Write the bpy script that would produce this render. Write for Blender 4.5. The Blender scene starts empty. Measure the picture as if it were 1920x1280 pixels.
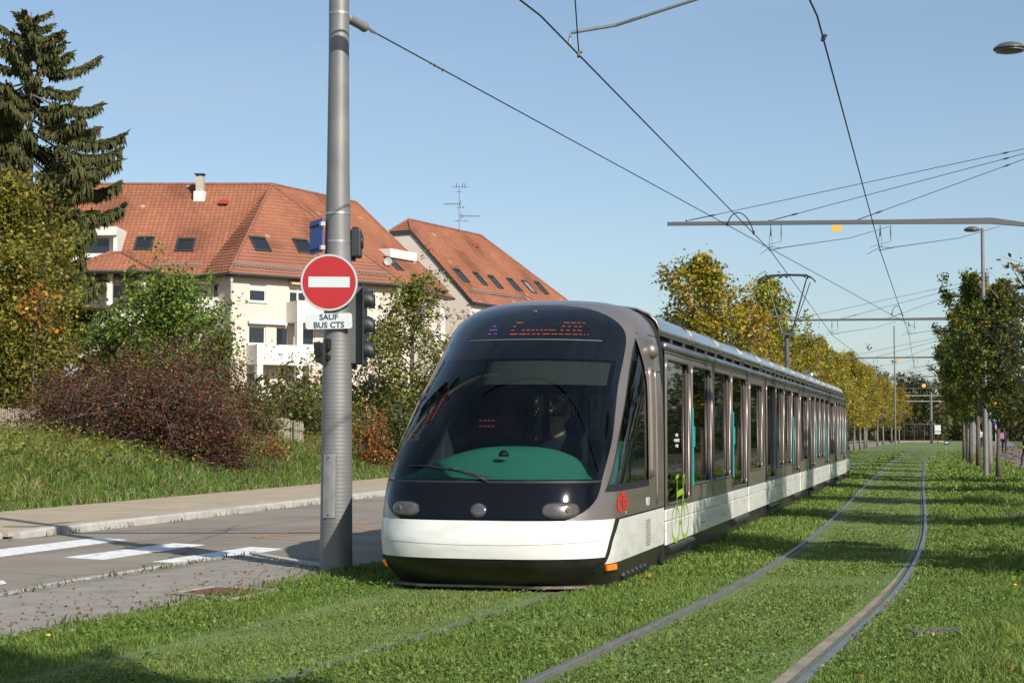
import bpy, bmesh, math, random
import numpy as np
from functools import lru_cache
from mathutils import Vector, Matrix
sc = bpy.context.scene
C = sc.collection
rad = math.radians
rng = np.random.default_rng(7)
random.seed(7)

# ------------------------------------------------------------------ camera, sky, sun, exposure
CAM_H, FOC, PITCH = 1.55, 3130.0, math.atan(168 / 3130.0)
cam = bpy.data.cameras.new('camera')
cam.sensor_width = 36.0
cam.lens = 36.0 * FOC / 1920.0
cam.clip_start = 0.1
cam.clip_end = 6000
camo = bpy.data.objects.new('camera', cam)
C.objects.link(camo)
camo.location = (0, 0, CAM_H)
camo.rotation_euler = (rad(90) + PITCH, 0, 0)
sc.camera = camo

SUN_AZ = math.atan2(0.57, -0.822)      # horizontal direction towards the sun (x, y): behind the viewer, to the right
SUN_EL = rad(33)
w = bpy.data.worlds.new('World')
sc.world = w
w.use_nodes = True
nt = w.node_tree
nt.nodes.clear()
out = nt.nodes.new('ShaderNodeOutputWorld')
bg = nt.nodes.new('ShaderNodeBackground')
bg.inputs['Strength'].default_value = 0.090
sky = nt.nodes.new('ShaderNodeTexSky')
sky.sky_type = 'NISHITA'
sky.sun_disc = False
sky.sun_elevation = SUN_EL
sky.sun_rotation = SUN_AZ
sky.altitude = 150
sky.air_density = 1.0
sky.dust_density = 0.9
sky.ozone_density = 2.2
tc = nt.nodes.new('ShaderNodeTexCoord')
mp = nt.nodes.new('ShaderNodeMapping')
mp.inputs['Rotation'].default_value = (0.0, rad(14), rad(25))
mp.inputs['Scale'].default_value = (0.9, 3.0, 8.0)
nz = nt.nodes.new('ShaderNodeTexNoise')
nz.inputs['Scale'].default_value = 1.6
nz.inputs['Detail'].default_value = 7
nz.inputs['Roughness'].default_value = 0.62
nz.inputs['Distortion'].default_value = 0.6
cr = nt.nodes.new('ShaderNodeValToRGB')
cr.color_ramp.elements[0].position = 0.46
cr.color_ramp.elements[0].color = (0.18, 0.18, 0.18, 1)
cr.color_ramp.elements[1].position = 0.85
cr.color_ramp.elements[1].color = (0.68, 0.68, 0.68, 1)
mx = nt.nodes.new('ShaderNodeMix')
mx.data_type = 'RGBA'
mx.inputs['B'].default_value = (3.5, 4.65, 5.8, 1)
L = nt.links.new
L(tc.outputs['Generated'], mp.inputs['Vector'])
L(mp.outputs['Vector'], nz.inputs['Vector'])
L(nz.outputs['Fac'], cr.inputs['Fac'])
L(cr.outputs['Color'], mx.inputs['Factor'])
L(sky.outputs['Color'], mx.inputs['A'])
L(mx.outputs['Result'], bg.inputs['Color'])
L(bg.outputs['Background'], out.inputs['Surface'])

sun = bpy.data.lights.new('sun', 'SUN')
sun.energy = 4.2
sun.angle = rad(0.53)
sun.color = (1.0, 0.945, 0.86)
suno = bpy.data.objects.new('sun', sun)
C.objects.link(suno)
SUN_DIR = Vector((math.sin(SUN_AZ) * math.cos(SUN_EL), math.cos(SUN_AZ) * math.cos(SUN_EL), math.sin(SUN_EL)))
suno.rotation_euler = (-SUN_DIR).to_track_quat('-Z', 'Y').to_euler()
suno.location = (20, -20, 30)
sc.view_settings.view_transform = 'Standard'
sc.view_settings.look = 'None'
sc.view_settings.exposure = 0.5
sc.view_settings.gamma = 1.0
sc.view_settings.use_curve_mapping = False
try:
    sc.cycles.max_bounces = 8
    sc.cycles.transparent_max_bounces = 16
    sc.cycles.caustics_reflective = False
    sc.cycles.caustics_refractive = False
except Exception:
    pass

# ------------------------------------------------------------------ sight lines of the photograph (used to survey the place)
def ray(px, py):
    a = (px - 960) / FOC
    b = -(py - 640) / FOC
    y = math.cos(PITCH) - b * math.sin(PITCH)
    z = math.sin(PITCH) + b * math.cos(PITCH)
    return a / y, z / y
def at(px, py, Y):
    a, c = ray(px, py)
    return Vector((a * Y, Y, CAM_H + c * Y))
def gr(px, py, z=0.0):
    a, c = ray(px, py)
    Y = (z - CAM_H) / c
    return Vector((a * Y, Y, z))
def on_plane(px, py, p, n):
    a, c = ray(px, py)
    d = Vector((a, 1, c)); o = Vector((0, 0, CAM_H))
    return o + d * ((Vector(p) - o).dot(n) / d.dot(n))

# ------------------------------------------------------------------ materials
MATS = {}
def principled(name):
    m = bpy.data.materials.new(name)
    m.use_nodes = True
    b = m.node_tree.nodes['Principled BSDF']
    return m, m.node_tree, b
def mat(name, col, rough=0.6, metal=0.0, var=0.0, vscale=8.0, col2=None, bump=0.0, bscale=40.0, spec=None, coat=0.0, obj=True, detail=4, stretch=None, emit=None, es=1.0, ramp=None):
    if name in MATS:
        return MATS[name]
    m, t, b = principled(name)
    b.inputs['Roughness'].default_value = rough
    b.inputs['Metallic'].default_value = metal
    b.inputs['Base Color'].default_value = (*col, 1)
    if spec is not None:
        b.inputs['Specular IOR Level'].default_value = spec
    if coat:
        b.inputs['Coat Weight'].default_value = coat
        b.inputs['Coat Roughness'].default_value = 0.06
    if emit:
        b.inputs['Emission Color'].default_value = (*emit, 1)
        b.inputs['Emission Strength'].default_value = es
    if var > 0 or bump > 0:
        co = t.nodes.new('ShaderNodeTexCoord')
        src = co.outputs['Object']
        if not obj:
            g = t.nodes.new('ShaderNodeNewGeometry')
            src = g.outputs['Position']
        if stretch:
            mpp = t.nodes.new('ShaderNodeMapping')
            mpp.inputs['Scale'].default_value = stretch
            t.links.new(src, mpp.inputs['Vector'])
            src = mpp.outputs['Vector']
    if var > 0:
        n = t.nodes.new('ShaderNodeTexNoise')
        n.inputs['Scale'].default_value = vscale
        n.inputs['Detail'].default_value = detail
        n.inputs['Roughness'].default_value = 0.6
        t.links.new(src, n.inputs['Vector'])
        r = t.nodes.new('ShaderNodeValToRGB')
        lo, hi = ramp or (0.35, 0.68)
        r.color_ramp.elements[0].position = lo
        r.color_ramp.elements[1].position = hi
        c2 = col2 or tuple(min(1, c * (1 + var)) for c in col)
        c1 = col if col2 else tuple(c * (1 - var) for c in col)
        r.color_ramp.elements[0].color = (*c1, 1)
        r.color_ramp.elements[1].color = (*c2, 1)
        t.links.new(n.outputs['Fac'], r.inputs['Fac'])
        t.links.new(r.outputs['Color'], b.inputs['Base Color'])
    if bump > 0:
        n2 = t.nodes.new('ShaderNodeTexNoise')
        n2.inputs['Scale'].default_value = bscale
        n2.inputs['Detail'].default_value = 5
        t.links.new(src, n2.inputs['Vector'])
        bp = t.nodes.new('ShaderNodeBump')
        bp.inputs['Strength'].default_value = bump
        bp.inputs['Distance'].default_value = 0.02
        t.links.new(n2.outputs['Fac'], bp.inputs['Height'])
        t.links.new(bp.outputs['Normal'], b.inputs['Normal'])
    MATS[name] = m
    return m
def attr_mat(name, rough=0.6, trans=0.0, spec=0.3, bump=0.0):
    """colour from the per-piece attribute Col; trans = share of light let through (leaves)"""
    if name in MATS:
        return MATS[name]
    m, t, b = principled(name)
    a = t.nodes.new('ShaderNodeAttribute')
    a.attribute_name = 'Col'
    t.links.new(a.outputs['Color'], b.inputs['Base Color'])
    b.inputs['Roughness'].default_value = rough
    b.inputs['Specular IOR Level'].default_value = spec
    if trans > 0:
        tr = t.nodes.new('ShaderNodeBsdfTranslucent')
        t.links.new(a.outputs['Color'], tr.inputs['Color'])
        ms = t.nodes.new('ShaderNodeMixShader')
        ms.inputs['Fac'].default_value = trans
        t.links.new(b.outputs['BSDF'], ms.inputs[1])
        t.links.new(tr.outputs['BSDF'], ms.inputs[2])
        t.links.new(ms.outputs['Shader'], t.nodes['Material Output'].inputs['Surface'])
    MATS[name] = m
    return m
def glass_mat(name, tint, rough=0.02, ior=1.5, coat=0.0):
    if name in MATS:
        return MATS[name]
    m = bpy.data.materials.new(name)
    m.use_nodes = True
    t = m.node_tree
    t.nodes.clear()
    o = t.nodes.new('ShaderNodeOutputMaterial')
    fr = t.nodes.new('ShaderNodeFresnel')
    fr.inputs['IOR'].default_value = ior
    tr = t.nodes.new('ShaderNodeBsdfTransparent')
    tr.inputs['Color'].default_value = (*tint, 1)
    gl = t.nodes.new('ShaderNodeBsdfGlossy')
    gl.inputs['Roughness'].default_value = rough
    ms = t.nodes.new('ShaderNodeMixShader')
    t.links.new(fr.outputs['Fac'], ms.inputs['Fac'])
    t.links.new(tr.outputs['BSDF'], ms.inputs[1])
    t.links.new(gl.outputs['BSDF'], ms.inputs[2])
    t.links.new(ms.outputs['Shader'], o.inputs['Surface'])
    MATS[name] = m
    return m

# ------------------------------------------------------------------ mesh collector
class MB:
    def __init__(s):
        s.v = []; s.f = []; s.m = []
    def add(s, vs, fs, mi=0):
        o = len(s.v)
        s.v.extend([tuple(p) for p in vs])
        for f in fs:
            s.f.append(tuple(i + o for i in f)); s.m.append(mi)
        return s
    def poly(s, pts, mi=0):
        return s.add(pts, [tuple(range(len(pts)))], mi)
    def box(s, c, d, mi=0, rz=0.0, M=None):
        hx, hy, hz = d[0] / 2, d[1] / 2, d[2] / 2
        P = [Vector((x, y, z)) for x in (-hx, hx) for y in (-hy, hy) for z in (-hz, hz)]
        if rz:
            R = Matrix.Rotation(rz, 3, 'Z'); P = [R @ p for p in P]
        P = [p + Vector(c) for p in P]
        if M:
            P = [M @ p for p in P]
        return s.add(P, [(0, 1, 3, 2), (4, 6, 7, 5), (0, 4, 5, 1), (2, 3, 7, 6), (0, 2, 6, 4), (1, 5, 7, 3)], mi)
    def span(s, a, b, mi=0, M=None):
        return s.box([(a[i] + b[i]) / 2 for i in range(3)], [abs(b[i] - a[i]) for i in range(3)], mi, 0, M)
    def tube(s, pts, r, n=8, mi=0, caps=True):
        pts = [Vector(p) for p in pts]
        k = len(pts)
        rs = r if isinstance(r, (list, tuple)) else [r] * k
        up = None; vs = []
        for i, p in enumerate(pts):
            t = (pts[min(i + 1, k - 1)] - pts[max(i - 1, 0)]).normalized()
            if up is None:
                up = Vector((0, 0, 1)) if abs(t.z) < 0.9 else Vector((1, 0, 0))
            a = t.cross(up)
            if a.length < 1e-5:
                up = Vector((1, 0, 0)); a = t.cross(up)
            a.normalize(); b = a.cross(t).normalized(); up = b
            for j in range(n):
                q = 2 * math.pi * j / n
                vs.append(p + (a * math.cos(q) + b * math.sin(q)) * rs[i])
        fs = []
        for i in range(k - 1):
            for j in range(n):
                fs.append((i * n + j, i * n + (j + 1) % n, (i + 1) * n + (j + 1) % n, (i + 1) * n + j))
        if caps:
            fs.append(tuple(range(n - 1, -1, -1))); fs.append(tuple((k - 1) * n + j for j in range(n)))
        return s.add(vs, fs, mi)
    def lathe(s, prof, n=24, c=(0, 0, 0), mi=0, axis='z', caps=True):
        vs = []
        for r, h in prof:
            for j in range(n):
                q = 2 * math.pi * j / n
                x, y = r * math.cos(q), r * math.sin(q)
                p = (x, y, h) if axis == 'z' else ((x, h, y) if axis == 'y' else (h, x, y))
                vs.append((p[0] + c[0], p[1] + c[1], p[2] + c[2]))
        fs = []
        k = len(prof)
        for i in range(k - 1):
            for j in range(n):
                fs.append((i * n + j, i * n + (j + 1) % n, (i + 1) * n + (j + 1) % n, (i + 1) * n + j))
        if caps:
            fs.append(tuple(range(n - 1, -1, -1))); fs.append(tuple((k - 1) * n + j for j in range(n)))
        return s.add(vs, fs, mi)
    def prism(s, poly, a, b, fn, mi=0):
        """poly: 2-D outline, fn(u, v, d) -> point, extruded from depth a to b"""
        n = len(poly)
        vs = [fn(u, v, a) for u, v in poly] + [fn(u, v, b) for u, v in poly]
        fs = [tuple(range(n - 1, -1, -1)), tuple(range(n, 2 * n))]
        fs += [(i, (i + 1) % n, n + (i + 1) % n, n + i) for i in range(n)]
        return s.add(vs, fs, mi)
    def grid(s, fn, us, vs_, mi=0, wrap=False):
        P = [fn(u, v) for v in vs_ for u in us]
        n = len(us)
        F = []
        for j in range(len(vs_) - 1):
            for i in range(n - 1):
                F.append((j * n + i, j * n + i + 1, (j + 1) * n + i + 1, (j + 1) * n + i))
        return s.add(P, F, mi)
    def build(s, name, mats, parent=None, smooth=False, bevel=0.0, seg=2, auto=None, col=None):
        me = bpy.data.meshes.new(name)
        me.from_pydata([tuple(p) for p in s.v], [], s.f)
        if not isinstance(mats, (list, tuple)):
            mats = [mats]
        for m in mats:
            me.materials.append(m)
        if len(mats) > 1:
            me.polygons.foreach_set('material_index', s.m)
        if smooth:
            me.polygons.foreach_set('use_smooth', [True] * len(s.f))
        me.update()
        o = bpy.data.objects.new(name, me)
        C.objects.link(o)
        if parent:
            o.parent = parent
        if auto:
            md = o.modifiers.new('w', 'EDGE_SPLIT'); md.split_angle = rad(auto)
        if bevel:
            md = o.modifiers.new('b', 'BEVEL'); md.width = bevel; md.segments = seg; md.limit_method = 'ANGLE'
        return o

def tag(o, label=None, cat=None, group=None, kind=None):
    if label: o['label'] = label
    if cat: o['category'] = cat
    if group: o['group'] = group
    if kind: o['kind'] = kind
    return o
def empty(name, loc=(0, 0, 0), rz=0.0):
    o = bpy.data.objects.new(name, None)
    C.objects.link(o)
    o.location = loc; o.rotation_euler = (0, 0, rz)
    o.empty_display_size = 0.2
    return o
def copy_tree(o, parent=None):
    c = o.copy(); C.objects.link(c); c.parent = parent
    for ch in list(o.children):
        copy_tree(ch, c)
    return c
def place(o, parent, loc=(0, 0, 0), rz=0.0):
    o.parent = parent; o.location = loc; o.rotation_euler = (0, 0, rz)
    return o
def text_obj(name, txt, size, m, parent=None, M=None, depth=0.0015, align='CENTER', sx=1.0, bold=0.0):
    cu = bpy.data.curves.new(name, 'FONT')
    cu.body = txt; cu.size = size; cu.align_x = align; cu.align_y = 'CENTER'
    cu.extrude = depth; cu.offset = bold; cu.resolution_u = 3
    to = bpy.data.objects.new(name, cu)
    C.objects.link(to)
    dg = bpy.context.evaluated_depsgraph_get()
    me = bpy.data.meshes.new_from_object(to.evaluated_get(dg))
    bpy.data.objects.remove(to)
    bpy.data.curves.remove(cu)
    me.materials.clear(); me.materials.append(m)
    o = bpy.data.objects.new(name, me)
    C.objects.link(o)
    if parent: o.parent = parent
    if M is not None:
        me.transform(M @ Matrix.Scale(sx, 4, (1, 0, 0)))
    return o
def np_mesh(name, V, Fc, nper, mats, col=None, parent=None, smooth=False):
    """V (n,3) float, Fc (m,nper) int faces, col (n,3) per-vertex colours"""
    me = bpy.data.meshes.new(name)
    me.vertices.add(len(V)); me.vertices.foreach_set('co', V.astype(np.float32).ravel())
    nf = len(Fc)
    me.loops.add(nf * nper); me.loops.foreach_set('vertex_index', Fc.astype(np.int32).ravel())
    me.polygons.add(nf)
    me.polygons.foreach_set('loop_start', np.arange(0, nf * nper, nper, dtype=np.int32))
    if smooth:
        me.polygons.foreach_set('use_smooth', np.ones(nf, dtype=bool))
    for m in (mats if isinstance(mats, (list, tuple)) else [mats]):
        me.materials.append(m)
    me.update(calc_edges=True)
    me.validate()
    if col is not None:
        a = me.color_attributes.new('Col', 'FLOAT_COLOR', 'POINT')
        c4 = np.ones((len(V), 4), dtype=np.float32); c4[:, :3] = col
        a.data.foreach_set('color', c4.ravel())
    o = bpy.data.objects.new(name, me)
    C.objects.link(o)
    if parent: o.parent = parent
    return o

# ------------------------------------------------------------------ the track alignment (plan of the place)
_TY = np.array([-40, -10, 4, 10.6, 12.45, 14.7, 17.3, 20.7, 25, 33, 48.26, 80, 116, 157, 187, 260, 400])
_TX = np.array([-15.5, -5.6, -1.15, 1.0, 1.66, 2.42, 3.24, 4.2, 5.35, 7.32, 11.03, 18.9, 28.2, 39.5, 47.9, 69.0, 112.0])
_fy = np.arange(-40, 400, 0.5)
_fx = np.interp(_fy, _TY, _TX)
for _ in range(30):
    _fx[1:-1] = 0.25 * _fx[:-2] + 0.5 * _fx[1:-1] + 0.25 * _fx[2:]
def xc2(Y):
    return np.interp(Y, _fy, _fx)
def cosT(Y):
    sl = (xc2(np.asarray(Y) + 1.0) - xc2(np.asarray(Y) - 1.0)) / 2.0
    return 1.0 / np.sqrt(1 + sl * sl)
def off(o, Y, z=0.0):
    """point at lateral distance o from the axis of the right-hand track, at depth Y"""
    return Vector((float(xc2(Y) + o / cosT(Y)), float(Y), z))
def heading(Y):
    return math.atan2(float(xc2(Y + 1) - xc2(Y - 1)), 2.0)
SEP = -3.06      # axis of the tram's track
# ------------------------------------------------------------------ the ground, road, pavements
M_ground = mat('soil_and_lawn', (0.085, 0.068, 0.036), 0.95, var=0.4, vscale=1.3, col2=(0.075, 0.10, 0.026), bump=0.5, bscale=25, obj=False, detail=8)
b = MB()
gy = [-60, -20, 0, 20, 60, 140, 320, 900, 2500]
gx = [-2500, -600, -150, -40, 0, 40, 150, 600, 2500]
b.grid(lambda u, v: (u, v, 0.0), gx, gy)
o = b.build('ground', M_ground)
tag(o, kind='structure')

def road_mat():
    m, t, bs = principled('asphalt')
    g = t.nodes.new('ShaderNodeNewGeometry')
    n1 = t.nodes.new('ShaderNodeTexNoise'); n1.inputs['Scale'].default_value = 0.55; n1.inputs['Detail'].default_value = 6
    n2 = t.nodes.new('ShaderNodeTexNoise'); n2.inputs['Scale'].default_value = 60; n2.inputs['Detail'].default_value = 3
    vo = t.nodes.new('ShaderNodeTexVoronoi'); vo.feature = 'DISTANCE_TO_EDGE'; vo.inputs['Scale'].default_value = 0.33
    nd = t.nodes.new('ShaderNodeTexNoise'); nd.inputs['Scale'].default_value = 1.7; nd.inputs['Detail'].default_value = 6
    va = t.nodes.new('ShaderNodeMix'); va.data_type = 'VECTOR'; va.inputs['Factor'].default_value = 0.25
    r = t.nodes.new('ShaderNodeValToRGB')
    r.color_ramp.elements[0].position = 0.3; r.color_ramp.elements[0].color = (0.190, 0.160, 0.125, 1)
    r.color_ramp.elements[1].position = 0.72; r.color_ramp.elements[1].color = (0.275, 0.235, 0.185, 1)
    ck = t.nodes.new('ShaderNodeValToRGB')
    ck.color_ramp.elements[0].position = 0.0; ck.color_ramp.elements[0].color = (0.35, 0.35, 0.35, 1)
    ck.color_ramp.elements[1].position = 0.006; ck.color_ramp.elements[1].color = (1, 1, 1, 1)
    mu = t.nodes.new('ShaderNodeMix'); mu.data_type = 'RGBA'; mu.blend_type = 'MULTIPLY'; mu.inputs['Factor'].default_value = 1
    mu2 = t.nodes.new('ShaderNodeMix'); mu2.data_type = 'RGBA'; mu2.blend_type = 'OVERLAY'; mu2.inputs['Factor'].default_value = 0.5
    lk = t.links.new
    for n in (n1, n2, nd):
        lk(g.outputs['Position'], n.inputs['Vector'])
    lk(g.outputs['Position'], va.inputs['A']); lk(nd.outputs['Color'], va.inputs['B']); lk(va.outputs['Result'], vo.inputs['Vector'])
    lk(n1.outputs['Fac'], r.inputs['Fac']); lk(vo.outputs['Distance'], ck.inputs['Fac'])
    lk(r.outputs['Color'], mu.inputs['A']); lk(ck.outputs['Color'], mu.inputs['B'])
    lk(mu.outputs['Result'], mu2.inputs['A']); lk(n2.outputs['Color'], mu2.inputs['B'])
    lk(mu2.outputs['Result'], bs.inputs['Base Color'])
    bp = t.nodes.new('ShaderNodeBump'); bp.inputs['Strength'].default_value = 0.35; bp.inputs['Distance'].default_value = 0.01
    lk(n2.outputs['Fac'], bp.inputs['Height']); lk(bp.outputs['Normal'], bs.inputs['Normal'])
    bs.inputs['Roughness'].default_value = 0.9
    return m
M_road = road_mat()
LAWN_L = -5.12
def lawn_left(Y):
    return LAWN_L - 0.8 * min(max((Y - 45) / 15.0, 0), 1)
ys = [6, 9, 12, 15, 18, 21, 23, 24.3, 26] + list(range(28, 340, 6))
near = [off(lawn_left(y), y) for y in ys]
far = []
for y in ys:
    if y < 24: far.append(Vector((-7.2 - (24 - y) * 1.0, y + (24 - y) * 0.35, 0)))
    else: far.append(off(-11.75, y))
b = MB()
b.grid(lambda i, j: ((near if i == 0 else far)[j].x, (near if i == 0 else far)[j].y, 0.004), [0, 1], list(range(len(ys))))
tag(b.build('road', M_road), kind='structure')

# sandy pavement beyond the road, on kerb stones
M_sand = mat('sandy_footway', (0.34, 0.27, 0.185), 0.95, var=0.25, vscale=1.3, col2=(0.44, 0.355, 0.25), bump=0.4, bscale=120, obj=False, detail=8)
KERB_Y0 = 25.3
ys2 = [24.2, 25.3, 27, 30, 34, 38, 44] + list(range(50, 340, 8))
b = MB()
b.grid(lambda i, j: tuple(off((-11.95 if i == 0 else -15.3), ys2[j], 0.115 if ys2[j] > 25 else 0.03)), [0, 1], list(range(len(ys2))))
pv = b.build('pavement', M_sand)
tag(pv, kind='structure')
M_kerb = mat('pale_kerb_concrete', (0.36, 0.34, 0.30), 0.9, var=0.3, vscale=5, col2=(0.48, 0.455, 0.41), bump=0.35, bscale=60, obj=False, detail=8)
def kerb_stone(o0, y0, y1, h0, h1, wd=0.22):
    b = MB()
    A, B_ = off(o0, y0 + 0.013), off(o0, y1 - 0.013)
    d = (B_ - A).normalized(); n = Vector((-d.y, d.x, 0))
    j = [random.uniform(-0.014, 0.014) for _ in range(2)]
    ps = []
    for p, h, q in ((A, h0, j[0]), (B_, h1, j[1])):
        p = p + n * q
        ps += [p + Vector((0, 0, -0.05)), p + n * 0.015 + Vector((0, 0, h - 0.025)), p + n * 0.045 + Vector((0, 0, h)), p + n * wd + Vector((0, 0, h)), p + n * wd + Vector((0, 0, -0.05))]
    fs = [(i, (i + 1) % 5, 5 + (i + 1) % 5, 5 + i) for i in range(5)] + [(4, 3, 2, 1, 0), (5, 6, 7, 8, 9)]
    b.add(ps, fs)
    return b.build('kerb_stone', M_kerb, pv)
y = KERB_Y0 - 3.2
oo = [-12.6, -12.1, -11.85]
for k in range(3):
    kerb_stone(oo[k] + 0.02, y, y + 1.06, 0.02 + 0.036 * k, 0.02 + 0.036 * (k + 1)); y += 1.06
while y < 62:
    kerb_stone(-11.75, y, y + 1.0, 0.125 + random.uniform(-0.004, 0.004), 0.125); y += 1.0
# driveway apron of small setts left of the kerb
M_sett = mat('driveway_setts', (0.21, 0.20, 0.185), 0.9, var=0.3, vscale=14, bump=0.8, bscale=18, obj=False)
b = MB(); b.add([(-12.2, 22.2, 0.010), (-8.3, 22.6, 0.010), (-7.15, 25.4, 0.012), (-7.6, 27.2, 0.03), (-13.5, 27.5, 0.03)], [(0, 1, 2, 3, 4)])
tag(b.build('driveway', M_sett), kind='structure')
b = MB()
for i in range(26):
    for j in range(3):
        b.box((-10.9 + i * 0.125 + random.uniform(-.008, .008), 25.2 + i * 0.035 + j * 0.13, 0.018), (0.112, 0.115, 0.02), rz=random.uniform(-.05, .05))
o = b.build('sett_band', mat('pale_setts', (0.30, 0.275, 0.24), 0.9, var=0.25, vscale=9), bpy.data.objects['driveway'])
tag(o, kind='stuff')

# painted crossing bars and survey lines
M_paint = mat('road_paint', (0.40, 0.385, 0.355), 0.75, var=0.18, vscale=7, col2=(0.76, 0.755, 0.73), ramp=(0.30, 0.50), bump=0.2, bscale=80, obj=False, detail=8)
bars = [[(0, 1029), (30, 1039), (237, 1011), (180, 1007.5)], [(122, 1044), (192, 1048), (384, 1020.5), (325, 1017.5)], [(287, 1052), (362, 1055.5), (530, 1028), (470, 1024.5)]]
first = gr(*bars[0][3], 0.008) - (gr(*bars[1][3], 0.008) - gr(*bars[0][3], 0.008))
def crossing_bar(q):
    b = MB()
    d = 0.004
    b.add(q + [p - Vector((0, 0, d)) for p in q], [(0, 1, 2, 3), (0, 4, 5, 1), (1, 5, 6, 2), (2, 6, 7, 3), (3, 7, 4, 0)])
    return b.build('crossing_bar', M_paint, bpy.data.objects['road'])
B0 = [gr(*p, 0.008) for p in bars[0]]
# the first bar goes on beyond the frame
ext = (B0[0] - B0[3]).normalized() * 1.0
B0[0] += ext; B0[1] += ext * 0.95
crossing_bar(B0)
crossing_bar([gr(*p, 0.008) for p in bars[1]])
crossing_bar([gr(*p, 0.008) for p in bars[2]])
b = MB()
q0 = gr(12, 1092, 0.008)
q = [q0, q0 + Vector((-0.12, 0.28, 0)), q0 + Vector((-1.7, -1.2, 0)), q0 + Vector((-1.55, -1.5, 0)), q0 + Vector((-0.06, -0.26, 0))]
b.prism([(p.x, p.y) for p in q], 0.004, 0.008, lambda u, v, d: (u, v, d))
b.build('arrow_marking', M_paint, bpy.data.objects['road'])
M_orange = mat('survey_paint', (0.62, 0.29, 0.07), 0.8, var=0.3, vscale=14, col2=(0.38, 0.20, 0.09), obj=False)
M_pink = mat('survey_paint_pink', (0.62, 0.24, 0.14), 0.8, var=0.3, vscale=14, col2=(0.38, 0.20, 0.12), obj=False)
def line(pxs, m, wd=0.075):
    b = MB()
    P = [gr(*p, 0.0085) for p in pxs]
    for a, c in zip(P[:-1], P[1:]):
        d = (c - a).normalized(); n = Vector((-d.y, d.x, 0)) * wd / 2
        b.add([a - n, c - n, c + n, a + n], [(0, 1, 2, 3)])
    b.build('survey_line', m, bpy.data.objects['road'])
line([(388, 1004), (480, 1007), (585, 1014)], M_orange)
line([(475, 1007), (560, 1001.5), (720, 1000)], M_orange)
line([(475, 1006), (600, 991.5), (720, 975)], M_pink)
line([(660, 985), (735, 1000)], M_orange)

# the paved island round the mast
M_paver = mat('grey_paver', (0.22, 0.195, 0.165), 0.9, var=0.28, vscale=3.0, col2=(0.30, 0.268, 0.23), bump=0.3, bscale=70, obj=False, detail=9)
M_joint = mat('paver_bed', (0.10, 0.085, 0.06), 0.95, var=0.4, vscale=6, col2=(0.07, 0.085, 0.03), obj=False)
isl = [off(LAWN_L + 0.03, y) for y in (9, 11, 13, 15, 17, 18.0)] + [Vector((-2.05, 18.75, 0)), Vector((-3.2, 20.75, 0))] + [Vector(p) for p in ((-3.74, 19.75, 0), (-4.01, 18.75, 0), (-4.55, 16.9, 0), (-4.8, 15.5, 0), (-5.3, 13.0, 0), (-6.1, 9.0, 0))]
poly = [(p.x, p.y) for p in isl]
def inside(x, y, poly):
    r = False
    n = len(poly)
    for i in range(n):
        x1, y1 = poly[i]; x2, y2 = poly[(i + 1) % n]
        if (y1 > y) != (y2 > y) and x < (x2 - x1) * (y - y1) / (y2 - y1) + x1:
            r = not r
    return r
b = MB()
b.prism(poly, -0.02, 0.026, lambda u, v, d: (u, v, d))
tag(b.build('paved_island', M_joint), kind='structure')
island = bpy.data.objects['paved_island']
d0 = (Vector((-4.01, 18.75)) - Vector((-4.8, 15.5))).normalized()
n0 = Vector((d0.y, -d0.x))
COVER = [gr(330, 1111, 0.04), gr(402, 1099.5, 0.04), gr(520, 1106, 0.04), gr(432, 1123, 0.04)]
coverp = [(p.x, p.y) for p in COVER]
pp = []
for i in range(-80, 90):
    for j in range(-4, 46):
        p = Vector((-4.4, 15.0)) + d0 * (i * 0.125 ) + n0 * (j * 0.225 + (0.112 if i % 2 else 0) - 1.0)
        cs = [p + d0 * a * 0.058 + n0 * c * 0.108 for a in (-1, 1) for c in (-1, 1)]
        if all(inside(c.x, c.y, poly) for c in cs) and not any(inside(c.x, c.y, coverp) for c in cs + [p]):
            pp.append(p)
pme = None
pp.sort(key=lambda p: -(0.35 * p.y + 0) if False else (p.y if p.x > -p.y * 0.31 else p.y + 50))
ang = math.atan2(n0.y, n0.x)
rest = MB()
for k, p in enumerate(pp):
    dz = random.uniform(-0.004, 0.004)
    if k < 300:
        if pme is None:
            t = MB(); t.box((0, 0, 0), (0.214, 0.115, 0.03))
            po = t.build('paver', M_paver, island)
            pme = po.data
        else:
            po = bpy.data.objects.new('paver', pme); C.objects.link(po); po.parent = island
        po.location = (p.x, p.y, 0.022 + dz); po.rotation_euler = (random.uniform(-.012, .012), random.uniform(-.012, .012), ang + random.uniform(-.012, .012))
    else:
        rest.box((p.x, p.y, 0.022 + dz), (0.214, 0.115, 0.03), rz=ang + random.uniform(-.012, .012))
tag(rest.build('paver_field', M_paver, island), kind='stuff')
# edge stones of the island along the road
for a, c in (((-3.2, 20.75), (-3.74, 19.75)), ((-3.74, 19.75), (-4.01, 18.75)), ((-4.01, 18.75), (-4.28, 17.8)), ((-4.28, 17.8), (-4.55, 16.9)), ((-4.55, 16.9), (-4.8, 15.5)), ((-4.8, 15.5), (-5.05, 14.25)), ((-5.05, 14.25), (-5.3, 13.0)), ((-5.3, 13), (-5.7, 11)), ((-2.7, 19.85), (-3.2, 20.75)), ((-2.05, 18.75), (-2.7, 19.85))):
    a, c = Vector(a), Vector(c); m_ = (a + c) / 2; d = c - a
    t = MB(); t.box((0, 0, 0), (d.length - 0.012, 0.11, 0.075 if a.x > -3 else 0.05))
    ko = t.build('edge_stone', M_kerb, island, bevel=0.008)
    ko.location = (m_.x, m_.y, 0.02 if a.x > -3 else 0.012); ko.rotation_euler = (0, 0, math.atan2(d.y, d.x))
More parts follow.
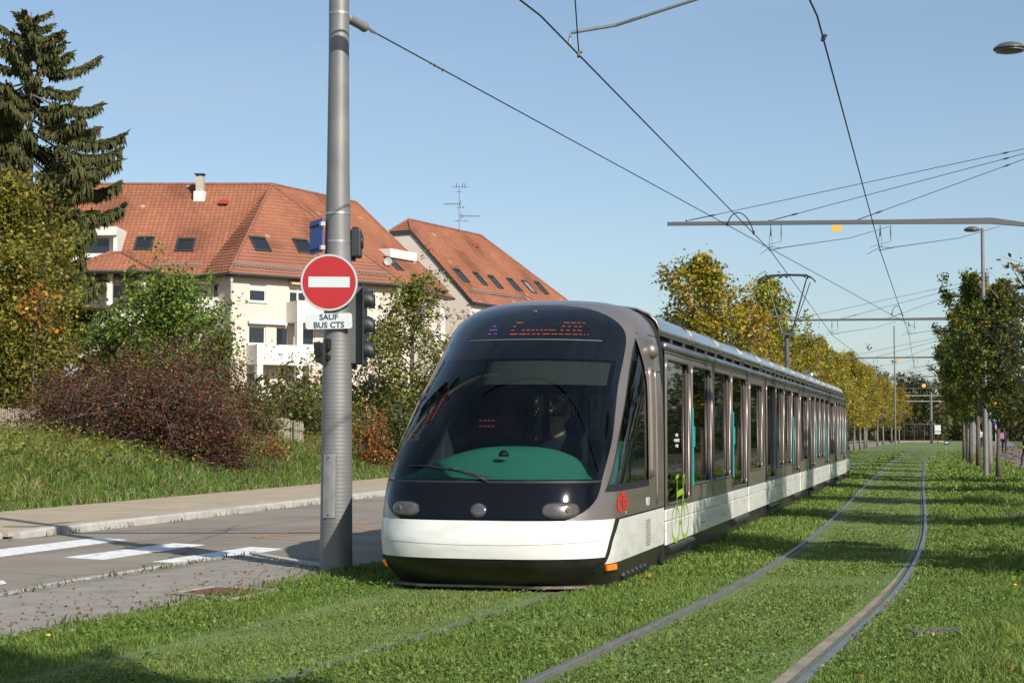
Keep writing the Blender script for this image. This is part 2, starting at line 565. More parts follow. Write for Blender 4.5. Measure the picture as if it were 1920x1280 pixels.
# rusty access cover
cx = sum((p for p in COVER), Vector()) / 4
acc = empty('access_cover', (cx.x, cx.y, 0.03))
tag(acc, 'rusty red-brown steel access cover set into the grey paving', 'cover')
b = MB(); q = [p - cx for p in COVER]
b.prism([(p.x, p.y) for p in q], -0.004, 0.012, lambda u, v, d: (u * 0.93, v * 0.93, d))
M_rust = mat('rusty_plate', (0.11, 0.045, 0.035), 0.8, 0.2, var=0.35, vscale=9, col2=(0.17, 0.085, 0.065), bump=0.5, bscale=40, obj=False)
b.build('plate', M_rust, acc)
b = MB()
e0, e1 = (q[1] - q[0]), (q[3] - q[0])
for i in range(1, 14):
    a = q[0] + e1 * (i / 14); c = q[1] + (q[2] - q[1]) * (i / 14)
    b.tube([(a.x * .9, a.y * .9, 0.012), (c.x * .9, c.y * .9, 0.012)], 0.006, 4)
tag(b.build('tread_ribs', M_rust, acc), kind='stuff')
b = MB()
for i in range(4):
    a, c = q[i], q[(i + 1) % 4]
    b.tube([(a.x, a.y, 0.004), (c.x, c.y, 0.004)], 0.022, 6)
b.build('frame', mat('cover_mortar', (0.27, 0.235, 0.18), 0.9, var=0.2), acc)

# short turf of the track bed farther off
ysl = list(range(6, 330, 6))
b = MB(); b.grid(lambda i, j: tuple(off((-5.8, -3.8, -2.3, 0.0, 2.0, 4.55)[i], ysl[j], 0.003)), list(range(6)), list(range(len(ysl))))
tag(b.build('lawn', mat('far_turf', (0.085, 0.135, 0.028), 0.95, var=0.3, vscale=0.8, col2=(0.14, 0.19, 0.042), bump=0.6, bscale=20, obj=False, detail=8)), kind='structure')

# footpath on the right
M_path = mat('path_asphalt', (0.17, 0.16, 0.155), 0.9, var=0.2, vscale=2, bump=0.3, bscale=60, obj=False)
ysp = list(range(10, 330, 6))
b = MB(); b.grid(lambda i, j: tuple(off((4.6 if i == 0 else 8.0) + 4.5 * min(max((62 - ysp[j]) / 14, 0), 1), ysp[j], 0.006)), [0, 1], list(range(len(ysp))))
tag(b.build('footpath', M_path), kind='structure')

# ------------------------------------------------------------------ rails
M_rail = mat('rail_steel', (0.15, 0.14, 0.135), 0.65, 0.3, var=0.25, vscale=5, bump=0.15, bscale=30, obj=False)
M_railtop = mat('rail_running_band', (0.21, 0.21, 0.215), 0.42, 0.5, var=0.12, vscale=3, obj=False)
M_conc = mat('rail_bed_concrete', (0.25, 0.21, 0.15), 0.95, var=0.25, vscale=3, bump=0.4, bscale=50, obj=False)
def rail(center, side, label, strip=False, dull=False, sink=0.0):
    g = 0.7535 * side
    Ys = [-30] + list(np.arange(0, 60, 1.0)) + list(np.arange(60, 330, 5.0))
    def pt(o, Y, z): return off(center + o, Y, z)
    dz = (-0.012 if dull else 0.0) + sink
    prof = [(-0.040, -0.06), (-0.040, 0.012 + dz), (-0.024, 0.012 + dz), (-0.024, -0.012 + dz), (0.010, -0.012 + dz), (0.010, 0.020 + dz), (0.015, 0.026 + dz), (0.062, 0.026 + dz), (0.067, 0.020 + dz), (0.067, -0.06)]
    b = MB()
    n = len(prof)
    vs = []
    for Y in Ys:
        vs += [pt(g + side * u, Y, z) for u, z in prof]
    fs = []; ms = []
    for i in range(len(Ys) - 1):
        for k in range(n - 1):
            b_ = (i * n + k, i * n + k + 1, (i + 1) * n + k + 1, (i + 1) * n + k)
            fs.append(b_); ms.append(1 if k == 6 and not dull else 0)
    b.add(vs, fs); b.m = ms
    root = empty('tram_rail', tuple(pt(g, 12, 0)))
    o = b.build('rail_head', [M_rail, M_railtop], root)
    o.location = -root.location
    t = MB()
    s0, s1 = (-0.155, -0.043) if strip else (-0.075, -0.043)
    for lo, hi in ((s0, s1), (0.070, 0.088)):
        vs = []
        for Y in Ys:
            if strip and lo < 0: lo = -0.043 - 0.085 * min(max((21.5 - Y) / 9, 0.12), 1)
            vs += [pt(g + side * lo, Y, -0.03), pt(g + side * lo, Y, 0.009 if strip and Y < 22 else -0.004), pt(g + side * hi, Y, 0.009 if strip and Y < 22 else -0.004), pt(g + side * hi, Y, -0.03)]
        fs = []
        for i in range(len(Ys) - 1):
            for k in range(3):
                fs.append((i * 4 + k, i * 4 + k + 1, (i + 1) * 4 + k + 1, (i + 1) * 4 + k))
        t.add(vs, fs)
    o = t.build('concrete_edging', M_conc, root)
    o.location = -root.location
    tag(root, label, 'rail')
rail(0, 1, 'curved grooved rail nearest the right-hand tree row, with pale concrete strip beside it', strip=True)
rail(0, -1, 'grooved rail in the grass, second from the right, left rail of the empty track')
rail(SEP, 1, 'grooved rail coming out from under the tram on its right side', dull=True)
rail(SEP, -1, 'grooved rail under the left side of the tram, almost buried in grass', dull=True, sink=-0.03)
# ------------------------------------------------------------------ the tram
TH = rad(14.64)
NOSE = Vector((-0.335, 15.93, 0))
LC = 3.59
MODS = [0, 8.2, 11.0, 17.9, 20.7, 27.2, 29.8, 34.8]
TLEN = 2 * LC + MODS[-1]
tram = empty('tram', NOSE, -TH)
tag(tram, 'silver-brown low-floor tram with white skirt and huge dark curved windscreen', 'tram')
M_silver = mat('tram_metallic_paint', (0.255, 0.212, 0.188), 0.38, 0.6, var=0.10, vscale=1.6, coat=0.35, detail=8)
M_chrome = mat('tram_roof_metal', (0.40, 0.395, 0.40), 0.18, 0.9, var=0.1, vscale=1.2, bump=0.02, bscale=3, coat=0.3)
M_white = mat('tram_white_paint', (0.585, 0.565, 0.515), 0.32, 0.0, var=0.10, vscale=2.2, coat=0.35, col2=(0.74, 0.73, 0.685), detail=9, stretch=(1, 1, 3), ramp=(0.28, 0.52))
M_black = mat('tram_black_gloss', (0.005, 0.006, 0.009), 0.09, 0.0, spec=0.24)
M_rubber = mat('black_rubber', (0.012, 0.012, 0.013), 0.6)
M_dark = mat('tram_underskirt', (0.03, 0.028, 0.026), 0.4, 0.3, var=0.3, vscale=3, bump=0.1, bscale=12)
M_inner = mat('tram_inner_dark', (0.055, 0.057, 0.065), 0.7)
M_inbeige = mat('tram_inner_beige', (0.42, 0.38, 0.28), 0.6)
M_green = mat('dashboard_green', (0.065, 0.32, 0.225), 0.55, var=0.08, vscale=2)
M_teal = mat('teal_handle', (0.025, 0.27, 0.27), 0.4)
M_blind = mat('grey_blind', (0.05, 0.047, 0.043), 0.8, var=0.1, vscale=3, stretch=(1, 1, 8))
G_front = glass_mat('windscreen_glass', (0.50, 0.58, 0.57), ior=1.42)
G_side = glass_mat('tram_tinted_glass', (0.24, 0.25, 0.245), ior=1.7)
M_frame = mat('window_surround_metal', (0.20, 0.170, 0.155), 0.36, 0.75)

def smooth_interp(xs, ys):
    xs = np.array(xs, float); ys = np.array(ys, float)
    d = np.gradient(ys, xs)
    @lru_cache(maxsize=None)
    def f(x):
        x = min(max(x, xs[0]), xs[-1])
        i = min(max(int(np.searchsorted(xs, x)) - 1, 0), len(xs) - 2)
        h = xs[i + 1] - xs[i]; t = (x - xs[i]) / h
        return float((2 * t**3 - 3 * t**2 + 1) * ys[i] + (t**3 - 2 * t**2 + t) * h * d[i] + (-2 * t**3 + 3 * t**2) * ys[i + 1] + (t**3 - t**2) * h * d[i + 1])
    return f
hwf = smooth_interp([0.03, .16, .27, .5, .7, 1.2, 1.7, 2.1, 2.35, 2.55, 2.7, 2.82, 2.92, 2.98, 3.02, 3.035], [1.13, 1.17, 1.19, 1.2, 1.2, 1.2, 1.195, 1.185, 1.17, 1.145, 1.10, 1.02, .89, .72, .45, .10])
nf = smooth_interp([0.03, .16, .27, .45, .7, 1.06, 1.4, 1.8, 2.1, 2.35, 2.55, 2.7, 2.82, 2.92, 2.98, 3.02, 3.035], [.42, .2, .06, 0.0, .04, .16, .37, .69, .98, 1.27, 1.56, 1.82, 2.08, 2.38, 2.65, 2.93, 3.1])
Df_ = smooth_interp([0.03, .7, 1.06, 1.8, 2.35, 2.7, 3.035], [1.1, 1.1, 1.15, 1.6, 1.9, 1.6, .9])
pf = smooth_interp([0.03, .7, 1.06, 2.0, 2.7, 3.035], [2.9, 3.0, 2.9, 2.3, 2.1, 2.05])
def plan(u, z, inset=0.0):
    """one side: u 0 nose .. 1 end of the round front .. 2 end of the cab"""
    hw, n = hwf(z) - inset, nf(z) + inset
    D = min(Df_(z), (LC - n) * 0.85); p = pf(z)
    a = abs(u)
    if a <= 1:
        be = a * math.pi / 2
        s_, c_ = math.sin(be), max(math.cos(be), 0.0)
        k = (s_**p + c_**p)**(-1 / p)
        x, y = hw * s_ * k, n + D * (1 - c_ * k)
    else:
        x, y = hw, n + D + (a - 1) * (LC - n - D)
    return (x if u >= 0 else -x), y
@lru_cache(maxsize=None)
def u_of_s(z, s):
    lo, hi = 0.0, 2.0
    for _ in range(26):
        m_ = (lo + hi) / 2
        if plan(m_, z)[1] < s: lo = m_
        else: hi = m_
    return (lo + hi) / 2
s_glass = smooth_interp([.70, .8, .9, 1.0, 1.06, 1.5, 2.0, 2.3, 2.5, 2.6, 2.7], [.17, .34, .47, .555, .60, 1.09, 1.66, 2.08, 2.33, 2.42, 2.46])
def uw(z):
    return u_of_s(z, s_glass(z) if z < 2.7 else 2.46)
ZTOP = 2.93
s_w1 = lambda z: float(np.interp(z, [.96, 1.5, 2.0, 2.56], [.60, 1.20, 1.84, 2.58]))
s_w2 = lambda z: 2.60
def zlist(a, b_, n=14): return [a + (b_ - a) * i / n for i in range(n + 1)]
def patch(name, zs, u0, u1, m, nu=16, inset=0.0, parent=tram, both=False, flip=False, smooth=True):
    """skin patch between the borders u0(z) and u1(z); both = also the mirrored side in its own object"""
    objs = []
    for sg in ((1, -1) if both else (1,)):
        b = MB()
        def fn(i, z):
            a, c = u0(z), u1(z)
            u = a + (c - a) * i / nu
            x, y = plan(sg * u, z, inset)
            if flip: x, y = -x, TLEN - y
            return (x, y, z)
        b.grid(fn, list(range(nu + 1)), zs)
        objs.append(b.build(name, m, parent, smooth))
    return objs
K = lambda v: (lambda z: v)
def cab(flip):
    zt = zlist(2.48, ZTOP, 10)
    ztop2 = [ZTOP, 2.945, 2.955, 2.965, 2.975, 2.985, 2.995, 3.005, 3.015, 3.025, 3.03, 3.035]
    patch('lower_skirt', zlist(.015, .335, 6), K(-2), K(2), M_dark, 60, flip=flip, inset=0.007)
    ub = lambda z: u_of_s(z, float(np.interp(z, [.27, .5, .70], [.50, .60, .78])))
    patch('bumper', zlist(.34, .70, 8), lambda z: -ub(z), ub, M_white, 48, flip=flip)
    patch('bumper_seal', zlist(.20, .70, 8), lambda z: u_of_s(z, float(np.interp(z, [.2, .27, .5, .70], [.44, .50, .60, .78]))), lambda z: u_of_s(z, float(np.interp(z, [.2, .27, .5, .70], [.50, .56, .68, .95]))), M_rubber, 4, inset=-0.004, both=True, flip=flip)
    us = lambda z: u_of_s(z, float(np.interp(z, [.27, .5, .70], [.57, .69, .96])))
    patch('cab_skirt', zlist(.27, .685, 8), us, K(2), M_white, 24, both=True, flip=flip)
    patch('front_panel', zlist(.715, 1.055, 10), lambda z: -uw(z), uw, M_black, 48, flip=flip)
    patch('panel_gap', zlist(.68, .72, 2), K(-2), K(2), M_rubber, 60, inset=0.02, flip=flip)
    # windscreen: black surround, clear lower part
    clear = lambda z: uw(z) - 0.045
    patch('windscreen', zlist(1.075, 2.29, 22), lambda z: -clear(z), clear, G_front, 48, flip=flip)
    patch('windscreen_border', zlist(1.055, 2.5, 20), lambda z: clear(z) - 0.002, uw, M_black, 3, both=True, flip=flip, inset=0.001)
    patch('windscreen_sill', [1.055, 1.076], lambda z: -uw(z), uw, M_rubber, 48, flip=flip)
    patch('windscreen_header', zlist(2.29, 2.5, 8) + zt[1:], lambda z: -uw(z), uw, M_black, 48, flip=flip, inset=0.0005)
    # painted shell
    patch('shell_below_window', zlist(.70, .96, 5), uw, K(2), M_silver, 28, both=True, flip=flip)
    patch('pillar', zlist(.96, 2.56, 22), uw, lambda z: u_of_s(z, s_w1(z)), M_silver, 4, both=True, flip=flip)
    for g_ in patch('side_window', zlist(.96, 2.56, 20), lambda z: u_of_s(z, s_w1(z)), lambda z: u_of_s(z, s_w2(z)), G_side if False else glass_mat('cab_side_glass', (0.42, 0.46, 0.45)), 10, both=True, flip=flip, inset=0.012): pass
    patch('side_window_seal', zlist(.955, 1.03, 2), lambda z: u_of_s(z, s_w1(max(z, .96))), lambda z: u_of_s(z, s_w2(z)), M_rubber, 10, both=True, flip=flip, inset=0.006)
    patch('side_window_edge', zlist(.96, 2.56, 16), lambda z: u_of_s(z, s_w1(z)), lambda z: u_of_s(z, s_w1(z) + 0.04), M_rubber, 2, both=True, flip=flip, inset=0.007)
    patch('shell_behind_window', zlist(.96, 2.56, 16), lambda z: u_of_s(z, s_w2(z)), K(2), M_silver, 10, both=True, flip=flip)
    patch('shell_shoulder', zlist(2.56, ZTOP, 9), uw, K(2), M_silver, 20, both=True, flip=flip)
    b = MB()
    def fn(i, z):
        x, y = plan(i / 30.0, z)
        if flip: x, y = -x, TLEN - y
        return (x, y, z)
    b.grid(fn, list(range(-60, 61)), ztop2)
    b.build('roof_cap', M_silver, tram, True)
cab(False); cab(True)
# ---- cab furniture (front)
def ps(u, z, inset=0.0):
    x, y = plan(u, z, inset); return Vector((x, y, z))
def lamp_unit(name, uc, zc, hu, hz, m_lens, ring=True, power=0.55):
    """rounded lens lying on the front skin"""
    b = MB(); N = 28
    out_ = []; 
    for k in range(N):
        q = 2 * math.pi * k / N
        cu = math.copysign(abs(math.cos(q))**power, math.cos(q)); su = math.copysign(abs(math.sin(q))**power, math.sin(q))
        out_.append((uc + hu * cu, zc + hz * su))
    c0 = ps(uc, zc, -0.018)
    vs = [c0]; 
    for sc_, ins in ((0.55, -0.017), (0.9, -0.012), (1.0, -0.001)):
        for (u, z) in out_:
            vs.append(ps(uc + (u - uc) * sc_, zc + (z - zc) * sc_, ins))
    fs = [(0, 1 + k, 1 + (k + 1) % N) for k in range(N)]
    for r_ in range(2):
        o_ = 1 + r_ * N
        fs += [(o_ + k, o_ + N + k, o_ + N + (k + 1) % N, o_ + (k + 1) % N) for k in range(N)]
    b.add(vs, fs)
    o = b.build(name, m_lens, tram, True)
    if ring:
        t = MB(); t.tube([ps(u, z, -0.003) for u, z in out_ + out_[:1]], 0.006, 5)
        t.build('bezel', M_rubber, o)
    return o
M_lens = mat('headlight_lens', (0.085, 0.08, 0.082), 0.2, 0.1, var=0.3, vscale=9)
hl = lamp_unit('headlight', 0.40, .80, 0.088, 0.072, M_lens, power=.7)
hl2 = lamp_unit('headlight', -0.40, .80, 0.088, 0.072, M_lens, power=.7)
M_amber = mat('amber_lens', (0.9, 0.22, 0.02), 0.25, coat=0.6, emit=(1, .25, .02), es=0.25)
for h_, uc in ((hl, 0.435), (hl2, -0.425)):
    t = MB(); t.lathe([(0.001, 0.0), (0.03, 0.004), (0.042, 0.0)], 16)
    oo = t.build('bulb', mat('amber_bulb', (0.13, 0.08, 0.06), 0.3), h_, True)
    p = ps(uc, .80, -0.0195); nrm = (ps(uc, .80, -0.1) - ps(uc, .80, 0)).normalized()
    oo.matrix_local = Matrix.Translation(p) @ nrm.to_track_quat('Z', 'Y').to_matrix().to_4x4()
lamp_unit('centre_lamp', 0.0, .797, 0.042, 0.065, M_lens, power=1.0)
for sg in (1, -1):
    b = MB()
    zs = [.20, .26]
    uu = [u_of_s(.22, .64), u_of_s(.22, .72), u_of_s(.22, .80), u_of_s(.22, .88)]
    b.grid(lambda u, z: tuple(ps(sg * u, z, -0.018)), uu, zs)
    b.add([ps(sg * uu[0], zs[0], -0.018), ps(sg * uu[0], zs[1], -0.018), ps(sg * uu[0], zs[1], .01), ps(sg * uu[0], zs[0], .01)], [(0, 1, 2, 3)])
    b.add([ps(sg * uu[-1], zs[0], -0.018), ps(sg * uu[-1], zs[1], -0.018), ps(sg * uu[-1], zs[1], .01), ps(sg * uu[-1], zs[0], .01)], [(0, 1, 2, 3)])
    b.grid(lambda u, i: tuple(ps(sg * u, zs[1], -0.018 + 0.03 * i)), uu, [0, 1])
    b.build('turn_signal', M_amber, tram)
# bumper seam line
b = MB(); b.tube([ps(u / 20, .50 - 0.03 * math.cos(u / 20 * math.pi * 0.9), -0.0005) for u in range(-13, 14)], 0.0025, 4)
b.build('bumper_seam', mat('seam_grey', (0.25, 0.25, 0.24), 0.6), tram)
# vents on the cab skirt
b = MB()
for i in range(12):
    z = .33 + i * 0.024
    y = 2.55
    b.box((hwf(z) + 0.0015, y, z), (0.004, 0.26, 0.006))
tag(b.build('vent_slots', M_rubber, tram), kind='stuff')
# bogie hardware under the cab edge
b = MB()
for i in range(6):
    b.lathe([(0.03, -0.02), (0.05, 0), (0.035, 0.025)], 10, c=(1.15, 1.35 + i * 0.24, 0.10), axis='x')
    b.box((1.145, 1.46 + i * 0.24, 0.09), (0.06, 0.08, 0.06))
b.build('bogie_fittings', M_rubber, tram)
# low obstacle plate at the nose
b = MB(); b.prism([(-1.0, .55), (-.7, .38), (.55, .36), (.95, .52), (1.0, 1.0), (-1.0, 1.0)], 0.035, 0.06, lambda u, v, d: (u, v, d))
b.build('obstacle_plate', mat('worn_steel', (0.24, 0.2, 0.17), 0.5, 0.7, var=0.3, vscale=6), tram)
# wiper
b = MB()
piv = ps(0.02, 1.07, -0.02)
W = [ps(-0.40, 1.215, -0.022), ps(-0.28, 1.21, -0.028), ps(-0.15, 1.175, -0.028), ps(0.06, 1.115, -0.022)]
b.tube(W, [0.006, 0.011, 0.012, 0.006], 6)
b.tube([ps(0.03, 1.07, -0.012), ps(-0.02, 1.115, -0.04), ps(-0.15, 1.18, -0.04)], 0.012, 6)
b.box(tuple(ps(-0.15, 1.18, -0.035)), (0.09, 0.03, 0.03))
b.build('wiper', M_rubber, tram, True)
# dashboard, blind, bulkhead, seat, screens
b = MB()
def dash(i, j):
    u = -0.98 + 1.96 * i / 30; t = j / 12
    z0 = 1.085
    x, y = plan(u * 0.60, z0, 0.05)
    xb = x * (1 - 0.18 * t); yb = y + (1.45 - y) * t
    z = z0 + 0.31 * math.sin(t * math.pi / 2) * max(0, 1 - abs(u)**2.8)
    return (xb, yb, z)
b.grid(dash, list(range(31)), list(range(13)))
b.build('dashboard', M_green, tram, True)
b = MB(); b.lathe([(0.055, 0), (0.05, 0.03), (0.035, 0.055), (0.01, 0.065)], 12, c=(0.10, 0.62, 1.30))
b.build('dash_camera', M_rubber, tram, True)
patch('sun_blind', zlist(2.02, 2.285, 6), lambda z: -uw(z) + 0.03, lambda z: uw(z) - 0.06, M_blind, 30, inset=0.05)
patch('inner_liner', zlist(.72, 1.45, 6), lambda z: uw(z) + 0.03, K(2), M_green, 10, inset=0.05, both=True)
patch('upper_liner', zlist(2.31, 2.9, 8), K(-2), K(2), M_inner, 40, inset=0.06)
b = MB()
b.span((-1.12, LC - 0.12, 0.3), (-0.30, LC - 0.08, 2.5)); b.span((0.85, LC - 0.12, 0.3), (1.12, LC - 0.08, 2.5)); b.span((-0.30, LC - 0.12, 0.3), (0.85, LC - 0.08, 1.28)); b.span((-0.30, LC - 0.12, 1.98), (0.85, LC - 0.08, 2.5)); b.span((0.22, LC - 0.12, 1.28), (0.36, LC - 0.08, 1.98))
b.build('cab_bulkhead', M_inner, tram)
b = MB(); b.span((0.60, LC - 0.17, 0.5), (1.12, LC - 0.125, 1.72)); b.build('bulkhead_panel', M_green, tram)
b = MB(); b.span((-1.1, 0.5, 0.30), (1.1, LC, 0.34)); b.build('cab_floor', M_inner, tram)
b = MB(); b.span((-1.0, 1.3, 0.72), (-0.72, 2.2, 1.95)); b.build('equipment_cabinet', M_inner, tram, bevel=0.03)
b = MB(); b.box((0.3, 2.45, 1.25), (0.5, 0.12, 0.95)); b.box((0.3, 2.2, 0.8), (0.5, 0.5, 0.12)); b.box((.3, 2.2, .55), (.15, .15, .4))
b.build('driver_seat', mat('dark_seat_fabric', (0.02, 0.022, 0.03), 0.9), tram, bevel=0.03)
M_red = mat('red_led', (0.3, 0.01, 0.02), 0.5, emit=(1.0, 0.04, 0.10), es=0.12)
b = MB()
for i in range(4):
    for j in range(2):
        b.box((-0.33 + i * 0.045, 1.30, 1.60 + j * 0.06), (0.03, 0.004, 0.012))
tag(b.build('cab_indicator', M_red, tram), kind='stuff')
# destination display: lit diode rows behind the header glass
ROWS = ["..#####.............................####.###.##.##",
        ".##.................................##..##..##.##",
        ".##......##.###.##.##.##.##.#####...##..##..##.###",
        ".######.#####.##..##.##..#####.####.###.####.###.##.#.#"]
M_led = mat('amber_red_diode', (0.4, 0.05, 0.01), 0.5, emit=(1.0, 0.20, 0.08), es=0.32)
M_ledv = mat('violet_diode', (0.1, 0.03, 0.3), 0.5, emit=(0.42, 0.22, 0.85), es=0.3)
ZL = [2.70, 2.655, 2.61, 2.565]
def led_pos(x, z):
    # follow the header glass at lateral position x
    lo, hi = 0.0, 1.0
    for _ in range(24):
        m_ = (lo + hi) / 2
        if plan(m_, z, -0.004)[0] < abs(x): lo = m_
        else: hi = m_
    return plan(lo, z, -0.004)[1]
b = MB(); bv = MB()
for r_, row in enumerate(ROWS):
    for c_, ch in enumerate(row):
        if ch == '#':
            x = -0.10 + c_ * 0.0145; z = ZL[r_]
            b.box((x, led_pos(x, z), z), (0.0105, 0.004, 0.006))
for r_, row in enumerate(["..##", ".#####", ".##..##"]):
    for c_, ch in enumerate(row):
        if ch == '#':
            x = -0.36 + c_ * 0.018; z = ZL[r_ + 1] + 0.01
            bv.box((x, led_pos(x, z), z), (0.011, 0.006, 0.008))
tag(b.build('destination_display', M_led, tram), kind='stuff')
tag(bv.build('line_letter_display', M_ledv, tram), kind='stuff')
b = MB()
b.tube([(x, led_pos(x, 2.5) , 2.5) for x in np.linspace(-0.55, 0.82, 14)], 0.006, 4)
b.build('display_edge', mat('display_trim', (0.16, 0.165, 0.15), 0.5), tram)
b = MB(); b.lathe([(0.001, -0.012), (0.02, -0.01), (0.03, 0)], 12, c=(0.05, led_pos(.05, 2.83), 2.83), axis='y'); b.build('front_camera', M_lens, tram, True)
# wing camera pod
b = MB()
b.lathe([(0.01, -0.10), (0.055, -0.095), (0.085, -0.05), (0.095, 0.0), (0.085, 0.05), (0.06, 0.085), (0.01, 0.10)], 18, c=(0, 0, 0), axis='y')
o = b.build('camera_pod', M_silver, tram, True); o.location = (1.15, 3.0, 2.44)
b = MB()
b.lathe([(0.01, -0.10), (0.055, -0.095), (0.085, -0.05), (0.095, 0.0), (0.085, 0.05), (0.06, 0.085), (0.01, 0.10)], 18, c=(0, 0, 0), axis='y')
o = b.build('camera_pod', M_silver, tram, True); o.location = (-1.15, 3.0, 2.44)
# shell seams
b = MB()
for z in (2.22, 2.62):
    b.tube([(ps(u, z, -0.001)) for u in np.linspace(u_of_s(z, 2.66), 2, 8)], 0.006, 4)
b.tube([(hwf(z) + 0.001, 3.05, z) for z in np.linspace(.72, 1.05, 4)], 0.004, 4)
b.tube([(hwf(1.05) + .001, y, 1.05) for y in (2.6, 3.05)], 0.004, 4)
b.build('shell_seams', M_rubber, tram)
# raised door pillar behind the cab window
b = MB(); b.tube([(hwf(z) - 0.004, 2.72, z) for z in np.linspace(1.05, 2.25, 14)], 0.045, 8); b.tube([(hwf(z) - 0.004, 3.12, z) for z in np.linspace(.75, 2.25, 14)], 0.02, 8)
b.build('door_pillar', M_silver, tram, True)
# writing on the cab side
Rside = Matrix.Rotation(rad(90), 4, 'Z') @ Matrix.Rotation(rad(90), 4, 'X')
def on_side(y, z, x=None):
    return Matrix.Translation(((x if x else hwf(z)) + 0.002, y, z)) @ Rside
def on_skin(s_, z):
    u = u_of_s(z, s_); a, b_ = plan(u - .01, z), plan(u + .01, z)
    x, y = plan(u, z, -0.003); an = math.atan2(b_[1] - a[1], b_[0] - a[0])
    return Matrix.Translation((x, y, z)) @ Matrix.Rotation(an, 4, 'Z') @ Matrix.Rotation(rad(90), 4, 'X')
M_redp = mat('logo_red', (0.62, 0.02, 0.015), 0.4)
M_whitep = mat('number_white', (0.72, 0.72, 0.70), 0.4)
for ch, dy, dz, sz in (('C', -0.175, -0.012, .19), ('T', -0.01, 0.02, .22), ('S', 0.15, -0.015, .18)):
    text_obj('logo_letter', ch, sz, M_redp, tram, on_skin(1.12 + dy, .832 + dz), bold=0.012, sx=1.35)
text_obj('logo_tick', 'I', .07, M_whitep, tram, on_skin(1.25, .745), bold=0.003, sx=1.4)
text_obj('fleet_number', '1051', .125, M_whitep, tram, on_side(2.52, .79), sx=1.0)

# ---- passenger sections
def wall_with_holes(b, y0, y1, z0, z1, holes, x, sg, depth=0.05, mi=0):
    """vertical plane x*sg with rectangular holes and their reveals"""
    ysx = sorted(set([y0, y1] + [h[0] for h in holes] + [h[1] for h in holes]))
    zsx = sorted(set([z0, z1] + [h[2] for h in holes] + [h[3] for h in holes]))
    for i in range(len(ysx) - 1):
        for j in range(len(zsx) - 1):
            yc, zc = (ysx[i] + ysx[i + 1]) / 2, (zsx[j] + zsx[j + 1]) / 2
            if any(h[0] < yc < h[1] and h[2] < zc < h[3] for h in holes): continue
            b.add([(sg * x, ysx[i], zsx[j]), (sg * x, ysx[i + 1], zsx[j]), (sg * x, ysx[i + 1], zsx[j + 1]), (sg * x, ysx[i], zsx[j + 1])], [(0, 1, 2, 3)], mi)
    xi = sg * (x - depth)
    for h in holes:
        a = [(h[0], h[2]), (h[1], h[2]), (h[1], h[3]), (h[0], h[3])]
        for k in range(4):
            (ya, za), (yb, zb) = a[k], a[(k + 1) % 4]
            b.add([(sg * x, ya, za), (sg * x, yb, zb), (xi, yb, zb), (xi, ya, za)], [(0, 1, 2, 3)], mi)
def rounded_rect(y0, y1, z0, z1, r, n=4):
    pts = []
    for (cy, cz, a0) in ((y1 - r, z1 - r, 0), (y0 + r, z1 - r, 90), (y0 + r, z0 + r, 180), (y1 - r, z0 + r, 270)):
        for k in range(n + 1):
            q = rad(a0 + 90 * k / n)
            pts.append((cy + r * math.cos(q), cz + r * math.sin(q)))
    return pts
XS = 1.2
def roof_section(y0, y1, m, name, parent):
    prof = [(1.115, 2.655), (1.14, 2.68), (1.135, 2.74), (1.10, 2.81), (1.02, 2.89), (0.88, 2.95), (0.66, 2.985), (0.35, 3.0), (0, 3.005)]
    prof = prof + [(-x, z) for x, z in prof[-2::-1]]
    b = MB()
    vs = [(x, y0, z) for x, z in prof] + [(x, y1, z) for x, z in prof]
    n = len(prof)
    b.add(vs, [(i, i + 1, n + i + 1, n + i) for i in range(n - 1)])
    o = b.build(name, m, parent, True)
    for yy in (y0, y1):
        t = MB(); t.tube([(x, yy, z + 0.004) for x, z in prof], 0.018, 6)
        t.build('roof_rib', M_frame, parent, True)
    return o
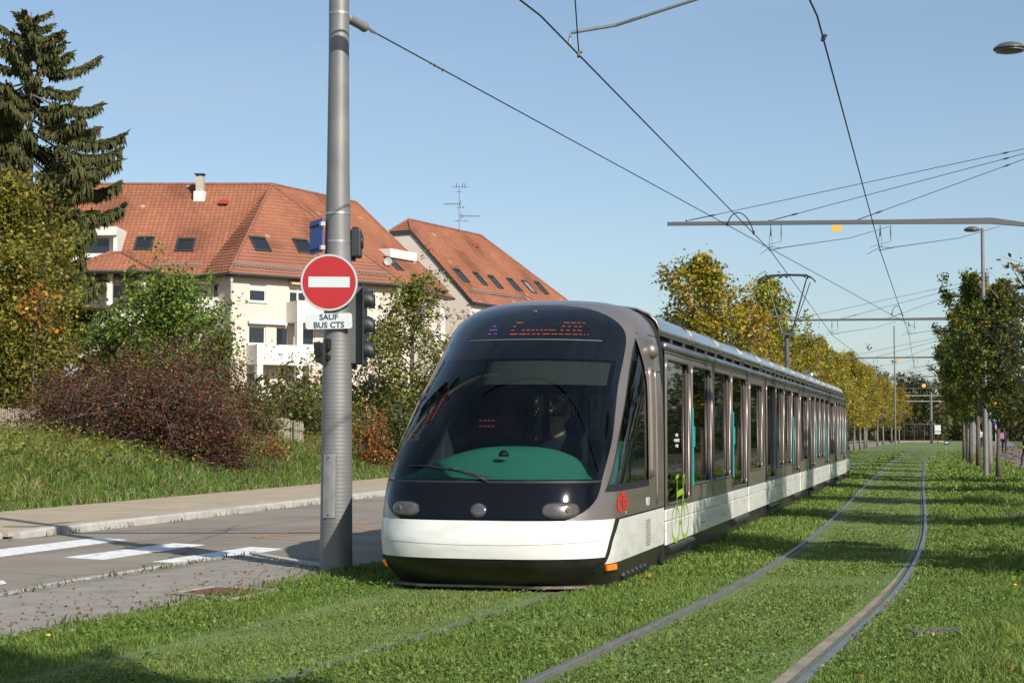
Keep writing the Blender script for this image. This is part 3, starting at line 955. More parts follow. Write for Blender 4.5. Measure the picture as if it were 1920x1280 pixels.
def section(y0, y1, long, bike=False):
    mod = empty('passenger_section', (0, (y0 + y1) / 2, 0)); mod.parent = tram
    root = empty('inner', (0, 0, 0))
    dy = -(y0 + y1) / 2
    class Sh(MB):
        pass
    def fin(b, name, m, **k):
        b.v = [(p[0], p[1] + dy, p[2]) for p in b.v]
        return b.build(name, m, mod, **k)
    g = 0.07
    a, c = y0 + g, y1 - g
    n = 4 if long else 1
    pw = (c - a) / n
    for sg in (1, -1):
        holes = []; kinds = []
        for k in range(n):
            p0, p1 = a + k * pw, a + (k + 1) * pw
            door = long and k in (0, 3)
            if long:
                holes.append((p0 + 0.10, p1 - 0.21 if k != 3 else p1 - 0.13, .715 if door else .89, 2.375))
            else:
                holes.append((p0 + 0.30, p1 - 0.62, .92, 2.33))
            kinds.append(door)
        b = MB()
        wall_with_holes(b, a, c, .655, 2.50, holes, XS, sg)
        fin(b, 'side_wall', M_silver)
        for h, door in zip(holes, kinds):
            b = MB(); q = rounded_rect(*h, 0.10)
            b.add([(sg * (XS - 0.03), y, z) for y, z in q], [tuple(range(len(q)))])
            # corner fillers keep the round corners of the opening
            fin(b, 'door_glass' if door else 'window_glass', G_side)
            b = MB()
            q2 = rounded_rect(h[0] - .012, h[1] + .012, h[2] - .012, h[3] + .012, 0.11)
            b.tube([(sg * (XS - 0.002), y, z) for y, z in q2 + q2[:1]], 0.019, 6)
            cr_ = 0.11
            for (yy, zz, ay, az) in ((h[0], h[2], 1, 1), (h[1], h[2], -1, 1), (h[0], h[3], 1, -1), (h[1], h[3], -1, -1)):
                arc = [(yy + ay * cr_ * (1 - math.sin(rad(t_))), zz + az * cr_ * (1 - math.cos(rad(t_)))) for t_ in (0, 22, 45, 67, 90)]
                b.add([(sg * (XS - 0.012), yy, zz)] + [(sg * (XS - 0.012), p_[0], p_[1]) for p_ in arc], [tuple(range(6))])
            # bright upright on the trailing edge
            b.tube([(sg * (XS + 0.004), h[1] + 0.05, h[2] + 0.03), (sg * (XS + 0.010), h[1] + 0.05, (h[2] + h[3]) / 2), (sg * (XS + 0.004), h[1] + 0.05, h[3] - 0.02)], [0.02, 0.023, 0.02], 8)
            fin(b, 'window_surround', M_frame, smooth=True)
        # leaf seams
        b = MB()
        for k in range(n + 1):
            yy = a + k * pw
            b.box((sg * (XS + 0.0006), yy, 1.55), (0.004, 0.016, 1.79))
        b.box((sg * (XS + 0.0012), (a + c) / 2, 2.452), (0.005, c - a - 0.05, 0.014))
        fin(b, 'panel_seams', M_rubber)
        # white skirt panels
        for k in range(n):
            p0, p1 = a + k * pw, a + (k + 1) * pw
            b = MB()
            b.span((sg * 1.16, p0 + 0.006, .245), (sg * 1.214, p1 - 0.006, .515)); b.span((sg * 1.16, p0 + 0.006, .519), (sg * 1.212, p1 - 0.006, .652))
            fin(b, 'skirt_panel', M_white, bevel=0.012)
            if long and k in (1, 2):
                b = MB(); b.box((sg * 1.2155, p0 + pw * .45, .36), (0.003, 0.42, 0.008)); fin(b, 'latch_slot', M_rubber)
            if long and k in (0, 3):
                b = MB(); b.prism([(1.15, .13), (1.25, .16), (1.27, .20), (1.255, .235), (1.15, .24)], p0 + 0.08, p1 - 0.12, lambda u, v, d: (sg * u, d, v))
                fin(b, 'door_step', M_dark, bevel=0.01)
                b = MB()
                yh = (p1 - 0.03) if k == 0 else (p0 + 0.03)
                b.box((sg * 1.228, yh, 1.35), (0.022, 0.055, 0.98)); b.box((sg * 1.236, yh + 0.02, 1.48), (0.03, 0.085, 0.26))
                fin(b, 'door_handle', M_teal, bevel=0.006)
        b = MB(); b.span((sg * 1.10, a, .035), (sg * 1.165, c, .245)); fin(b, 'under_panel', M_dark)
        # cornice, slot and brackets
        b = MB(); b.tube([(sg * 1.185, a, 2.525), (sg * 1.185, c, 2.525)], 0.052, 10); fin(b, 'cornice_tube', mat('cornice_steel', (0.23, 0.25, 0.26), 0.3, 0.8), smooth=True)
        b = MB()
        for k in range(n * 2 + 1):
            b.box((sg * 1.11, a + 0.02 + (c - a - 0.04) * k / (n * 2), 2.615), (0.03, 0.06, 0.10))
        tag(fin(b, 'roof_brackets', M_frame), kind='stuff')
        b = MB(); b.span((sg * 0.9, a, 2.5), (sg * 1.06, c, 2.70)); fin(b, 'roof_recess', M_rubber)
    roots = []
    # roof covers
    k = 3 if long else 1
    for i in range(k):
        q0, q1 = a + (c - a) * i / k, a + (c - a) * (i + 1) / k
        o = roof_section(q0 + dy + 0.005, q1 + dy - 0.005, M_chrome, 'roof_cover', mod)
    # inside
    b = MB(); b.span((-1.12, y0, .33), (1.12, y1, .35)); fin(b, 'floor', mat('tram_floor_grey', (0.09, 0.09, 0.1), 0.7))
    b = MB(); b.span((-1.12, y0, 2.48), (1.12, y1, 2.50)); fin(b, 'ceiling', mat('tram_ceiling', (0.20, 0.20, 0.19), 0.7))
    b = MB()
    for yy in (y0 + 0.02, y1 - 0.02):
        for sg in (1, -1):
            b.span((sg * 0.78, yy - 0.02, .35), (sg * 1.12, yy + 0.02, 2.48))
    fin(b, 'portal_lining', M_inbeige)
    if long:
        for k in (1, 2):
            for sg in (1, -1):
                for q in (0.25, 0.75):
                    yy = a + (k + q) * pw
                    b = MB(); b.box((sg * 0.75, yy, .78), (0.62, 0.42, 0.10)); b.box((sg * 0.75, yy + (0.2 if q > .5 else -.2), 1.12), (0.62, 0.07, 0.62)); b.box((sg * 0.8, yy, .54), (0.3, 0.3, 0.4))
                    fin(b, 'seat', mat('seat_blue_grey', (0.05, 0.06, 0.09), 0.85), bevel=0.02)
            b = MB(); b.tube([(0.42, a + (k + .5) * pw, .35), (0.42, a + (k + .5) * pw, 2.48)], 0.02, 8); fin(b, 'grab_pole', M_inbeige)
        b = MB(); b.box((-0.35, a + 2.48 * pw, 1.75), (0.5, 0.02, 0.75)); b.box((-.35, a + 2.47 * pw, 1.52), (.5, .02, .06)); fin(b, 'notice_board', mat('notice_pale', (0.38, 0.36, 0.31), 0.7), bevel=0.01)
    bpy.data.objects.remove(root)
    return mod
secs = []
for i in range(len(MODS) - 1):
    secs.append(section(LC + MODS[i], LC + MODS[i + 1], i % 2 == 0))
# bellows between the sections
for i in range(len(MODS)):
    y = LC + MODS[i]
    b = MB()
    prof = [(1.17, .06), (1.17, 2.4), (1.12, 2.65), (1.06, 2.79), (0.95, 2.88), (0.7, 2.95), (0.3, 2.975), (-0.3, 2.975), (-0.7, 2.95), (-0.95, 2.88), (-1.06, 2.79), (-1.12, 2.65), (-1.17, 2.4), (-1.17, .06)]
    for k in range(5):
        yy = y - 0.07 + k * 0.035
        sc_ = 1.0 if k % 2 == 0 else 0.985
        b.tube([(x * sc_, yy, z) for x, z in prof], 0.022, 5, caps=False)
    n = len(prof)
    b.add([(x * .97, y - .075, z) for x, z in prof] + [(x * .97, y + .075, z) for x, z in prof], [(i_, i_ + 1, n + i_ + 1, n + i_) for i_ in range(n - 1)])
    b.build('bellows', M_rubber, tram)
# the green bicycle sign on the first door
M_lime = mat('lime_decal', (0.27, 0.42, 0.02), 0.5)
def deco(pts, r, closed=False):
    """flat ribbon (width varies) lying on the side of the first section"""
    b = MB(); X = 1.2175
    P = [Vector((0, y, z)) for y, z in pts]
    if closed: P = P + P[:1]
    n = len(P); rs = r if isinstance(r, list) else [r] * n
    vs = []
    for i, p in enumerate(P):
        t = (P[min(i + 1, n - 1)] - P[max(i - 1, 0)])
        if closed and i in (0, n - 1): t = P[1] - P[-2]
        t.normalize(); nn = Vector((0, -t.z, t.y)) * rs[i]
        vs += [(X, p.y + nn.y, p.z + nn.z), (X, p.y - nn.y, p.z - nn.z)]
    b.add(vs, [(2 * i, 2 * i + 1, 2 * i + 3, 2 * i + 2) for i in range(n - 1)])
    return b.build('bicycle_sign', M_lime, tram)
Y0 = LC + 0.95
def ell(cy, cz, ry, rz_, n=40): return [(cy + ry * math.cos(2 * math.pi * k / n), cz + rz_ * math.sin(2 * math.pi * k / n)) for k in range(n)]
for cy, cz in ((Y0 - 0.20, .46), (Y0 + 0.50, .47)):
    e = ell(cy, cz, .30, .20)
    deco(e, [0.010 + 0.018 * max(0, -math.sin(2 * math.pi * k / 40)) for k in range(40)] + [0.010], True)
deco([(Y0 - .2, .46), (Y0 - 0.12, .70), (Y0 - 0.10, .98)], 0.016)
deco([(Y0 - .10, .80), (Y0 + .36, .83)], 0.035)
deco([(Y0 + .5, .47), (Y0 + .38, .75), (Y0 + .34, 1.0), (Y0 + .46, 1.02), (Y0 + .52, .9)], [0.012, .018, .022, .02, .012])
deco([(Y0 + .10, .44), (Y0 + .2, .46), (Y0 + .36, .80)], 0.018)
deco([(Y0 + .02, .46), (Y0 + .26, .46)], 0.03)
deco([(Y0 - .20, 1.0), (Y0 + .02, 1.02)], 0.022)
# door notice
for k, t_ in enumerate(('ACCES', 'INTERDIT AUX', 'CYCLES')):
    text_obj('door_notice', t_, .055, M_whitep, tram, Matrix.Translation((1.174, LC + 1.12, 1.50 - k * .065)) @ Rside)
# pantograph on the third long section
PY = LC + 28.2
M_steel = mat('pantograph_steel', (0.075, 0.08, 0.085), 0.45, 0.6)
panto = empty('pantograph', (0, PY, 3.0)); panto.parent = tram
b = MB(); b.tube([(0, 0, 0), (0, 0, 1.25)], [0.075, 0.065], 12); b.box((0, 0, 1.26), (0.30, 0.3, 0.07)); b.build('post', mat('post_grey', (0.11, 0.115, 0.12), 0.5, 0.4), panto)
b = MB()
for sg in (1, -1):
    b.tube([(sg * .13, 0, 1.27), (sg * .56, 0.03, 2.82)], [0.028, 0.018], 8)
    b.tube([(sg * .56, 0.03, 2.82), (sg * .62, .02, 2.86)], 0.03, 8)
b.tube([(.26, .05, 1.6), (.44, .1, 2.1), (.66, .06, 2.72)], 0.014, 6)
b.tube([(-.3, -.3, 1.72), (-.05, -.1, 1.78), (.22, 0, 1.72)], 0.02, 6)
b.build('linkage', M_steel, panto)
b = MB()
for yy in (-.16, .16):
    b.tube([(-.80, yy, 2.72), (-.72, yy, 2.82), (-.56, yy, 2.90), (0, yy, 2.925), (.56, yy, 2.90), (.72, yy, 2.82), (.80, yy, 2.72)], 0.022, 6)
for x in (-.5, -.16, 0, .5): b.box((x, 0, 2.88), (0.05, 0.36, 0.05))
b.build('contact_head', M_steel, panto, True)
b = MB(); b.box((0.45, LC + 27.9, 3.06), (0.7, 1.7, 0.16)); b.box((-.3, LC + 24.4, 3.05), (.6, 1.1, .12)); b.build('roof_equipment', M_chrome, tram, bevel=0.05)
# ------------------------------------------------------------------ the big mast with its signs
def mast_mat():
    m, t, bs = principled('mast_steel')
    co = t.nodes.new('ShaderNodeTexCoord'); lk = t.links.new
    n1 = t.nodes.new('ShaderNodeTexNoise'); n1.inputs['Scale'].default_value = 2.5; n1.inputs['Detail'].default_value = 6
    n2 = t.nodes.new('ShaderNodeTexNoise'); n2.inputs['Scale'].default_value = 3.5; n2.inputs['Detail'].default_value = 8; n2.inputs['Roughness'].default_value = 0.7
    mpn = t.nodes.new('ShaderNodeMapping'); mpn.inputs['Scale'].default_value = (2, 2, 5)
    r1 = t.nodes.new('ShaderNodeValToRGB'); r1.color_ramp.elements[0].color = (0.17, 0.168, 0.165, 1); r1.color_ramp.elements[1].color = (0.24, 0.237, 0.228, 1)
    r1.color_ramp.elements[0].position = 0.3; r1.color_ramp.elements[1].position = 0.7
    r2 = t.nodes.new('ShaderNodeValToRGB'); r2.color_ramp.elements[0].position = 0.66; r2.color_ramp.elements[0].color = (0, 0, 0, 1); r2.color_ramp.elements[1].position = 0.74; r2.color_ramp.elements[1].color = (1, 1, 1, 1)
    mxx = t.nodes.new('ShaderNodeMix'); mxx.data_type = 'RGBA'; mxx.inputs['B'].default_value = (0.22, 0.11, 0.05, 1)
    lk(co.outputs['Object'], n1.inputs['Vector']); lk(co.outputs['Object'], mpn.inputs['Vector']); lk(mpn.outputs['Vector'], n2.inputs['Vector'])
    lk(n1.outputs['Fac'], r1.inputs['Fac']); lk(n2.outputs['Fac'], r2.inputs['Fac'])
    lk(r1.outputs['Color'], mxx.inputs['A']); lk(r2.outputs['Color'], mxx.inputs['Factor']); lk(mxx.outputs['Result'], bs.inputs['Base Color'])
    bs.inputs['Roughness'].default_value = 0.5; bs.inputs['Metallic'].default_value = 0.35
    return m
M_mast = mast_mat()
M_galv = mat('galvanised', (0.42, 0.42, 0.42), 0.4, 0.7, var=0.15, vscale=8)
MP = gr(630, 1076)
mast = empty('catenary_mast', MP)
tag(mast, 'thick grey steel mast with ribbed lower half, carrying the no-entry sign', 'mast')
ZS = 2.55
b = MB(); prof = [(0.182, 0.0)]
z = 0.0
while z < ZS:
    r0 = 0.178 - 0.022 * z / 2.6
    prof += [(r0, z + 0.004), (r0 + 0.0011, z + 0.013), (r0 + 0.0011, z + 0.024), (r0, z + 0.034)]
    z += 0.042
b.lathe(prof, 40); b.build('ribbed_sleeve', M_mast, mast, True, auto=50)
b = MB(); b.lathe([(0.150, ZS), (0.146, 3.4), (0.125, 4.4), (0.113, 5.6), (0.108, 8.5), (0.02, 8.55)], 40); b.build('upper_shaft', M_mast, mast, True, auto=50)
for z_, r_ in ((3.93, .139), (3.62, .144), (6.15, .113), (6.32, .112)):
    b = MB(); b.lathe([(r_ - .01, z_ - .016), (r_ + .002, z_ - .014), (r_ + .002, z_ + .014), (r_ - .01, z_ + .016)], 40); b.build('clamp_band', M_galv, mast, True, auto=40)
b = MB()
ang_ = math.atan2(-1, -0.35)
def cyl_pt(a, z, r): return (r * math.cos(a), r * math.sin(a), z)
for (za, zb) in ((0.62, 1.32),):
    arc = [ang_ - 0.42 + 0.84 * k / 8 for k in range(9)]
    b.grid(lambda a, z: cyl_pt(a, z, 0.184 - 0.022 * z / 2.6), arc, [za, za + .35, zb])
    b.tube([cyl_pt(a, za, .183) for a in arc], 0.004, 4); b.tube([cyl_pt(a, zb, .176) for a in arc], 0.004, 4)
    b.tube([cyl_pt(arc[0], za, .183), cyl_pt(arc[0], zb, .176)], 0.004, 4); b.tube([cyl_pt(arc[-1], za, .183), cyl_pt(arc[-1], zb, .176)], 0.004, 4)
    for zz in (za + .04, zb - .04): b.lathe([(0.012, -.006), (.012, .006)], 8, c=(cyl_pt(ang_, zz, .186)[0], cyl_pt(ang_, zz, .186)[1], zz))
b.build('access_hatch', mat('hatch_grey', (0.30, 0.295, 0.28), 0.5, 0.4, var=0.2, vscale=6), mast)
MX, MY = MP.x, MP.y
# no-entry sign
M_signred = mat('sign_red', (0.36, 0.007, 0.011), 0.45, var=0.05, vscale=3)
M_signwhite = mat('sign_white', (0.50, 0.535, 0.535), 0.5)
M_signback = mat('sign_back_grey', (0.30, 0.31, 0.32), 0.5, 0.4)
sp = at(617, 529.5, MY - 0.20)
sg_ = empty('no_entry_sign', sp, rad(4)); tag(sg_, 'round red no-entry sign with white bar, strapped to the mast', 'sign')
R_ = 0.307
b = MB(); b.lathe([(R_ - .02, .0), (R_, .0), (R_ + .004, .012), (R_, .03), (R_ - .02, .03)], 56, axis='y', caps=False); b.build('rim', mat('sign_rim', (0.46, 0.47, 0.46), 0.4, 0.2), sg_, True, auto=40)
b = MB(); b.lathe([(R_ - .018, .004), (R_ - .018, .02)], 56, axis='y'); b.build('red_face', M_signred, sg_, True, auto=40)
b = MB(); b.box((0, .002, 0.005), (0.445, .003, .115)); b.build('white_bar', M_signwhite, sg_)
b = MB(); b.box((0.05, .045, .1), (.10, .03, .04)); b.box((.05, .045, -.1), (.10, .03, .04)); b.build('bracket', M_galv, sg_)
sp = at(616.5, 602, MY - 0.20)
s2 = empty('supplementary_sign', sp, rad(6)); s2.rotation_euler = (0, rad(-1.5), rad(5)); tag(s2, 'small white plate reading SAUF BUS CTS under the no-entry sign', 'sign')
q = rounded_rect(-.252, .252, -.085, .085, .03)
b = MB(); b.prism(q, 0, .022, lambda u, v, d: (u, d, v)); b.build('plate', M_signwhite, s2, bevel=0.003)
Mfront = Matrix.Translation((0, -0.002, 0)) @ Matrix.Rotation(rad(90), 4, 'X')
M_ink = mat('sign_ink', (0.015, 0.02, 0.04), 0.6)
text_obj('lettering', 'SAUF', .088, M_ink, s2, Matrix.Translation((0, -0.002, .042)) @ Matrix.Rotation(rad(90), 4, 'X'), bold=.0020)
text_obj('lettering', 'BUS CTS', .088, M_ink, s2, Matrix.Translation((0, -0.002, -.044)) @ Matrix.Rotation(rad(90), 4, 'X'), bold=.0020)
b = MB(); b.box((0.05, .04, 0), (.10, .04, .04)); b.build('bracket', M_galv, s2)
# blue sign seen from behind
sp = at(592, 444, MY + 0.04)
s3 = empty('blue_sign', sp, rad(-62)); tag(s3, 'blue sign plate turned edge-on, high on the mast left side', 'sign')
b = MB(); b.prism(rounded_rect(-.19, .19, -.185, .185, .03), 0, .010, lambda u, v, d: (u, d, v)); b.build('plate', mat('sign_blue', (0.012, 0.07, 0.42), 0.45), s3, bevel=0.003)
for z_ in (.12, -.14):
    b = MB(); b.span((-.15, -.016, z_ - .010), (.21, -.001, z_ + .010)); b.build('back_rail', M_rubber, s3)
b = MB()
for z_ in (.12, -.14):
    b = MB(); b.box((.22, -.01, z_), (.05, .05, .045)); b.build('clamp', M_galv, s3)
# traffic light seen from behind / side
M_tl = mat('traffic_light_black', (0.022, 0.024, 0.026), 0.5, var=0.15, vscale=4)
M_tlp = mat('traffic_light_plate', (0.095, 0.098, 0.096), 0.55, var=0.1, vscale=3)
tp = at(676, 611, MY + 0.05)
tl = empty('traffic_light', tp, 0); tag(tl, 'dark traffic light with three hooded lamps facing right, on the mast', 'traffic light')
b = MB(); b.span((-.13, -.10, -.42), (.035, .16, .42)); b.build('housing', M_tlp, tl, bevel=0.015)
b = MB(); b.span((.036, -.22, -.435), (.052, .26, .435)); b.build('backing_board', M_tl, tl, bevel=0.006)
for k in (-1, 0, 1):
    z_ = k * .275 + .01
    b = MB(); N = 16
    vs = []
    for (xx, r_, dr) in ((.052, .100, 0), (.09, .100, 0), (.135, .093, -.015), (.155, .08, -.025)):
        for j in range(N + 1):
            q = rad(-50 + 280 * j / N)
            vs.append((xx, r_ * math.cos(q), z_ + r_ * math.sin(q) + dr))
    b.add(vs, [(i * (N + 1) + j, i * (N + 1) + j + 1, (i + 1) * (N + 1) + j + 1, (i + 1) * (N + 1) + j) for i in range(3) for j in range(N)])
    h_ = b.build('lamp_hood', M_tl, tl, True)
    b = MB(); b.lathe([(.10, .05), (.095, .062), (.05, .07), (.001, .072)], 20, c=(0, 0, z_), axis='x'); b.build('lens', mat('dark_lens', (0.05, 0.03, 0.02), 0.2), h_, True)
b = MB(); b.box((-.12, 0, .44), (.12, .06, .05)); b.box((-.12, 0, -.45), (.16, .06, .05)); b.build('bracket', M_tl, tl)
tp = at(667, 457, MY + 0.06)
t2 = empty('pedestrian_light', tp, 0); tag(t2, 'small black signal box on the right of the mast above the red sign', 'traffic light')
b = MB(); b.span((-.05, -.10, -.155), (.065, .10, .155)); b.build('housing', M_tl, t2, bevel=0.02)
b = MB(); b.box((-.0, 0, .165), (.07, .14, .03)); b.box((-.03, 0, -.17), (.06, .06, .04)); b.build('bracket', M_tl, t2, bevel=.008)
b = MB(); b.lathe([(.075, .0), (.08, .02), (.07, .028), (.02, .03)], 16, c=(.055, 0, .02), axis='x'); b.build('lamp_hood', M_tl, t2, True)
tp = at(603, 663, MY - 0.12)
t3 = empty('repeater_light', tp, rad(-25)); tag(t3, 'small black repeater signal low on the left of the mast below the signs', 'traffic light')
b = MB()
b.add([(-.075, -.07, .13), (.07, -.07, .115), (.07, .09, .115), (-.075, .09, .13), (-.045, -.06, -.09), (.065, -.07, -.13), (.065, .08, -.13), (-.045, .07, -.09)], [(0, 1, 2, 3), (7, 6, 5, 4), (0, 4, 5, 1), (1, 5, 6, 2), (2, 6, 7, 3), (3, 7, 4, 0)])
b.build('housing', M_tl, t3, bevel=0.018)
b = MB(); b.box((.085, 0, .10), (.05, .06, .12)); b.box((.08, 0, -.04), (.05, .05, .05)); b.build('bracket', M_rubber, t3, bevel=.005)
b = MB(); b.lathe([(.05, -.012), (.055, 0.01), (.03, .016)], 14, c=(0, -.07, .02), axis='y'); b.build('lens', M_rubber, t3)

# ------------------------------------------------------------------ overhead line
M_wire = mat('contact_wire', (0.02, 0.02, 0.022), 0.5, 0.4)
M_boom = mat('boom_grey', (0.075, 0.075, 0.08), 0.5, 0.3)
M_ins = mat('fitting_steel', (0.17, 0.155, 0.13), 0.55, 0.5)
def wire(pts, r, label=None, parent=None, name='contact_wire', sag=0.0, cat='wire'):
    P = []
    for a, c in zip(pts[:-1], pts[1:]):
        a, c = Vector(a), Vector(c)
        n = 8 if sag else 1
        for k in range(n):
            t_ = k / n
            P.append(a.lerp(c, t_) - Vector((0, 0, sag * 4 * t_ * (1 - t_))))
    P.append(Vector(pts[-1]))
    o0 = P[0].copy()
    b = MB(); b.tube([p - o0 for p in P], r, 5)
    o = b.build(name, M_wire, parent)
    if parent is None: o.location = o0
    if label: tag(o, label, cat)
    return o
ZW = 5.87
BY = [17.2, 40.0, 75.0, 114.0, 154.0, 195.0]
def stag(i): return 0.22 if i % 2 else -0.22
w1 = [off(SEP + 0.25, -16, ZW)] + [off(SEP + 0.25, 10, ZW), off(SEP + 0.3, BY[0], ZW)] + [off(SEP + [0.3, .35, -.1, .2, -.2, .2][i], BY[i], ZW) for i in range(1, 6)] + [off(SEP, 260, ZW)]
wire(w1, 0.0105, 'contact wire running above the tram')
w2 = [off(0.25, -16, ZW), off(0.2, 10, ZW), off(0.0, BY[0], ZW)] + [off([0, -.15, .2, -.2, .2, -.2][i], BY[i], ZW) for i in range(1, 6)] + [off(0, 260, ZW)]
wire(w2, 0.0105, 'contact wire running above the empty right-hand track')
# anchored wire from the mast
A0 = Vector((MX, MY, 6.16)); A1 = off(0.55, 70, 5.86)
dA = (A1 - A0).normalized()
an = wire([A0 + dA * 1.0, A1], 0.009, 'slanting wire from the mast tensioner to the right-hand track', name='anchor_wire')
ten = empty('spring_tensioner', A0); tag(ten, 'grey cylinder tensioner at the top of the mast', 'tensioner')
b = MB(); b.tube([dA * .16, dA * .20, dA * .21, dA * .27, dA * .60, dA * .61, dA * .66, dA * .67], [.03, .05, .058, .055, .055, .060, .060, .02], 16); b.build('cylinder', mat('tensioner_grey', (0.23, 0.235, 0.23), 0.5, 0.3), ten, True, auto=40)
b = MB(); b.tube([dA * .66, dA * .78], .012, 6); b.tube([dA * .76 + Vector((0, 0, .015)), dA * .86, dA * 1.0], [.014, .022, .012], 6); b.tube([dA * .05, dA * .2], .025, 6); b.build('shackle', M_galv, ten)
b = MB()
for k in range(4):
    b.tube([dA * (2.55 + .13 * k), dA * (2.61 + .13 * k), dA * (2.67 + .13 * k)], [.008, .022 if k % 2 else .016, .008], 6)
b.build('strain_insulator', M_ins, ten)

def boom_set(i, Y, detail):
    t = empty('cantilever_mast', off(3.62, Y)); base = t.location.copy()
    c, s_ = math.cos(heading(Y)), math.sin(heading(Y))
    zB = 6.53
    xr = 3.62
    names = ['mast and boom nearest the viewer, out at the right edge', 'dark grey boom with orange plate above both tracks, nearest in view', 'boom crossing above the tracks behind the pantograph, second in view', 'third boom above the tracks with a tiny orange plate', 'fourth boom above the tracks, thin and far', 'farthest boom above the tracks']
    tag(t, names[i], 'mast', 'catenary masts along the right side')
    b = MB(); b.tube([(0, 0, 0), (0, 0, 4), (0, 0, 8.7)], [.155, .14, .11], 16); b.lathe([(.2, 0), (.2, .03), (.16, .05)], 16); b.build('shaft', M_mast, t, True, auto=45)
    lft = -9.0
    b = MB()
    # tapered boom, straight across, deeper near the mast
    P = [(lft, .042), (-3.5, .052), (-1.2, .072), (-.35, .045), (-.12, .036)]
    zz = [zB, zB + .05, zB + .075, zB - .02, zB - .03]
    vs = []
    for (x, h), zc in zip(P, zz):
        vs += [(x, -.05, zc - h), (x, .05, zc - h), (x, .05, zc + h), (x, -.05, zc + h)]
    fs = [(4 * k + j, 4 * k + (j + 1) % 4, 4 * k + 4 + (j + 1) % 4, 4 * k + 4 + j) for k in range(4) for j in range(4)] + [(3, 2, 1, 0), (16, 17, 18, 19)]
    b.add(vs, fs); b.build('boom', M_boom, t)
    for xb, zt in ((lft + .45, 8.42), (lft + 2.45, 8.32), (lft + 4.5, 8.22)):
        b = MB(); A, B_ = Vector((xb, 0, zB + .07)), Vector((-.05, 0, zt)); d = (B_ - A).normalized()
        b.tube([A, B_], .008 if detail else .011, 5)
        b.tube([A - Vector((0, 0, .06)), A + Vector((0, 0, .03))], .016, 6)
        if detail:
            b.tube([A + d * .1, A + d * .5], .012, 5); b.tube([A + d * .5, A + d * .62, A + d * .74], [.01, .024, .01], 6)
            b.tube([B_ - d * .9, B_ - d * .8, B_ - d * .7], [.01, .024, .01], 6)
        b.build('stay_wire', M_wire, t)
    # suspension of the two wires
    for o_w, sgx in () if i == 0 else (((w1[i + 2]).x - base.x, 1), ((w2[i + 2]).x - base.x, 1)):
        b = MB()
        zw = ZW
        b.tube([(o_w - .05, 0, zw + .02), (o_w + .35, 0, zw + .10), (o_w + 1.9, 0, zw + .32), (o_w + 2.9, 0, zB - .05)], [.016, .014, .010, .008], 6)
        b.tube([(o_w, 0, zB - .05), (o_w - .03, .1, zw + .12), (o_w + .16, -.7, zw)], .007, 5)
        b.tube([(o_w, 0, zB - .05), (o_w + .02, -.1, zw + .12), (o_w - .16, .7, zw)], .007, 5)
        b.tube([(o_w, 0, zB - .03), (o_w, 0, zB - .22), (o_w, 0, zB - .3)], [.01, .022, .01], 6)
        b.tube([(o_w + .25, 0, zB - .03), (o_w + .25, 0, zB - .2), (o_w + .25, 0, zB - .42)], [.008, .018, .006], 6)
        b.tube([(o_w - .25, 0, zw + .1), (o_w + .25, 0, zB - .42)], .006, 5)
        b.build('wire_hanger', M_ins, t)
    if i == 0:
        o_w = float(np.interp(18.6, [q.y for q in w1], [q.x for q in w1])) - base.x
        b = MB(); b.tube([(o_w - .02, 1.4, ZW + .03), (o_w, 1.4, ZW + .16), (o_w + .5, 1.3, ZW + .22), (o_w + 2.6, 0, zB - .05)], [.02, .02, .02, .014], 8); b.build('steady_arm', M_galv, t)
    if i in (1, 3):
        b = MB(); b.box((lft + 4.06, -.06, zB - .115), (.23, .012, .15)); b.build('number_plate', mat('orange_plate', (0.75, 0.34, 0.02), 0.5), t)
    t.rotation_euler = (0, 0, 0)
    return t
for i in range(6):
    boom_set(i, BY[i], i < 3)
# jumper loops tying parallel wires together
for jn, (Yj, lab) in enumerate(((36.4, 'black jumper loop between the wires just before the nearest boom'), (62.5, 'small jumper loop between wires before the second boom'))):
    f_ = (Yj - A0.y) / (A1.y - A0.y)
    pa = A0.lerp(A1, f_)
    pb = Vector((float(np.interp(Yj, [p.y for p in (w1 if jn == 0 else w2)], [p.x for p in (w1 if jn == 0 else w2)])), Yj, ZW))
    m_ = (pa + pb) / 2
    hgt = .36
    n = 12
    pts = [pa.lerp(pb, k / n) + Vector((0, 0, hgt * math.sin(math.pi * k / n)**.6)) for k in range(n + 1)]
    o0 = pts[0].copy()
    b = MB(); b.tube([p - o0 for p in pts], .013, 6); b.tube([(0, 0, -.02), (0, 0, .06)], .025, 6); pe = pts[-1] - o0; b.tube([pe - Vector((0, 0, .02)), pe + Vector((0, 0, .06))], .025, 6)
    o = b.build('jumper_loop', M_wire); o.location = o0; tag(o, lab, 'cable')
# clamps seen on the near wires
for p, lab in ((Vector((float(np.interp(19.0, [q.y for q in w1], [q.x for q in w1])), 19.0, ZW)), 'wire clamp with slanting bridle on the wire above the tram nose'), (Vector((float(np.interp(18.2, [q.y for q in w2], [q.x for q in w2])), 18.2, ZW)), 'wire clamp on the right-hand contact wire near the top edge')):
    r_ = empty('wire_clamp', p); tag(r_, lab, 'clamp')
    b = MB(); b.box((0, 0, .0), (.035, .12, .05)); b.lathe([(.01, -.02), (.03, 0), (.01, .02)], 8, c=(.02, 0, .03)); b.build('clamp_body', M_ins, r_, bevel=.005)
    if 'bridle' in lab:
        b = MB(); b.tube([(0, 0, .03), (-.12, -1.6, .52)], .008, 5); b.build('bridle_wire', M_wire, r_)

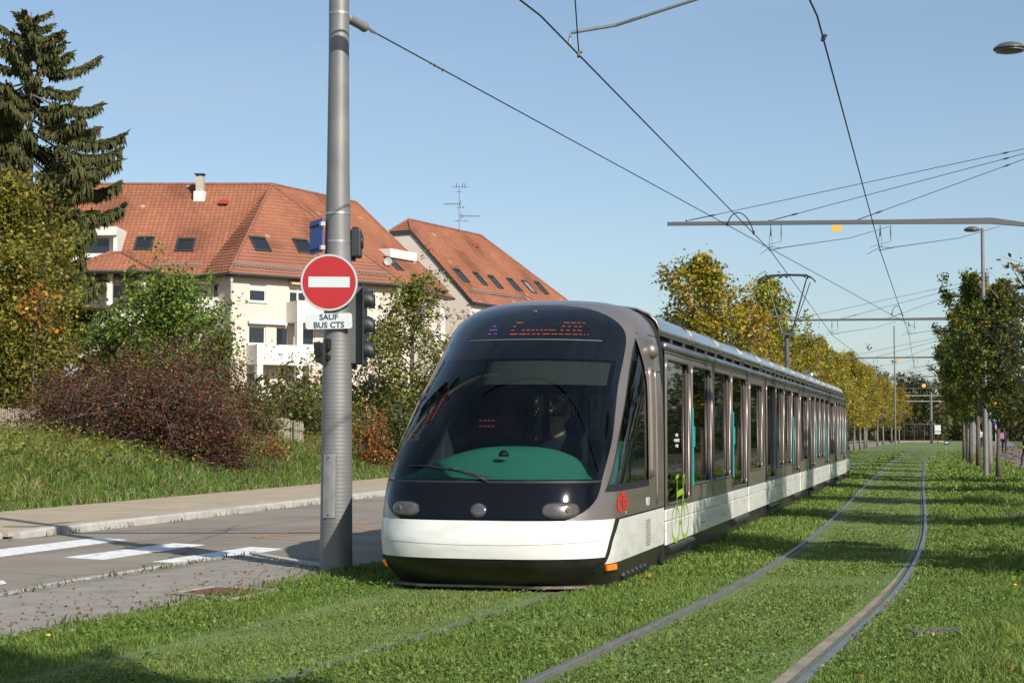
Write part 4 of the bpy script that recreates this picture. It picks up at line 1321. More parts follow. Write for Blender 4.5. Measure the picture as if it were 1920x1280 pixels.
# ------------------------------------------------------------------ street lamps, signs
M_lampg = mat('lamp_green_grey', (0.10, 0.115, 0.105), 0.45, 0.3)
M_lampglass = mat('lamp_bowl', (0.16, 0.17, 0.165), 0.3)
def lamp(P, head, lab):
    t = empty('street_lamp', (P.x, P.y, 0)); tag(t, lab, 'street lamp', 'street lamps on the right')
    dx = head.x - P.x; zh = head.z
    b = MB(); b.tube([(0, 0, 0), (0, 0, 4), (0, 0, zh + .06)], [.09, .075, .055], 14); b.build('pole', M_mast, t, True, auto=45)
    b = MB(); b.tube([(0, 0, zh), (dx * .5, 0, zh + .01)], .022, 8); b.build('arm', M_lampg, t)
    b = MB(); b.lathe([(.02, .115), (.10, .105), (.19, .075), (.265, .02), (.272, -.005), (.25, -.02)], 24, c=(dx, 0, zh)); b.build('lamp_head', M_lampg, t, True, auto=50)
    b = MB(); b.lathe([(.245, -.02), (.235, -.045), (.12, -.06), (.01, -.062)], 24, c=(dx, 0, zh)); b.build('bowl', M_lampglass, t, True)
for (px, py, Y, dpx, lab) in ((1893, 92, 28.0, .62, 'street lamp whose saucer-shaped head enters at the top right'), (1822, 431, 56.5, .36, 'street lamp rising behind the right-hand trees, larger of the two poles in view'), (1798, 555, 79.0, .34, 'smaller farther street lamp half hidden in the right-hand trees')):
    h_ = at(px, py, Y); lamp(Vector((h_.x + dpx, Y, 0)), h_, lab)
p = gr(1775, 857)
t = empty('track_sign', p); tag(t, 'small dark plate on a thin post in the grass beside the right-hand track', 'sign')
b = MB(); b.tube([(0, 0, 0), (0, 0, .8)], .022, 8); b.build('post', M_galv, t)
b = MB(); b.box((0, -.02, .88), (.30, .03, .27)); b.build('plate', M_tl, t, bevel=.01)
b = MB(); b.box((0, -.038, .88), (.21, .004, .07)); b.build('white_mark', M_signwhite, t)
p = off(5.2, 118)
t = empty('path_sign', p); tag(t, 'blue and white sign on a pale post beside the footpath', 'sign')
b = MB(); b.tube([(0, 0, 0), (0, 0, 2.6)], .05, 8); b.build('post', mat('pale_post', (0.5, 0.5, 0.5), 0.5), t)
b = MB(); b.box((0.05, -.05, 2.35), (.5, .03, .45)); b.build('plate', mat('path_blue', (0.12, 0.3, 0.5), 0.5), t)
# far signal with a red lamp on the line
p = off(-1.2, 170)
t = empty('line_signal', Vector((p.x, p.y, 0))); tag(t, 'far signal glowing orange-red above the tracks', 'signal')
b = MB(); b.tube([(6.0, 0, 0), (6.0, 0, 6.5)], .09, 8); b.tube([(6.0, 0, 6.2), (0, 0, 6.2)], .05, 6); b.build('gantry', M_boom, t)
b = MB(); b.box((0, 0, 6.15), (.55, .3, .5)); b.build('housing', M_tl, t, bevel=.05)
b = MB(); b.lathe([(.18, -.17), (.15, -.20), (.01, -.22)], 16, c=(0, 0, 6.15), axis='y'); b.build('lens', mat('signal_glow', (0.8, 0.1, 0.02), 0.4, emit=(1, .16, .02), es=2.2), t, True)
# tram stop far away: shelter, masts, poster board
p = off(-4.2, 232)
t = empty('tram_shelter', p); tag(t, 'far glass tram-stop shelter at the end of the tracks', 'shelter')
b = MB(); b.span((-3.5, -.1, 0), (3.5, 3.2, .25)); b.build('platform', M_conc, t)
b = MB(); b.span((-2.2, 0, 2.5), (2.2, 1.8, 2.6)); b.build('roof', M_boom, t)
for x in (-2.1, -.7, .7, 2.1):
    b = MB(); b.tube([(x, .1, .25), (x, .1, 2.5)], .05, 8); b.build('post', M_boom, t)
b = MB(); b.span((-2.1, 1.7, .4), (2.1, 1.74, 2.4)); b.build('glass_wall', glass_mat('shelter_glass', (0.5, 0.55, 0.55)), t)
for o_, Y_, h_, lab in ((-1.6, 205, 6.3, 'thin far catenary mast left of the pair beyond the sign'), (3.0, 200, 6.6, 'thicker far catenary mast right of the pair'), (-7.4, 150, 11.0, 'far grey mast standing among the yellow trees')):
    t = empty('far_mast', off(o_, Y_) if o_ > -5 else Vector((34.4, 150, 0))); tag(t, lab, 'mast')
    b = MB(); b.tube([(0, 0, 0), (0, 0, h_)], [.17, .13] if o_ > -5 else [.075, .06], 10); b.build('shaft', M_mast, t)
    if o_ > -5:
        for k in range(2):
            b = MB(); b.tube([(-3.2, 0, h_ - .4 - k * .7), (2.2, 0, h_ - .4 - k * .7)], .05, 6); b.build('arm', M_galv, t)
t = empty('poster_board', off(-.9, 206)); tag(t, 'small pale notice board at the far mast', 'notice board')
b = MB(); b.box((0, 0, 1.75), (.75, .1, 1.1)); b.build('panel', mat('pale_poster', (0.5, 0.52, 0.54), 0.5), t)
b = MB(); b.tube([(0, 0, 0), (0, 0, 1.2)], .05, 6); b.build('leg', M_boom, t)
# ------------------------------------------------------------------ the apartment buildings
M_cream = mat('cream_render', (0.63, 0.52, 0.445), 0.9, var=0.06, vscale=0.5, bump=0.15, bscale=20, obj=False)
M_bwhite = mat('white_render', (0.66, 0.63, 0.57), 0.85, var=0.05, vscale=0.7, obj=False)
M_gutter = mat('zinc_gutter', (0.07, 0.07, 0.07), 0.5, 0.4)
M_pipe = mat('drain_pipe', (0.45, 0.42, 0.38), 0.5, 0.2)
M_wframe = mat('white_window_frame', (0.72, 0.72, 0.70), 0.4)
M_wglass = mat('house_window_glass', (0.018, 0.022, 0.028), 0.08, spec=0.6)
M_skyf = mat('skylight_frame', (0.06, 0.058, 0.055), 0.45, 0.3)
M_tile = attr_mat('clay_tile', 0.85, spec=0.2)
M_tile1 = mat('clay_tile_single', (0.245, 0.098, 0.057), 0.85, var=0.2, vscale=0.5, col2=(0.30, 0.123, 0.074), obj=False, detail=6)
ZE, ZR = 11.4, 18.3
TW, TR = 0.30, 0.335
def tile_plane(name, poly, parent, singles=0, seed=1):
    """poly: planar roof polygon, first edge = eave (left to right). Real lapped tiles, one strip of wavy pieces per course."""
    r_ = np.random.default_rng(seed)
    P = [Vector(p) for p in poly]
    ex = (P[1] - P[0]); ex.normalize()
    nrm = ex.cross(P[2] - P[0]).normalized()
    if nrm.z < 0: nrm = -nrm
    up = nrm.cross(ex).normalized()
    if up.z < 0: up = -up
    uv = [((p - P[0]).dot(ex), (p - P[0]).dot(up)) for p in P]
    # under sheet
    b = MB(); b.poly([p - nrm * 0.05 for p in P]); under = b
    vmax = max(v for _, v in uv)
    V = []; Fc = []; COL = []
    pieces = []
    nrow = int(vmax / TR) + 1
    for r in range(nrow):
        v0, v1 = r * TR, r * TR + TR
        vm = v0 + TR * .5
        xs = []
        for i in range(len(uv)):
            (a, va), (c, vc) = uv[i], uv[(i + 1) % len(uv)]
            if (va > vm) != (vc > vm):
                xs.append(a + (c - a) * (vm - va) / (vc - va))
        if len(xs) < 2: continue
        lo, hi = min(xs), max(xs)
        k0, k1 = int(math.floor(lo / TW)), int(math.ceil(hi / TW))
        for k in range(k0, k1):
            a, c = max(k * TW, lo), min((k + 1) * TW, hi)
            if c - a < 0.03: continue
            pieces.append((a, c, v0, v1))
    pieces_n = len(pieces)
    one = set()
    if singles:
        order = sorted(range(pieces_n), key=lambda i: pieces[i][2])
        one = set(i for i in order if pieces[i][1] - pieces[i][0] > TW * .99)
        one = set(sorted(one, key=lambda i: pieces[i][2])[:singles])
    prof = [(0.0, 0.0), (0.16, 0.028), (0.34, 0.036), (0.52, 0.012), (0.78, 0.0), (1.0, 0.0)]
    base = np.array([0.272, 0.110, 0.064])
    mesh1 = None
    for i, (a, c, v0, v1) in enumerate(pieces):
        if i in one:
            if mesh1 is None:
                t = MB(); vs = []
                for (u, h) in prof:
                    vs += [(u * TW, 0, h + .046), (u * TW, TR * 1.12, h - .002), (u * TW, 0, h - .004)]
                t.add(vs, [(3 * j, 3 * j + 3, 3 * j + 4, 3 * j + 1) for j in range(5)] + [(3 * j + 2, 3 * j + 5, 3 * j + 3, 3 * j) for j in range(5)])
                o = t.build('roof_tile', M_tile1, parent); mesh1 = o.data
            else:
                o = bpy.data.objects.new('roof_tile', mesh1); C.objects.link(o); o.parent = parent
            R = Matrix((ex, up, nrm)).transposed().to_4x4()
            p = P[0] + ex * a + up * v0 + nrm * r_.uniform(0, .006)
            o.matrix_local = Matrix.Translation(p) @ R
            continue
        j0 = len(V)
        col = base * r_.uniform(.90, 1.10) * np.array([1, r_.uniform(.95, 1.06), r_.uniform(.93, 1.1)])
        st_ = math.sin(a * 1.3 + v0 * .31 + seed) + math.sin(a * .53 - v0 * .9 + seed * 2.1)
        col = col * (1 + .075 * st_) if st_ > -1.2 else col * .74
        if r_.random() < .005: col = np.array([.36, .25, .17]) * r_.uniform(.8, 1.2)
        dz = r_.uniform(0, .006)
        for (u, h) in prof:
            x = a + (c - a) * u
            q0 = P[0] + ex * x + up * v0 + nrm * (h + .046 + dz)
            q1 = P[0] + ex * x + up * (v1 + TR * .12) + nrm * (h - .002)
            q2 = P[0] + ex * x + up * v0 + nrm * (h - .004)
            V += [q0, q1, q2]; COL += [col, col, col]
        for j in range(5):
            Fc.append((j0 + 3 * j, j0 + 3 * j + 3, j0 + 3 * j + 4, j0 + 3 * j + 1))
            Fc.append((j0 + 3 * j + 2, j0 + 3 * j + 5, j0 + 3 * j + 3, j0 + 3 * j))
    o = np_mesh(name, np.array([tuple(p) for p in V]), np.array(Fc), 4, M_tile, np.array(COL), parent)
    tag(o, kind='stuff')
    u_ = under.build('roof_deck', mat('roof_deck', (0.12, 0.05, 0.03), 0.9), parent)
    return (P[0], ex, up, nrm)
M_ridge = mat('ridge_tile', (0.20, 0.078, 0.046), 0.85, var=0.3, vscale=2, col2=(0.28, 0.12, 0.075), obj=False)
def ridge_caps(a, c, parent, r=0.12):
    a, c = Vector(a), Vector(c); L_ = (c - a).length; n = max(2, int(L_ / .36))
    b = MB()
    for k in range(n):
        p, q = a.lerp(c, k / n), a.lerp(c, (k + 1.12) / n)
        b.tube([p, q], [r * 1.02, r * .86], 8)
    tag(b.build('ridge_caps', M_ridge, parent), kind='stuff')
def facade(b, p0, p1, z0, z1, holes, depth=.18, mi=0):
    """wall from p0 to p1 (2-D); holes (u0,u1,z0,z1); outward = right of direction"""
    p0, p1 = Vector((p0[0], p0[1])), Vector((p1[0], p1[1]))
    d = (p1 - p0); Lw = d.length; d.normalize(); n = Vector((d.y, -d.x))
    us = sorted(set([0, Lw] + [h[i] for h in holes for i in (0, 1)])); zs = sorted(set([z0, z1] + [h[i] for h in holes for i in (2, 3)]))
    def P(u, z, dp=0): q = p0 + d * u - n * dp; return (q.x, q.y, z)
    for i in range(len(us) - 1):
        for j in range(len(zs) - 1):
            uc, zc = (us[i] + us[i + 1]) / 2, (zs[j] + zs[j + 1]) / 2
            if any(h[0] < uc < h[1] and h[2] < zc < h[3] for h in holes): continue
            b.add([P(us[i], zs[j]), P(us[i + 1], zs[j]), P(us[i + 1], zs[j + 1]), P(us[i], zs[j + 1])], [(0, 1, 2, 3)], mi)
    for h in holes:
        a = [(h[0], h[2]), (h[1], h[2]), (h[1], h[3]), (h[0], h[3])]
        for k in range(4):
            (ua, za), (ub_, zb) = a[k], a[(k + 1) % 4]
            b.add([P(ua, za), P(ub_, zb), P(ub_, zb, depth), P(ua, za, depth)], [(0, 1, 2, 3)], mi)
    return P
def window(parent, Pf, h, panes=2, blind=0.0, sill=True, name='window', depth=.16):
    u0, u1, z0, z1 = h
    b = MB(); f = .07
    def bar(ua, ub_, za, zb, d0, d1):
        pts = [Pf(ua, za, d0), Pf(ub_, za, d0), Pf(ub_, zb, d0), Pf(ua, zb, d0), Pf(ua, za, d1), Pf(ub_, za, d1), Pf(ub_, zb, d1), Pf(ua, zb, d1)]
        return pts, [(0, 1, 2, 3), (7, 6, 5, 4), (0, 4, 5, 1), (1, 5, 6, 2), (2, 6, 7, 3), (3, 7, 4, 0)]
    for a in (bar(u0, u1, z0, z0 + f, depth - .08, depth), bar(u0, u1, z1 - f, z1, depth - .08, depth), bar(u0, u0 + f, z0 + f, z1 - f, depth - .08, depth), bar(u1 - f, u1, z0 + f, z1 - f, depth - .08, depth)):
        b.add(*a)
    for k in range(1, panes):
        uc = u0 + (u1 - u0) * k / panes
        b.add(*bar(uc - .06, uc + .06, z0 + f, z1 - f, depth - .08, depth))
    if sill:
        b.add(*bar(u0 - .08, u1 + .08, z0 - .09, z0 - .01, -.09, .03))
    wo = b.build(name, M_wframe, parent)
    for k in range(panes):
        ua, ub_ = u0 + (u1 - u0) * k / panes + .06, u0 + (u1 - u0) * (k + 1) / panes - .06
        b = MB(); b.add([Pf(ua, z0 + f, depth - .02), Pf(ub_, z0 + f, depth - .02), Pf(ub_, z1 - f, depth - .02), Pf(ua, z1 - f, depth - .02)], [(0, 1, 2, 3)])
        b.build('pane', M_wglass, wo)
    if blind:
        b = MB(); b.add(*bar(u0 + f, u1 - f, z1 - f - blind * (z1 - z0), z1 - f, depth - .05, depth - .03)); b.build('blind', mat('pale_blind', (0.55, 0.53, 0.5), 0.8), wo)
    return wo
def skylight(parent, fr, px, py, w_=1.05, h_=1.25, pale=False):
    P0, ex, up, nrm = fr
    c = on_plane(px, py, P0, nrm)
    M = Matrix.Translation(c + nrm * .06) @ Matrix((ex, up, nrm)).transposed().to_4x4()
    b = MB()
    for a in (((-w_ / 2, -h_ / 2, -.05), (-w_ / 2 + .1, h_ / 2, .08)), ((w_ / 2 - .1, -h_ / 2, -.05), (w_ / 2, h_ / 2, .08)), ((-w_ / 2 + .1, -h_ / 2, -.05), (w_ / 2 - .1, -h_ / 2 + .1, .08)), ((-w_ / 2 + .1, h_ / 2 - .16, -.05), (w_ / 2 - .1, h_ / 2, .12))):
        b.span(*a, M=M)
    s_ = b.build('skylight', M_skyf, parent)
    b = MB(); b.add([M @ Vector(p) for p in ((-w_ / 2 + .1, -h_ / 2 + .1, .04), (w_ / 2 - .1, -h_ / 2 + .1, .04), (w_ / 2 - .1, h_ / 2 - .16, .04), (-w_ / 2 + .1, h_ / 2 - .16, .04))], [(0, 1, 2, 3)])
    b.build('pane', M_wglass if not pale else mat('blind_glass', (0.24, 0.23, 0.20), 0.3), s_)
def gutter(parent, pts):
    b = MB(); b.tube([Vector(p) for p in pts], .085, 8); b.build('gutter', M_gutter, parent)
    b = MB()
    P = [Vector(p) for p in pts]
    for a, c in zip(P[:-1], P[1:]):
        d = (c - a).normalized(); n = Vector((-d.y, d.x, 0))
        b.add([a + Vector((0, 0, -.10)), c + Vector((0, 0, -.10)), c + n * .7 + Vector((0, 0, -.10)), a + n * .7 + Vector((0, 0, -.10))], [(0, 1, 2, 3)])
    b.build('soffit', mat('soffit_brown', (0.10, 0.085, 0.07), 0.8), parent)
def pipe(parent, p, z0, z1):
    b = MB(); b.tube([(p[0], p[1], z0), (p[0], p[1], z1)], .07, 8); b.tube([(p[0], p[1], z1), (p[0], p[1], z1 + .35)], .11, 8); b.build('drain_pipe', M_pipe, parent)
def px_rect(p0, p1, px0, px1, py0, py1):
    """window outline in wall coordinates from sight lines"""
    p0, p1 = Vector((p0[0], p0[1], 0)), Vector((p1[0], p1[1], 0)); d = (p1 - p0).normalized(); n = Vector((d.y, -d.x, 0))
    a = on_plane(px0, py0, p0, n); c = on_plane(px1, py1, p0, n)
    return ((a - p0).dot(d), (c - p0).dot(d), min(a.z, c.z), max(a.z, c.z))

P1, P2, P3 = (-17.7, 104.0), (-7.2, 112.8), (-4.59, 117.65)
AP = (-16.4, 113.1, ZR)
IC = (-19.8, 105.8)
RL = (-36.0, 113.1, ZR); R2 = (-11.47, 122.26, ZR)
bl = empty('apartment_building', (-17, 108, 0))
tag(bl, 'cream apartment building with hipped red tile roof, its corner facing the road', 'building')
bl_off = Matrix.Translation((17, -108, 0))
root_b = bl
def keep(o): return o
n_before = set(bpy.data.objects)
roof = empty('roof', (0, 0, 0))
roof.parent = bl
fl = tile_plane('tile_field', [(-36, 105.8, ZE), (IC[0], IC[1], ZE), AP, RL], roof, seed=3)
fs_ = tile_plane('tile_field', [(IC[0], IC[1], ZE), (P1[0], P1[1], ZE), AP], roof, seed=4)
fc = tile_plane('tile_field', [(P1[0], P1[1], ZE), (P2[0], P2[1], ZE), AP], roof, singles=300, seed=5)
frr = tile_plane('tile_field', [(P2[0], P2[1], ZE), (P3[0], P3[1], ZE), R2, AP], roof, seed=6)
b = MB(); b.poly([(P3[0], P3[1], ZE), R2, (-14, 131, ZE)]); b.poly([RL, AP, (-24, 121, ZE), (-36, 119, ZE)]); b.poly([AP, R2, (-14, 131, ZE), (-24, 121, ZE)]); b.build('rear_slope', M_tile1, roof)
for a, c in ((RL, AP), ((P1[0], P1[1], ZE), AP), ((P2[0], P2[1], ZE), AP), (AP, R2), (R2, (P3[0], P3[1], ZE))):
    ridge_caps(Vector(a) + Vector((0, 0, .05)), Vector(c) + Vector((0, 0, .05)), roof)
gutter(bl, [(-36, 105.75, ZE), (IC[0], IC[1] - .05, ZE), (P1[0], P1[1] - .06, ZE), (P2[0] + .05, P2[1] - .03, ZE), (P3[0], P3[1], ZE)])
def inset(p, q, d=.5):
    p, q = Vector(p), Vector(q); e = (q - p).normalized(); n = Vector((-e.y, e.x)); return p + n * d, q + n * d
LW0, LW1 = (-36, 106.4), (-19.45, 106.4)
JW1 = (-17.75, 104.75)
CW0, CW1 = Vector((-17.75, 104.75)), Vector((-7.75, 113.15))
RW0, RW1 = Vector((-7.75, 113.15)), Vector((-5.3, 117.7))
def rr(px0, px1, py0, py1, a=CW0, c=CW1): return px_rect(a, c, px0, px1, py0, py1)
holes = [rr(468, 499, 532, 566), rr(466.5, 498, 611, 645), rr(518, 541, 613, 649), rr(543, 575, 536, 570), rr(686, 703, 542, 575), rr(560, 590, 614, 648), rr(463, 482, 698, 735), rr(560, 583, 705, 740), rr(640, 655, 618, 650), rr(690, 706, 622, 652), rr(690, 706, 700, 735)]
b = MB(); PC = facade(b, CW0, CW1, 0, ZE, holes)
hl_ = [rr(352, 372, 530, 560, LW0, LW1), rr(206, 232, 533, 562, LW0, LW1), rr(240, 285, 533, 562, LW0, LW1), rr(352, 372, 615, 645, LW0, LW1), rr(240, 275, 618, 648, LW0, LW1), rr(310, 338, 535, 562, LW0, LW1)]
PL = facade(b, LW0, LW1, 0, ZE, hl_)
hj = [rr(397, 408, 530, 562, LW1, JW1)]
PJ = facade(b, LW1, JW1, 0, ZE, hj)
hr = [rr(752, 764, 545, 575, RW0, RW1)]
PR = facade(b, RW0, RW1, 0, ZE, [])
b.build('wall', M_cream, bl)
for k, h in enumerate(holes): window(bl, PC, h, 2 if h[1] - h[0] > 1.25 else 1, blind=.3 if k in (0, 3) else 0, sill=k in (0, 4))
for h in hl_: window(bl, PL, h, 2 if h[1] - h[0] > 1.1 else 1, sill=False)
for h in hj: window(bl, PJ, h, 1, sill=False)
def balcony(parent, p0, p1, u0, u1, z0, z1, out_=1.3, name='balcony'):
    p0, p1 = Vector((p0[0], p0[1])), Vector((p1[0], p1[1])); d = (p1 - p0).normalized(); n = Vector((d.y, -d.x))
    def P(u, o_, z): q = p0 + d * u + n * o_; return (q.x, q.y, z)
    b = MB()
    def bx(ua, ub_, oa, ob, za, zb):
        v = [P(u, o_, z) for u in (ua, ub_) for o_ in (oa, ob) for z in (za, zb)]
        b.add(v, [(0, 1, 3, 2), (4, 6, 7, 5), (0, 4, 5, 1), (2, 3, 7, 6), (0, 2, 6, 4), (1, 5, 7, 3)])
    t_ = .09
    bx(u0 + t_, u1 - t_, 0.0, out_ - t_, z0, z0 + .16)
    bx(u0, u1, out_ - t_, out_, z0, z1); bx(u0, u0 + t_, 0.0, out_ - t_ - .001, z0, z1); bx(u1 - t_, u1, 0.0, out_ - t_ - .001, z0, z1)
    o = b.build(name, M_bwhite, parent, bevel=.015)
    b = MB(); bx(u0 - .03, u1 + .03, out_ - t_ - .02, out_ + .02, z1 + .001, z1 + .04); b.build('coping', M_bwhite, o)
    return P
def uz(px, py, a=CW0, c=CW1):
    r_ = px_rect(a, c, px, px, py, py); return r_[0], r_[2]
u0, zt_ = uz(462, 647); _, zb_ = uz(462, 684)
PB = balcony(bl, CW0, CW1, u0, u0 + 4.6, zb_, zt_)
b = MB()
v = [PB(u, o_, z) for u in (u0 + .02, u0 + .45) for o_ in (.95, 1.28) for z in (0, zb_ - .003)]
b.add(v, [(0, 1, 3, 2), (4, 6, 7, 5), (0, 4, 5, 1), (2, 3, 7, 6), (0, 2, 6, 4), (1, 5, 7, 3)]); b.build('column', M_bwhite, bl)
balcony(bl, CW0, CW1, u0, u0 + 4.6, zb_ - 2.75, zt_ - 2.75)
u1_, zt2 = uz(537, 566); _, zb2 = uz(537, 606)
PB = balcony(bl, CW0, CW1, u1_, u1_ + 4.3, zb2, zt2)
for zz in (zb2, ):
    b = MB(); v = [PB(u, o_, z) for u in (u1_ + .02, u1_ + .45) for o_ in (.95, 1.28) for z in (0, zz - .003)]
    b.add(v, [(0, 1, 3, 2), (4, 6, 7, 5), (0, 4, 5, 1), (2, 3, 7, 6), (0, 2, 6, 4), (1, 5, 7, 3)]); b.build('column', M_bwhite, bl)
ul, ztl = uz(345, 561, LW0, LW1); _, zbl = uz(345, 598, LW0, LW1)
balcony(bl, LW0, LW1, ul - 1.3, ul + 2.35, zbl, ztl, 1.2)
balcony(bl, LW0, LW1, ul - 1.3, ul + 2.35, zbl - 2.8, ztl - 2.8, 1.2)
# awnings
def awning(px0, px1, py, m, out_=.25):
    a, za = uz(px0, py); c, _ = uz(px1, py)
    b = MB(); 
    def P(u, o_, z): q = CW0 + (CW1 - CW0).normalized() * u + Vector(((CW1 - CW0).normalized().y, -(CW1 - CW0).normalized().x)) * o_; return (q.x, q.y, z)
    b.add([P(a, .0, za + .12), P(c, .0, za + .12), P(c, out_, za + .06), P(a, out_, za + .06), P(a, 0, za - .1), P(c, 0, za - .1), P(c, out_, za - .12), P(a, out_, za - .12)], [(0, 1, 2, 3), (3, 2, 6, 7), (7, 6, 5, 4), (0, 3, 7, 4), (1, 5, 6, 2)])
    b.build('awning', m, bl)
awning(464, 535, 603, M_bwhite); awning(541, 575, 530, mat('striped_awning', (0.62, 0.42, 0.22), 0.8, var=0.2, vscale=6), .4)
pipe(bl, (-17.62, 104.48), 0, ZE - .5); pipe(bl, (-7.65, 112.85), 0, ZE - .5)
# loggia block on the left
b = MB()
LB = [(-27.3, 103.3), (-22.6, 103.3)]
facade(b, LB[0], LB[1], 0, 8.05, [(1.2, 3.4, 3.2, 5.0), (1.2, 3.4, 6.0, 7.6)])
facade(b, LB[1], (-22.6, 106.4), 0, 8.05, []); facade(b, (-27.3, 106.4), LB[0], 0, 8.05, [])
b.build('loggia_wall', M_cream, bl)
for x in (-27.1, -22.85, -25):
    b = MB(); b.span((x - .16, 103.32, 8.05), (x + .16, 103.62, ZE - .1)); b.build('loggia_post', M_bwhite, bl)
b = MB(); b.span((-27.3, 103.25, 8.05), (-22.6, 103.4, 9.0)); b.build('loggia_parapet', M_bwhite, bl)
lr = tile_plane('tile_field', [(-27.8, 102.75, ZE), (-22.1, 102.75, ZE), (-24.6, 104.9, ZE + 1.35), (-25.3, 104.9, ZE + 1.35)], roof, seed=9)
tile_plane('tile_field', [(-22.1, 102.75, ZE), (-22.1, 107.0, ZE + .2), (-24.6, 107.2, ZE + 1.4), (-24.6, 104.9, ZE + 1.35)], roof, seed=10)
b = MB(); b.poly([(-27.8, 102.75, ZE), (-25.3, 104.9, ZE + 1.35), (-25.3, 107.2, ZE + 1.4), (-27.8, 107, ZE + .2)]); b.build('rear_slope', M_tile1, roof)
ridge_caps((-22.1, 102.75, ZE + .05), (-24.6, 104.9, ZE + 1.4), roof); ridge_caps((-27.8, 102.75, ZE + .05), (-25.3, 104.9, ZE + 1.4), roof); ridge_caps((-25.3, 104.9, ZE + 1.38), (-24.6, 104.9, ZE + 1.38), roof)
gutter(bl, [(-27.8, 102.72, ZE), (-22.05, 102.72, ZE), (-22.0, 105.7, ZE)])
# box dormer
b = MB()
zb_ = at(180, 485, 107).z; zt_ = at(180, 427, 107).z
b.span((-29.0, 106.3, zt_ - .55), (-25.3, 110.2, zt_)); b.span((-25.55, 106.5, zb_ + .25), (-25.3, 110.2, zt_ - .551)); b.span((-29.0, 106.5, zb_ + .25), (-28.75, 110.2, zt_ - .551)); b.span((-29.1, 106.2, zb_ - .3), (-25.2, 110.2, zb_ + .249)); b.span((-29, 107.2, zb_ + .25), (-25.4, 107.3, zt_ - .55))
b.build('dormer', M_bwhite, bl)
b = MB(); b.span((-28.3, 107.1, zb_ + .4), (-26.0, 107.19, zt_ - .7)); b.build('dormer_glass', M_wglass, bl)
# right dormer and small porch roof
cd_ = Vector(((P3[0] - P2[0]), (P3[1] - P2[1]), 0)).normalized(); nd_ = Vector((cd_.y, -cd_.x, 0))
dc = at(757, 478, 117)
Md = Matrix.Translation(dc) @ Matrix((cd_, -nd_, Vector((0, 0, 1)))).transposed().to_4x4()
b = MB(); b.span((-1.75, 0.0, -.3), (1.75, 2.5, .3), M=Md); b.span((-1.75, .25, -1.9), (1.75, .35, -.301), M=Md); b.span((1.5, .1, -1.9), (1.75, 2.5, -.301), M=Md); b.span((-1.9, -.6, -2.1), (1.9, -.5, -1.55), M=Md); b.span((-1.75, -.45, -2.1), (1.75, 2.0, -1.9), M=Md)
b.build('dormer', M_bwhite, bl)
b = MB(); b.span((-1.0, .2, -1.7), (.6, .24, -.45), M=Md); b.build('dormer_glass', M_wglass, bl)
b = MB(); b.box((.3, -.1, -1.45), (1.3, .5, .12), M=Md); b.build('balcony_cushion', mat('blue_cushion', (0.05, 0.09, 0.35), 0.8), bl)
q0 = at(768, 549, 114.2); q1 = at(800, 556, 113.6); q2 = at(852, 552, 119.5)
zq = q0.z + .0
for q in (q0, q1, q2): q.z = q0.z
ap = at(800, 521, 117)
tile_plane('tile_field', [tuple(q0), tuple(q1), tuple(ap), tuple(at(770, 524, 116.4))], roof, seed=12)
tile_plane('tile_field', [tuple(q1), tuple(q2), tuple(ap)], roof, seed=13)
ridge_caps(q1, ap, roof, .09); ridge_caps(q2, ap, roof, .09)
gutter(bl, [tuple(q0), tuple(q1), tuple(q2)])
b = MB(); facade(b, (q0.x + .3, q0.y + .4), (q1.x, q1.y + .4), 0, zq - .1, []); facade(b, (q1.x - .1, q1.y + .4), (q2.x - .6, q2.y - .2), 0, 8.6, [(1.2, 3.2, 2.8, 4.6), (1.2, 3.2, 5.6, 7.4)]); b.build('bay_wall', M_bwhite, bl)
b = MB(); b.box((q2.x - .8, q2.y - .6, 9.4), (.35, .35, 1.9)); b.build('bay_post', M_bwhite, bl)
# skylights, chimney, vents, snow guards, dish
for px, py in ((271, 458), (348, 461)): skylight(roof, fl, px, py, 1.2, 1.35, pale=False)
for px, py in ((487, 459), (567, 463)): skylight(roof, fc, px, py, 1.25, 1.3)
skylight(roof, frr, 737, 496, .95, 1.5)
ch = on_plane(375, 372, fl[0], fl[3])
b = MB(); b.box((ch.x, ch.y, ch.z + .1), (.75, .7, .7)); b.build('chimney_base', M_bwhite, roof)
b = MB(); b.box((ch.x, ch.y, ch.z + .95), (.5, .5, 1.0)); b.build('chimney', mat('chimney_render', (0.42, 0.37, 0.30), 0.9, var=.1), roof)
b = MB(); b.box((ch.x, ch.y, ch.z + 1.62), (.66, .66, .08));
for dx in (-.2, .2):
    for dy in (-.2, .2): b.box((ch.x + dx, ch.y + dy, ch.z + 1.52), (.06, .06, .15))
b.build('chimney_cap', M_gutter, roof)
vt = on_plane(421, 384, fl[0], fl[3])
b = MB(); b.box((vt.x, vt.y - .1, vt.z + .15), (.55, .6, .3)); b.build('roof_vent', mat('vent_red', (0.30, 0.04, 0.035), 0.6), roof, bevel=.04)
def snow_guard(fr, pxs):
    b = MB(); P = [on_plane(px, py, fr[0], fr[3]) + fr[3] * .1 for px, py in pxs]
    a, c = P
    b.tube([a, c], .025, 5); b.tube([a + Vector((0, 0, .2)), c + Vector((0, 0, .2))], .025, 5); b.tube([a + Vector((0, 0, .1)), c + Vector((0, 0, .1))], .015, 5)
    n = int((c - a).length / .25)
    for k in range(n + 1):
        p = a.lerp(c, k / n); b.tube([p - Vector((0, 0, .06)), p + Vector((0, 0, .2))], .015, 4)
    b.build('snow_guard', mat('snow_guard_grey', (0.30, 0.26, 0.24), 0.6, .3), roof)
snow_guard(fl, ((290, 502), (378, 501))); snow_guard(fc, ((434, 499), (566, 510))); snow_guard(fc, ((674, 514), (726, 519)))
dsh = on_plane(722, 498, frr[0], frr[3]) + frr[3] * .35
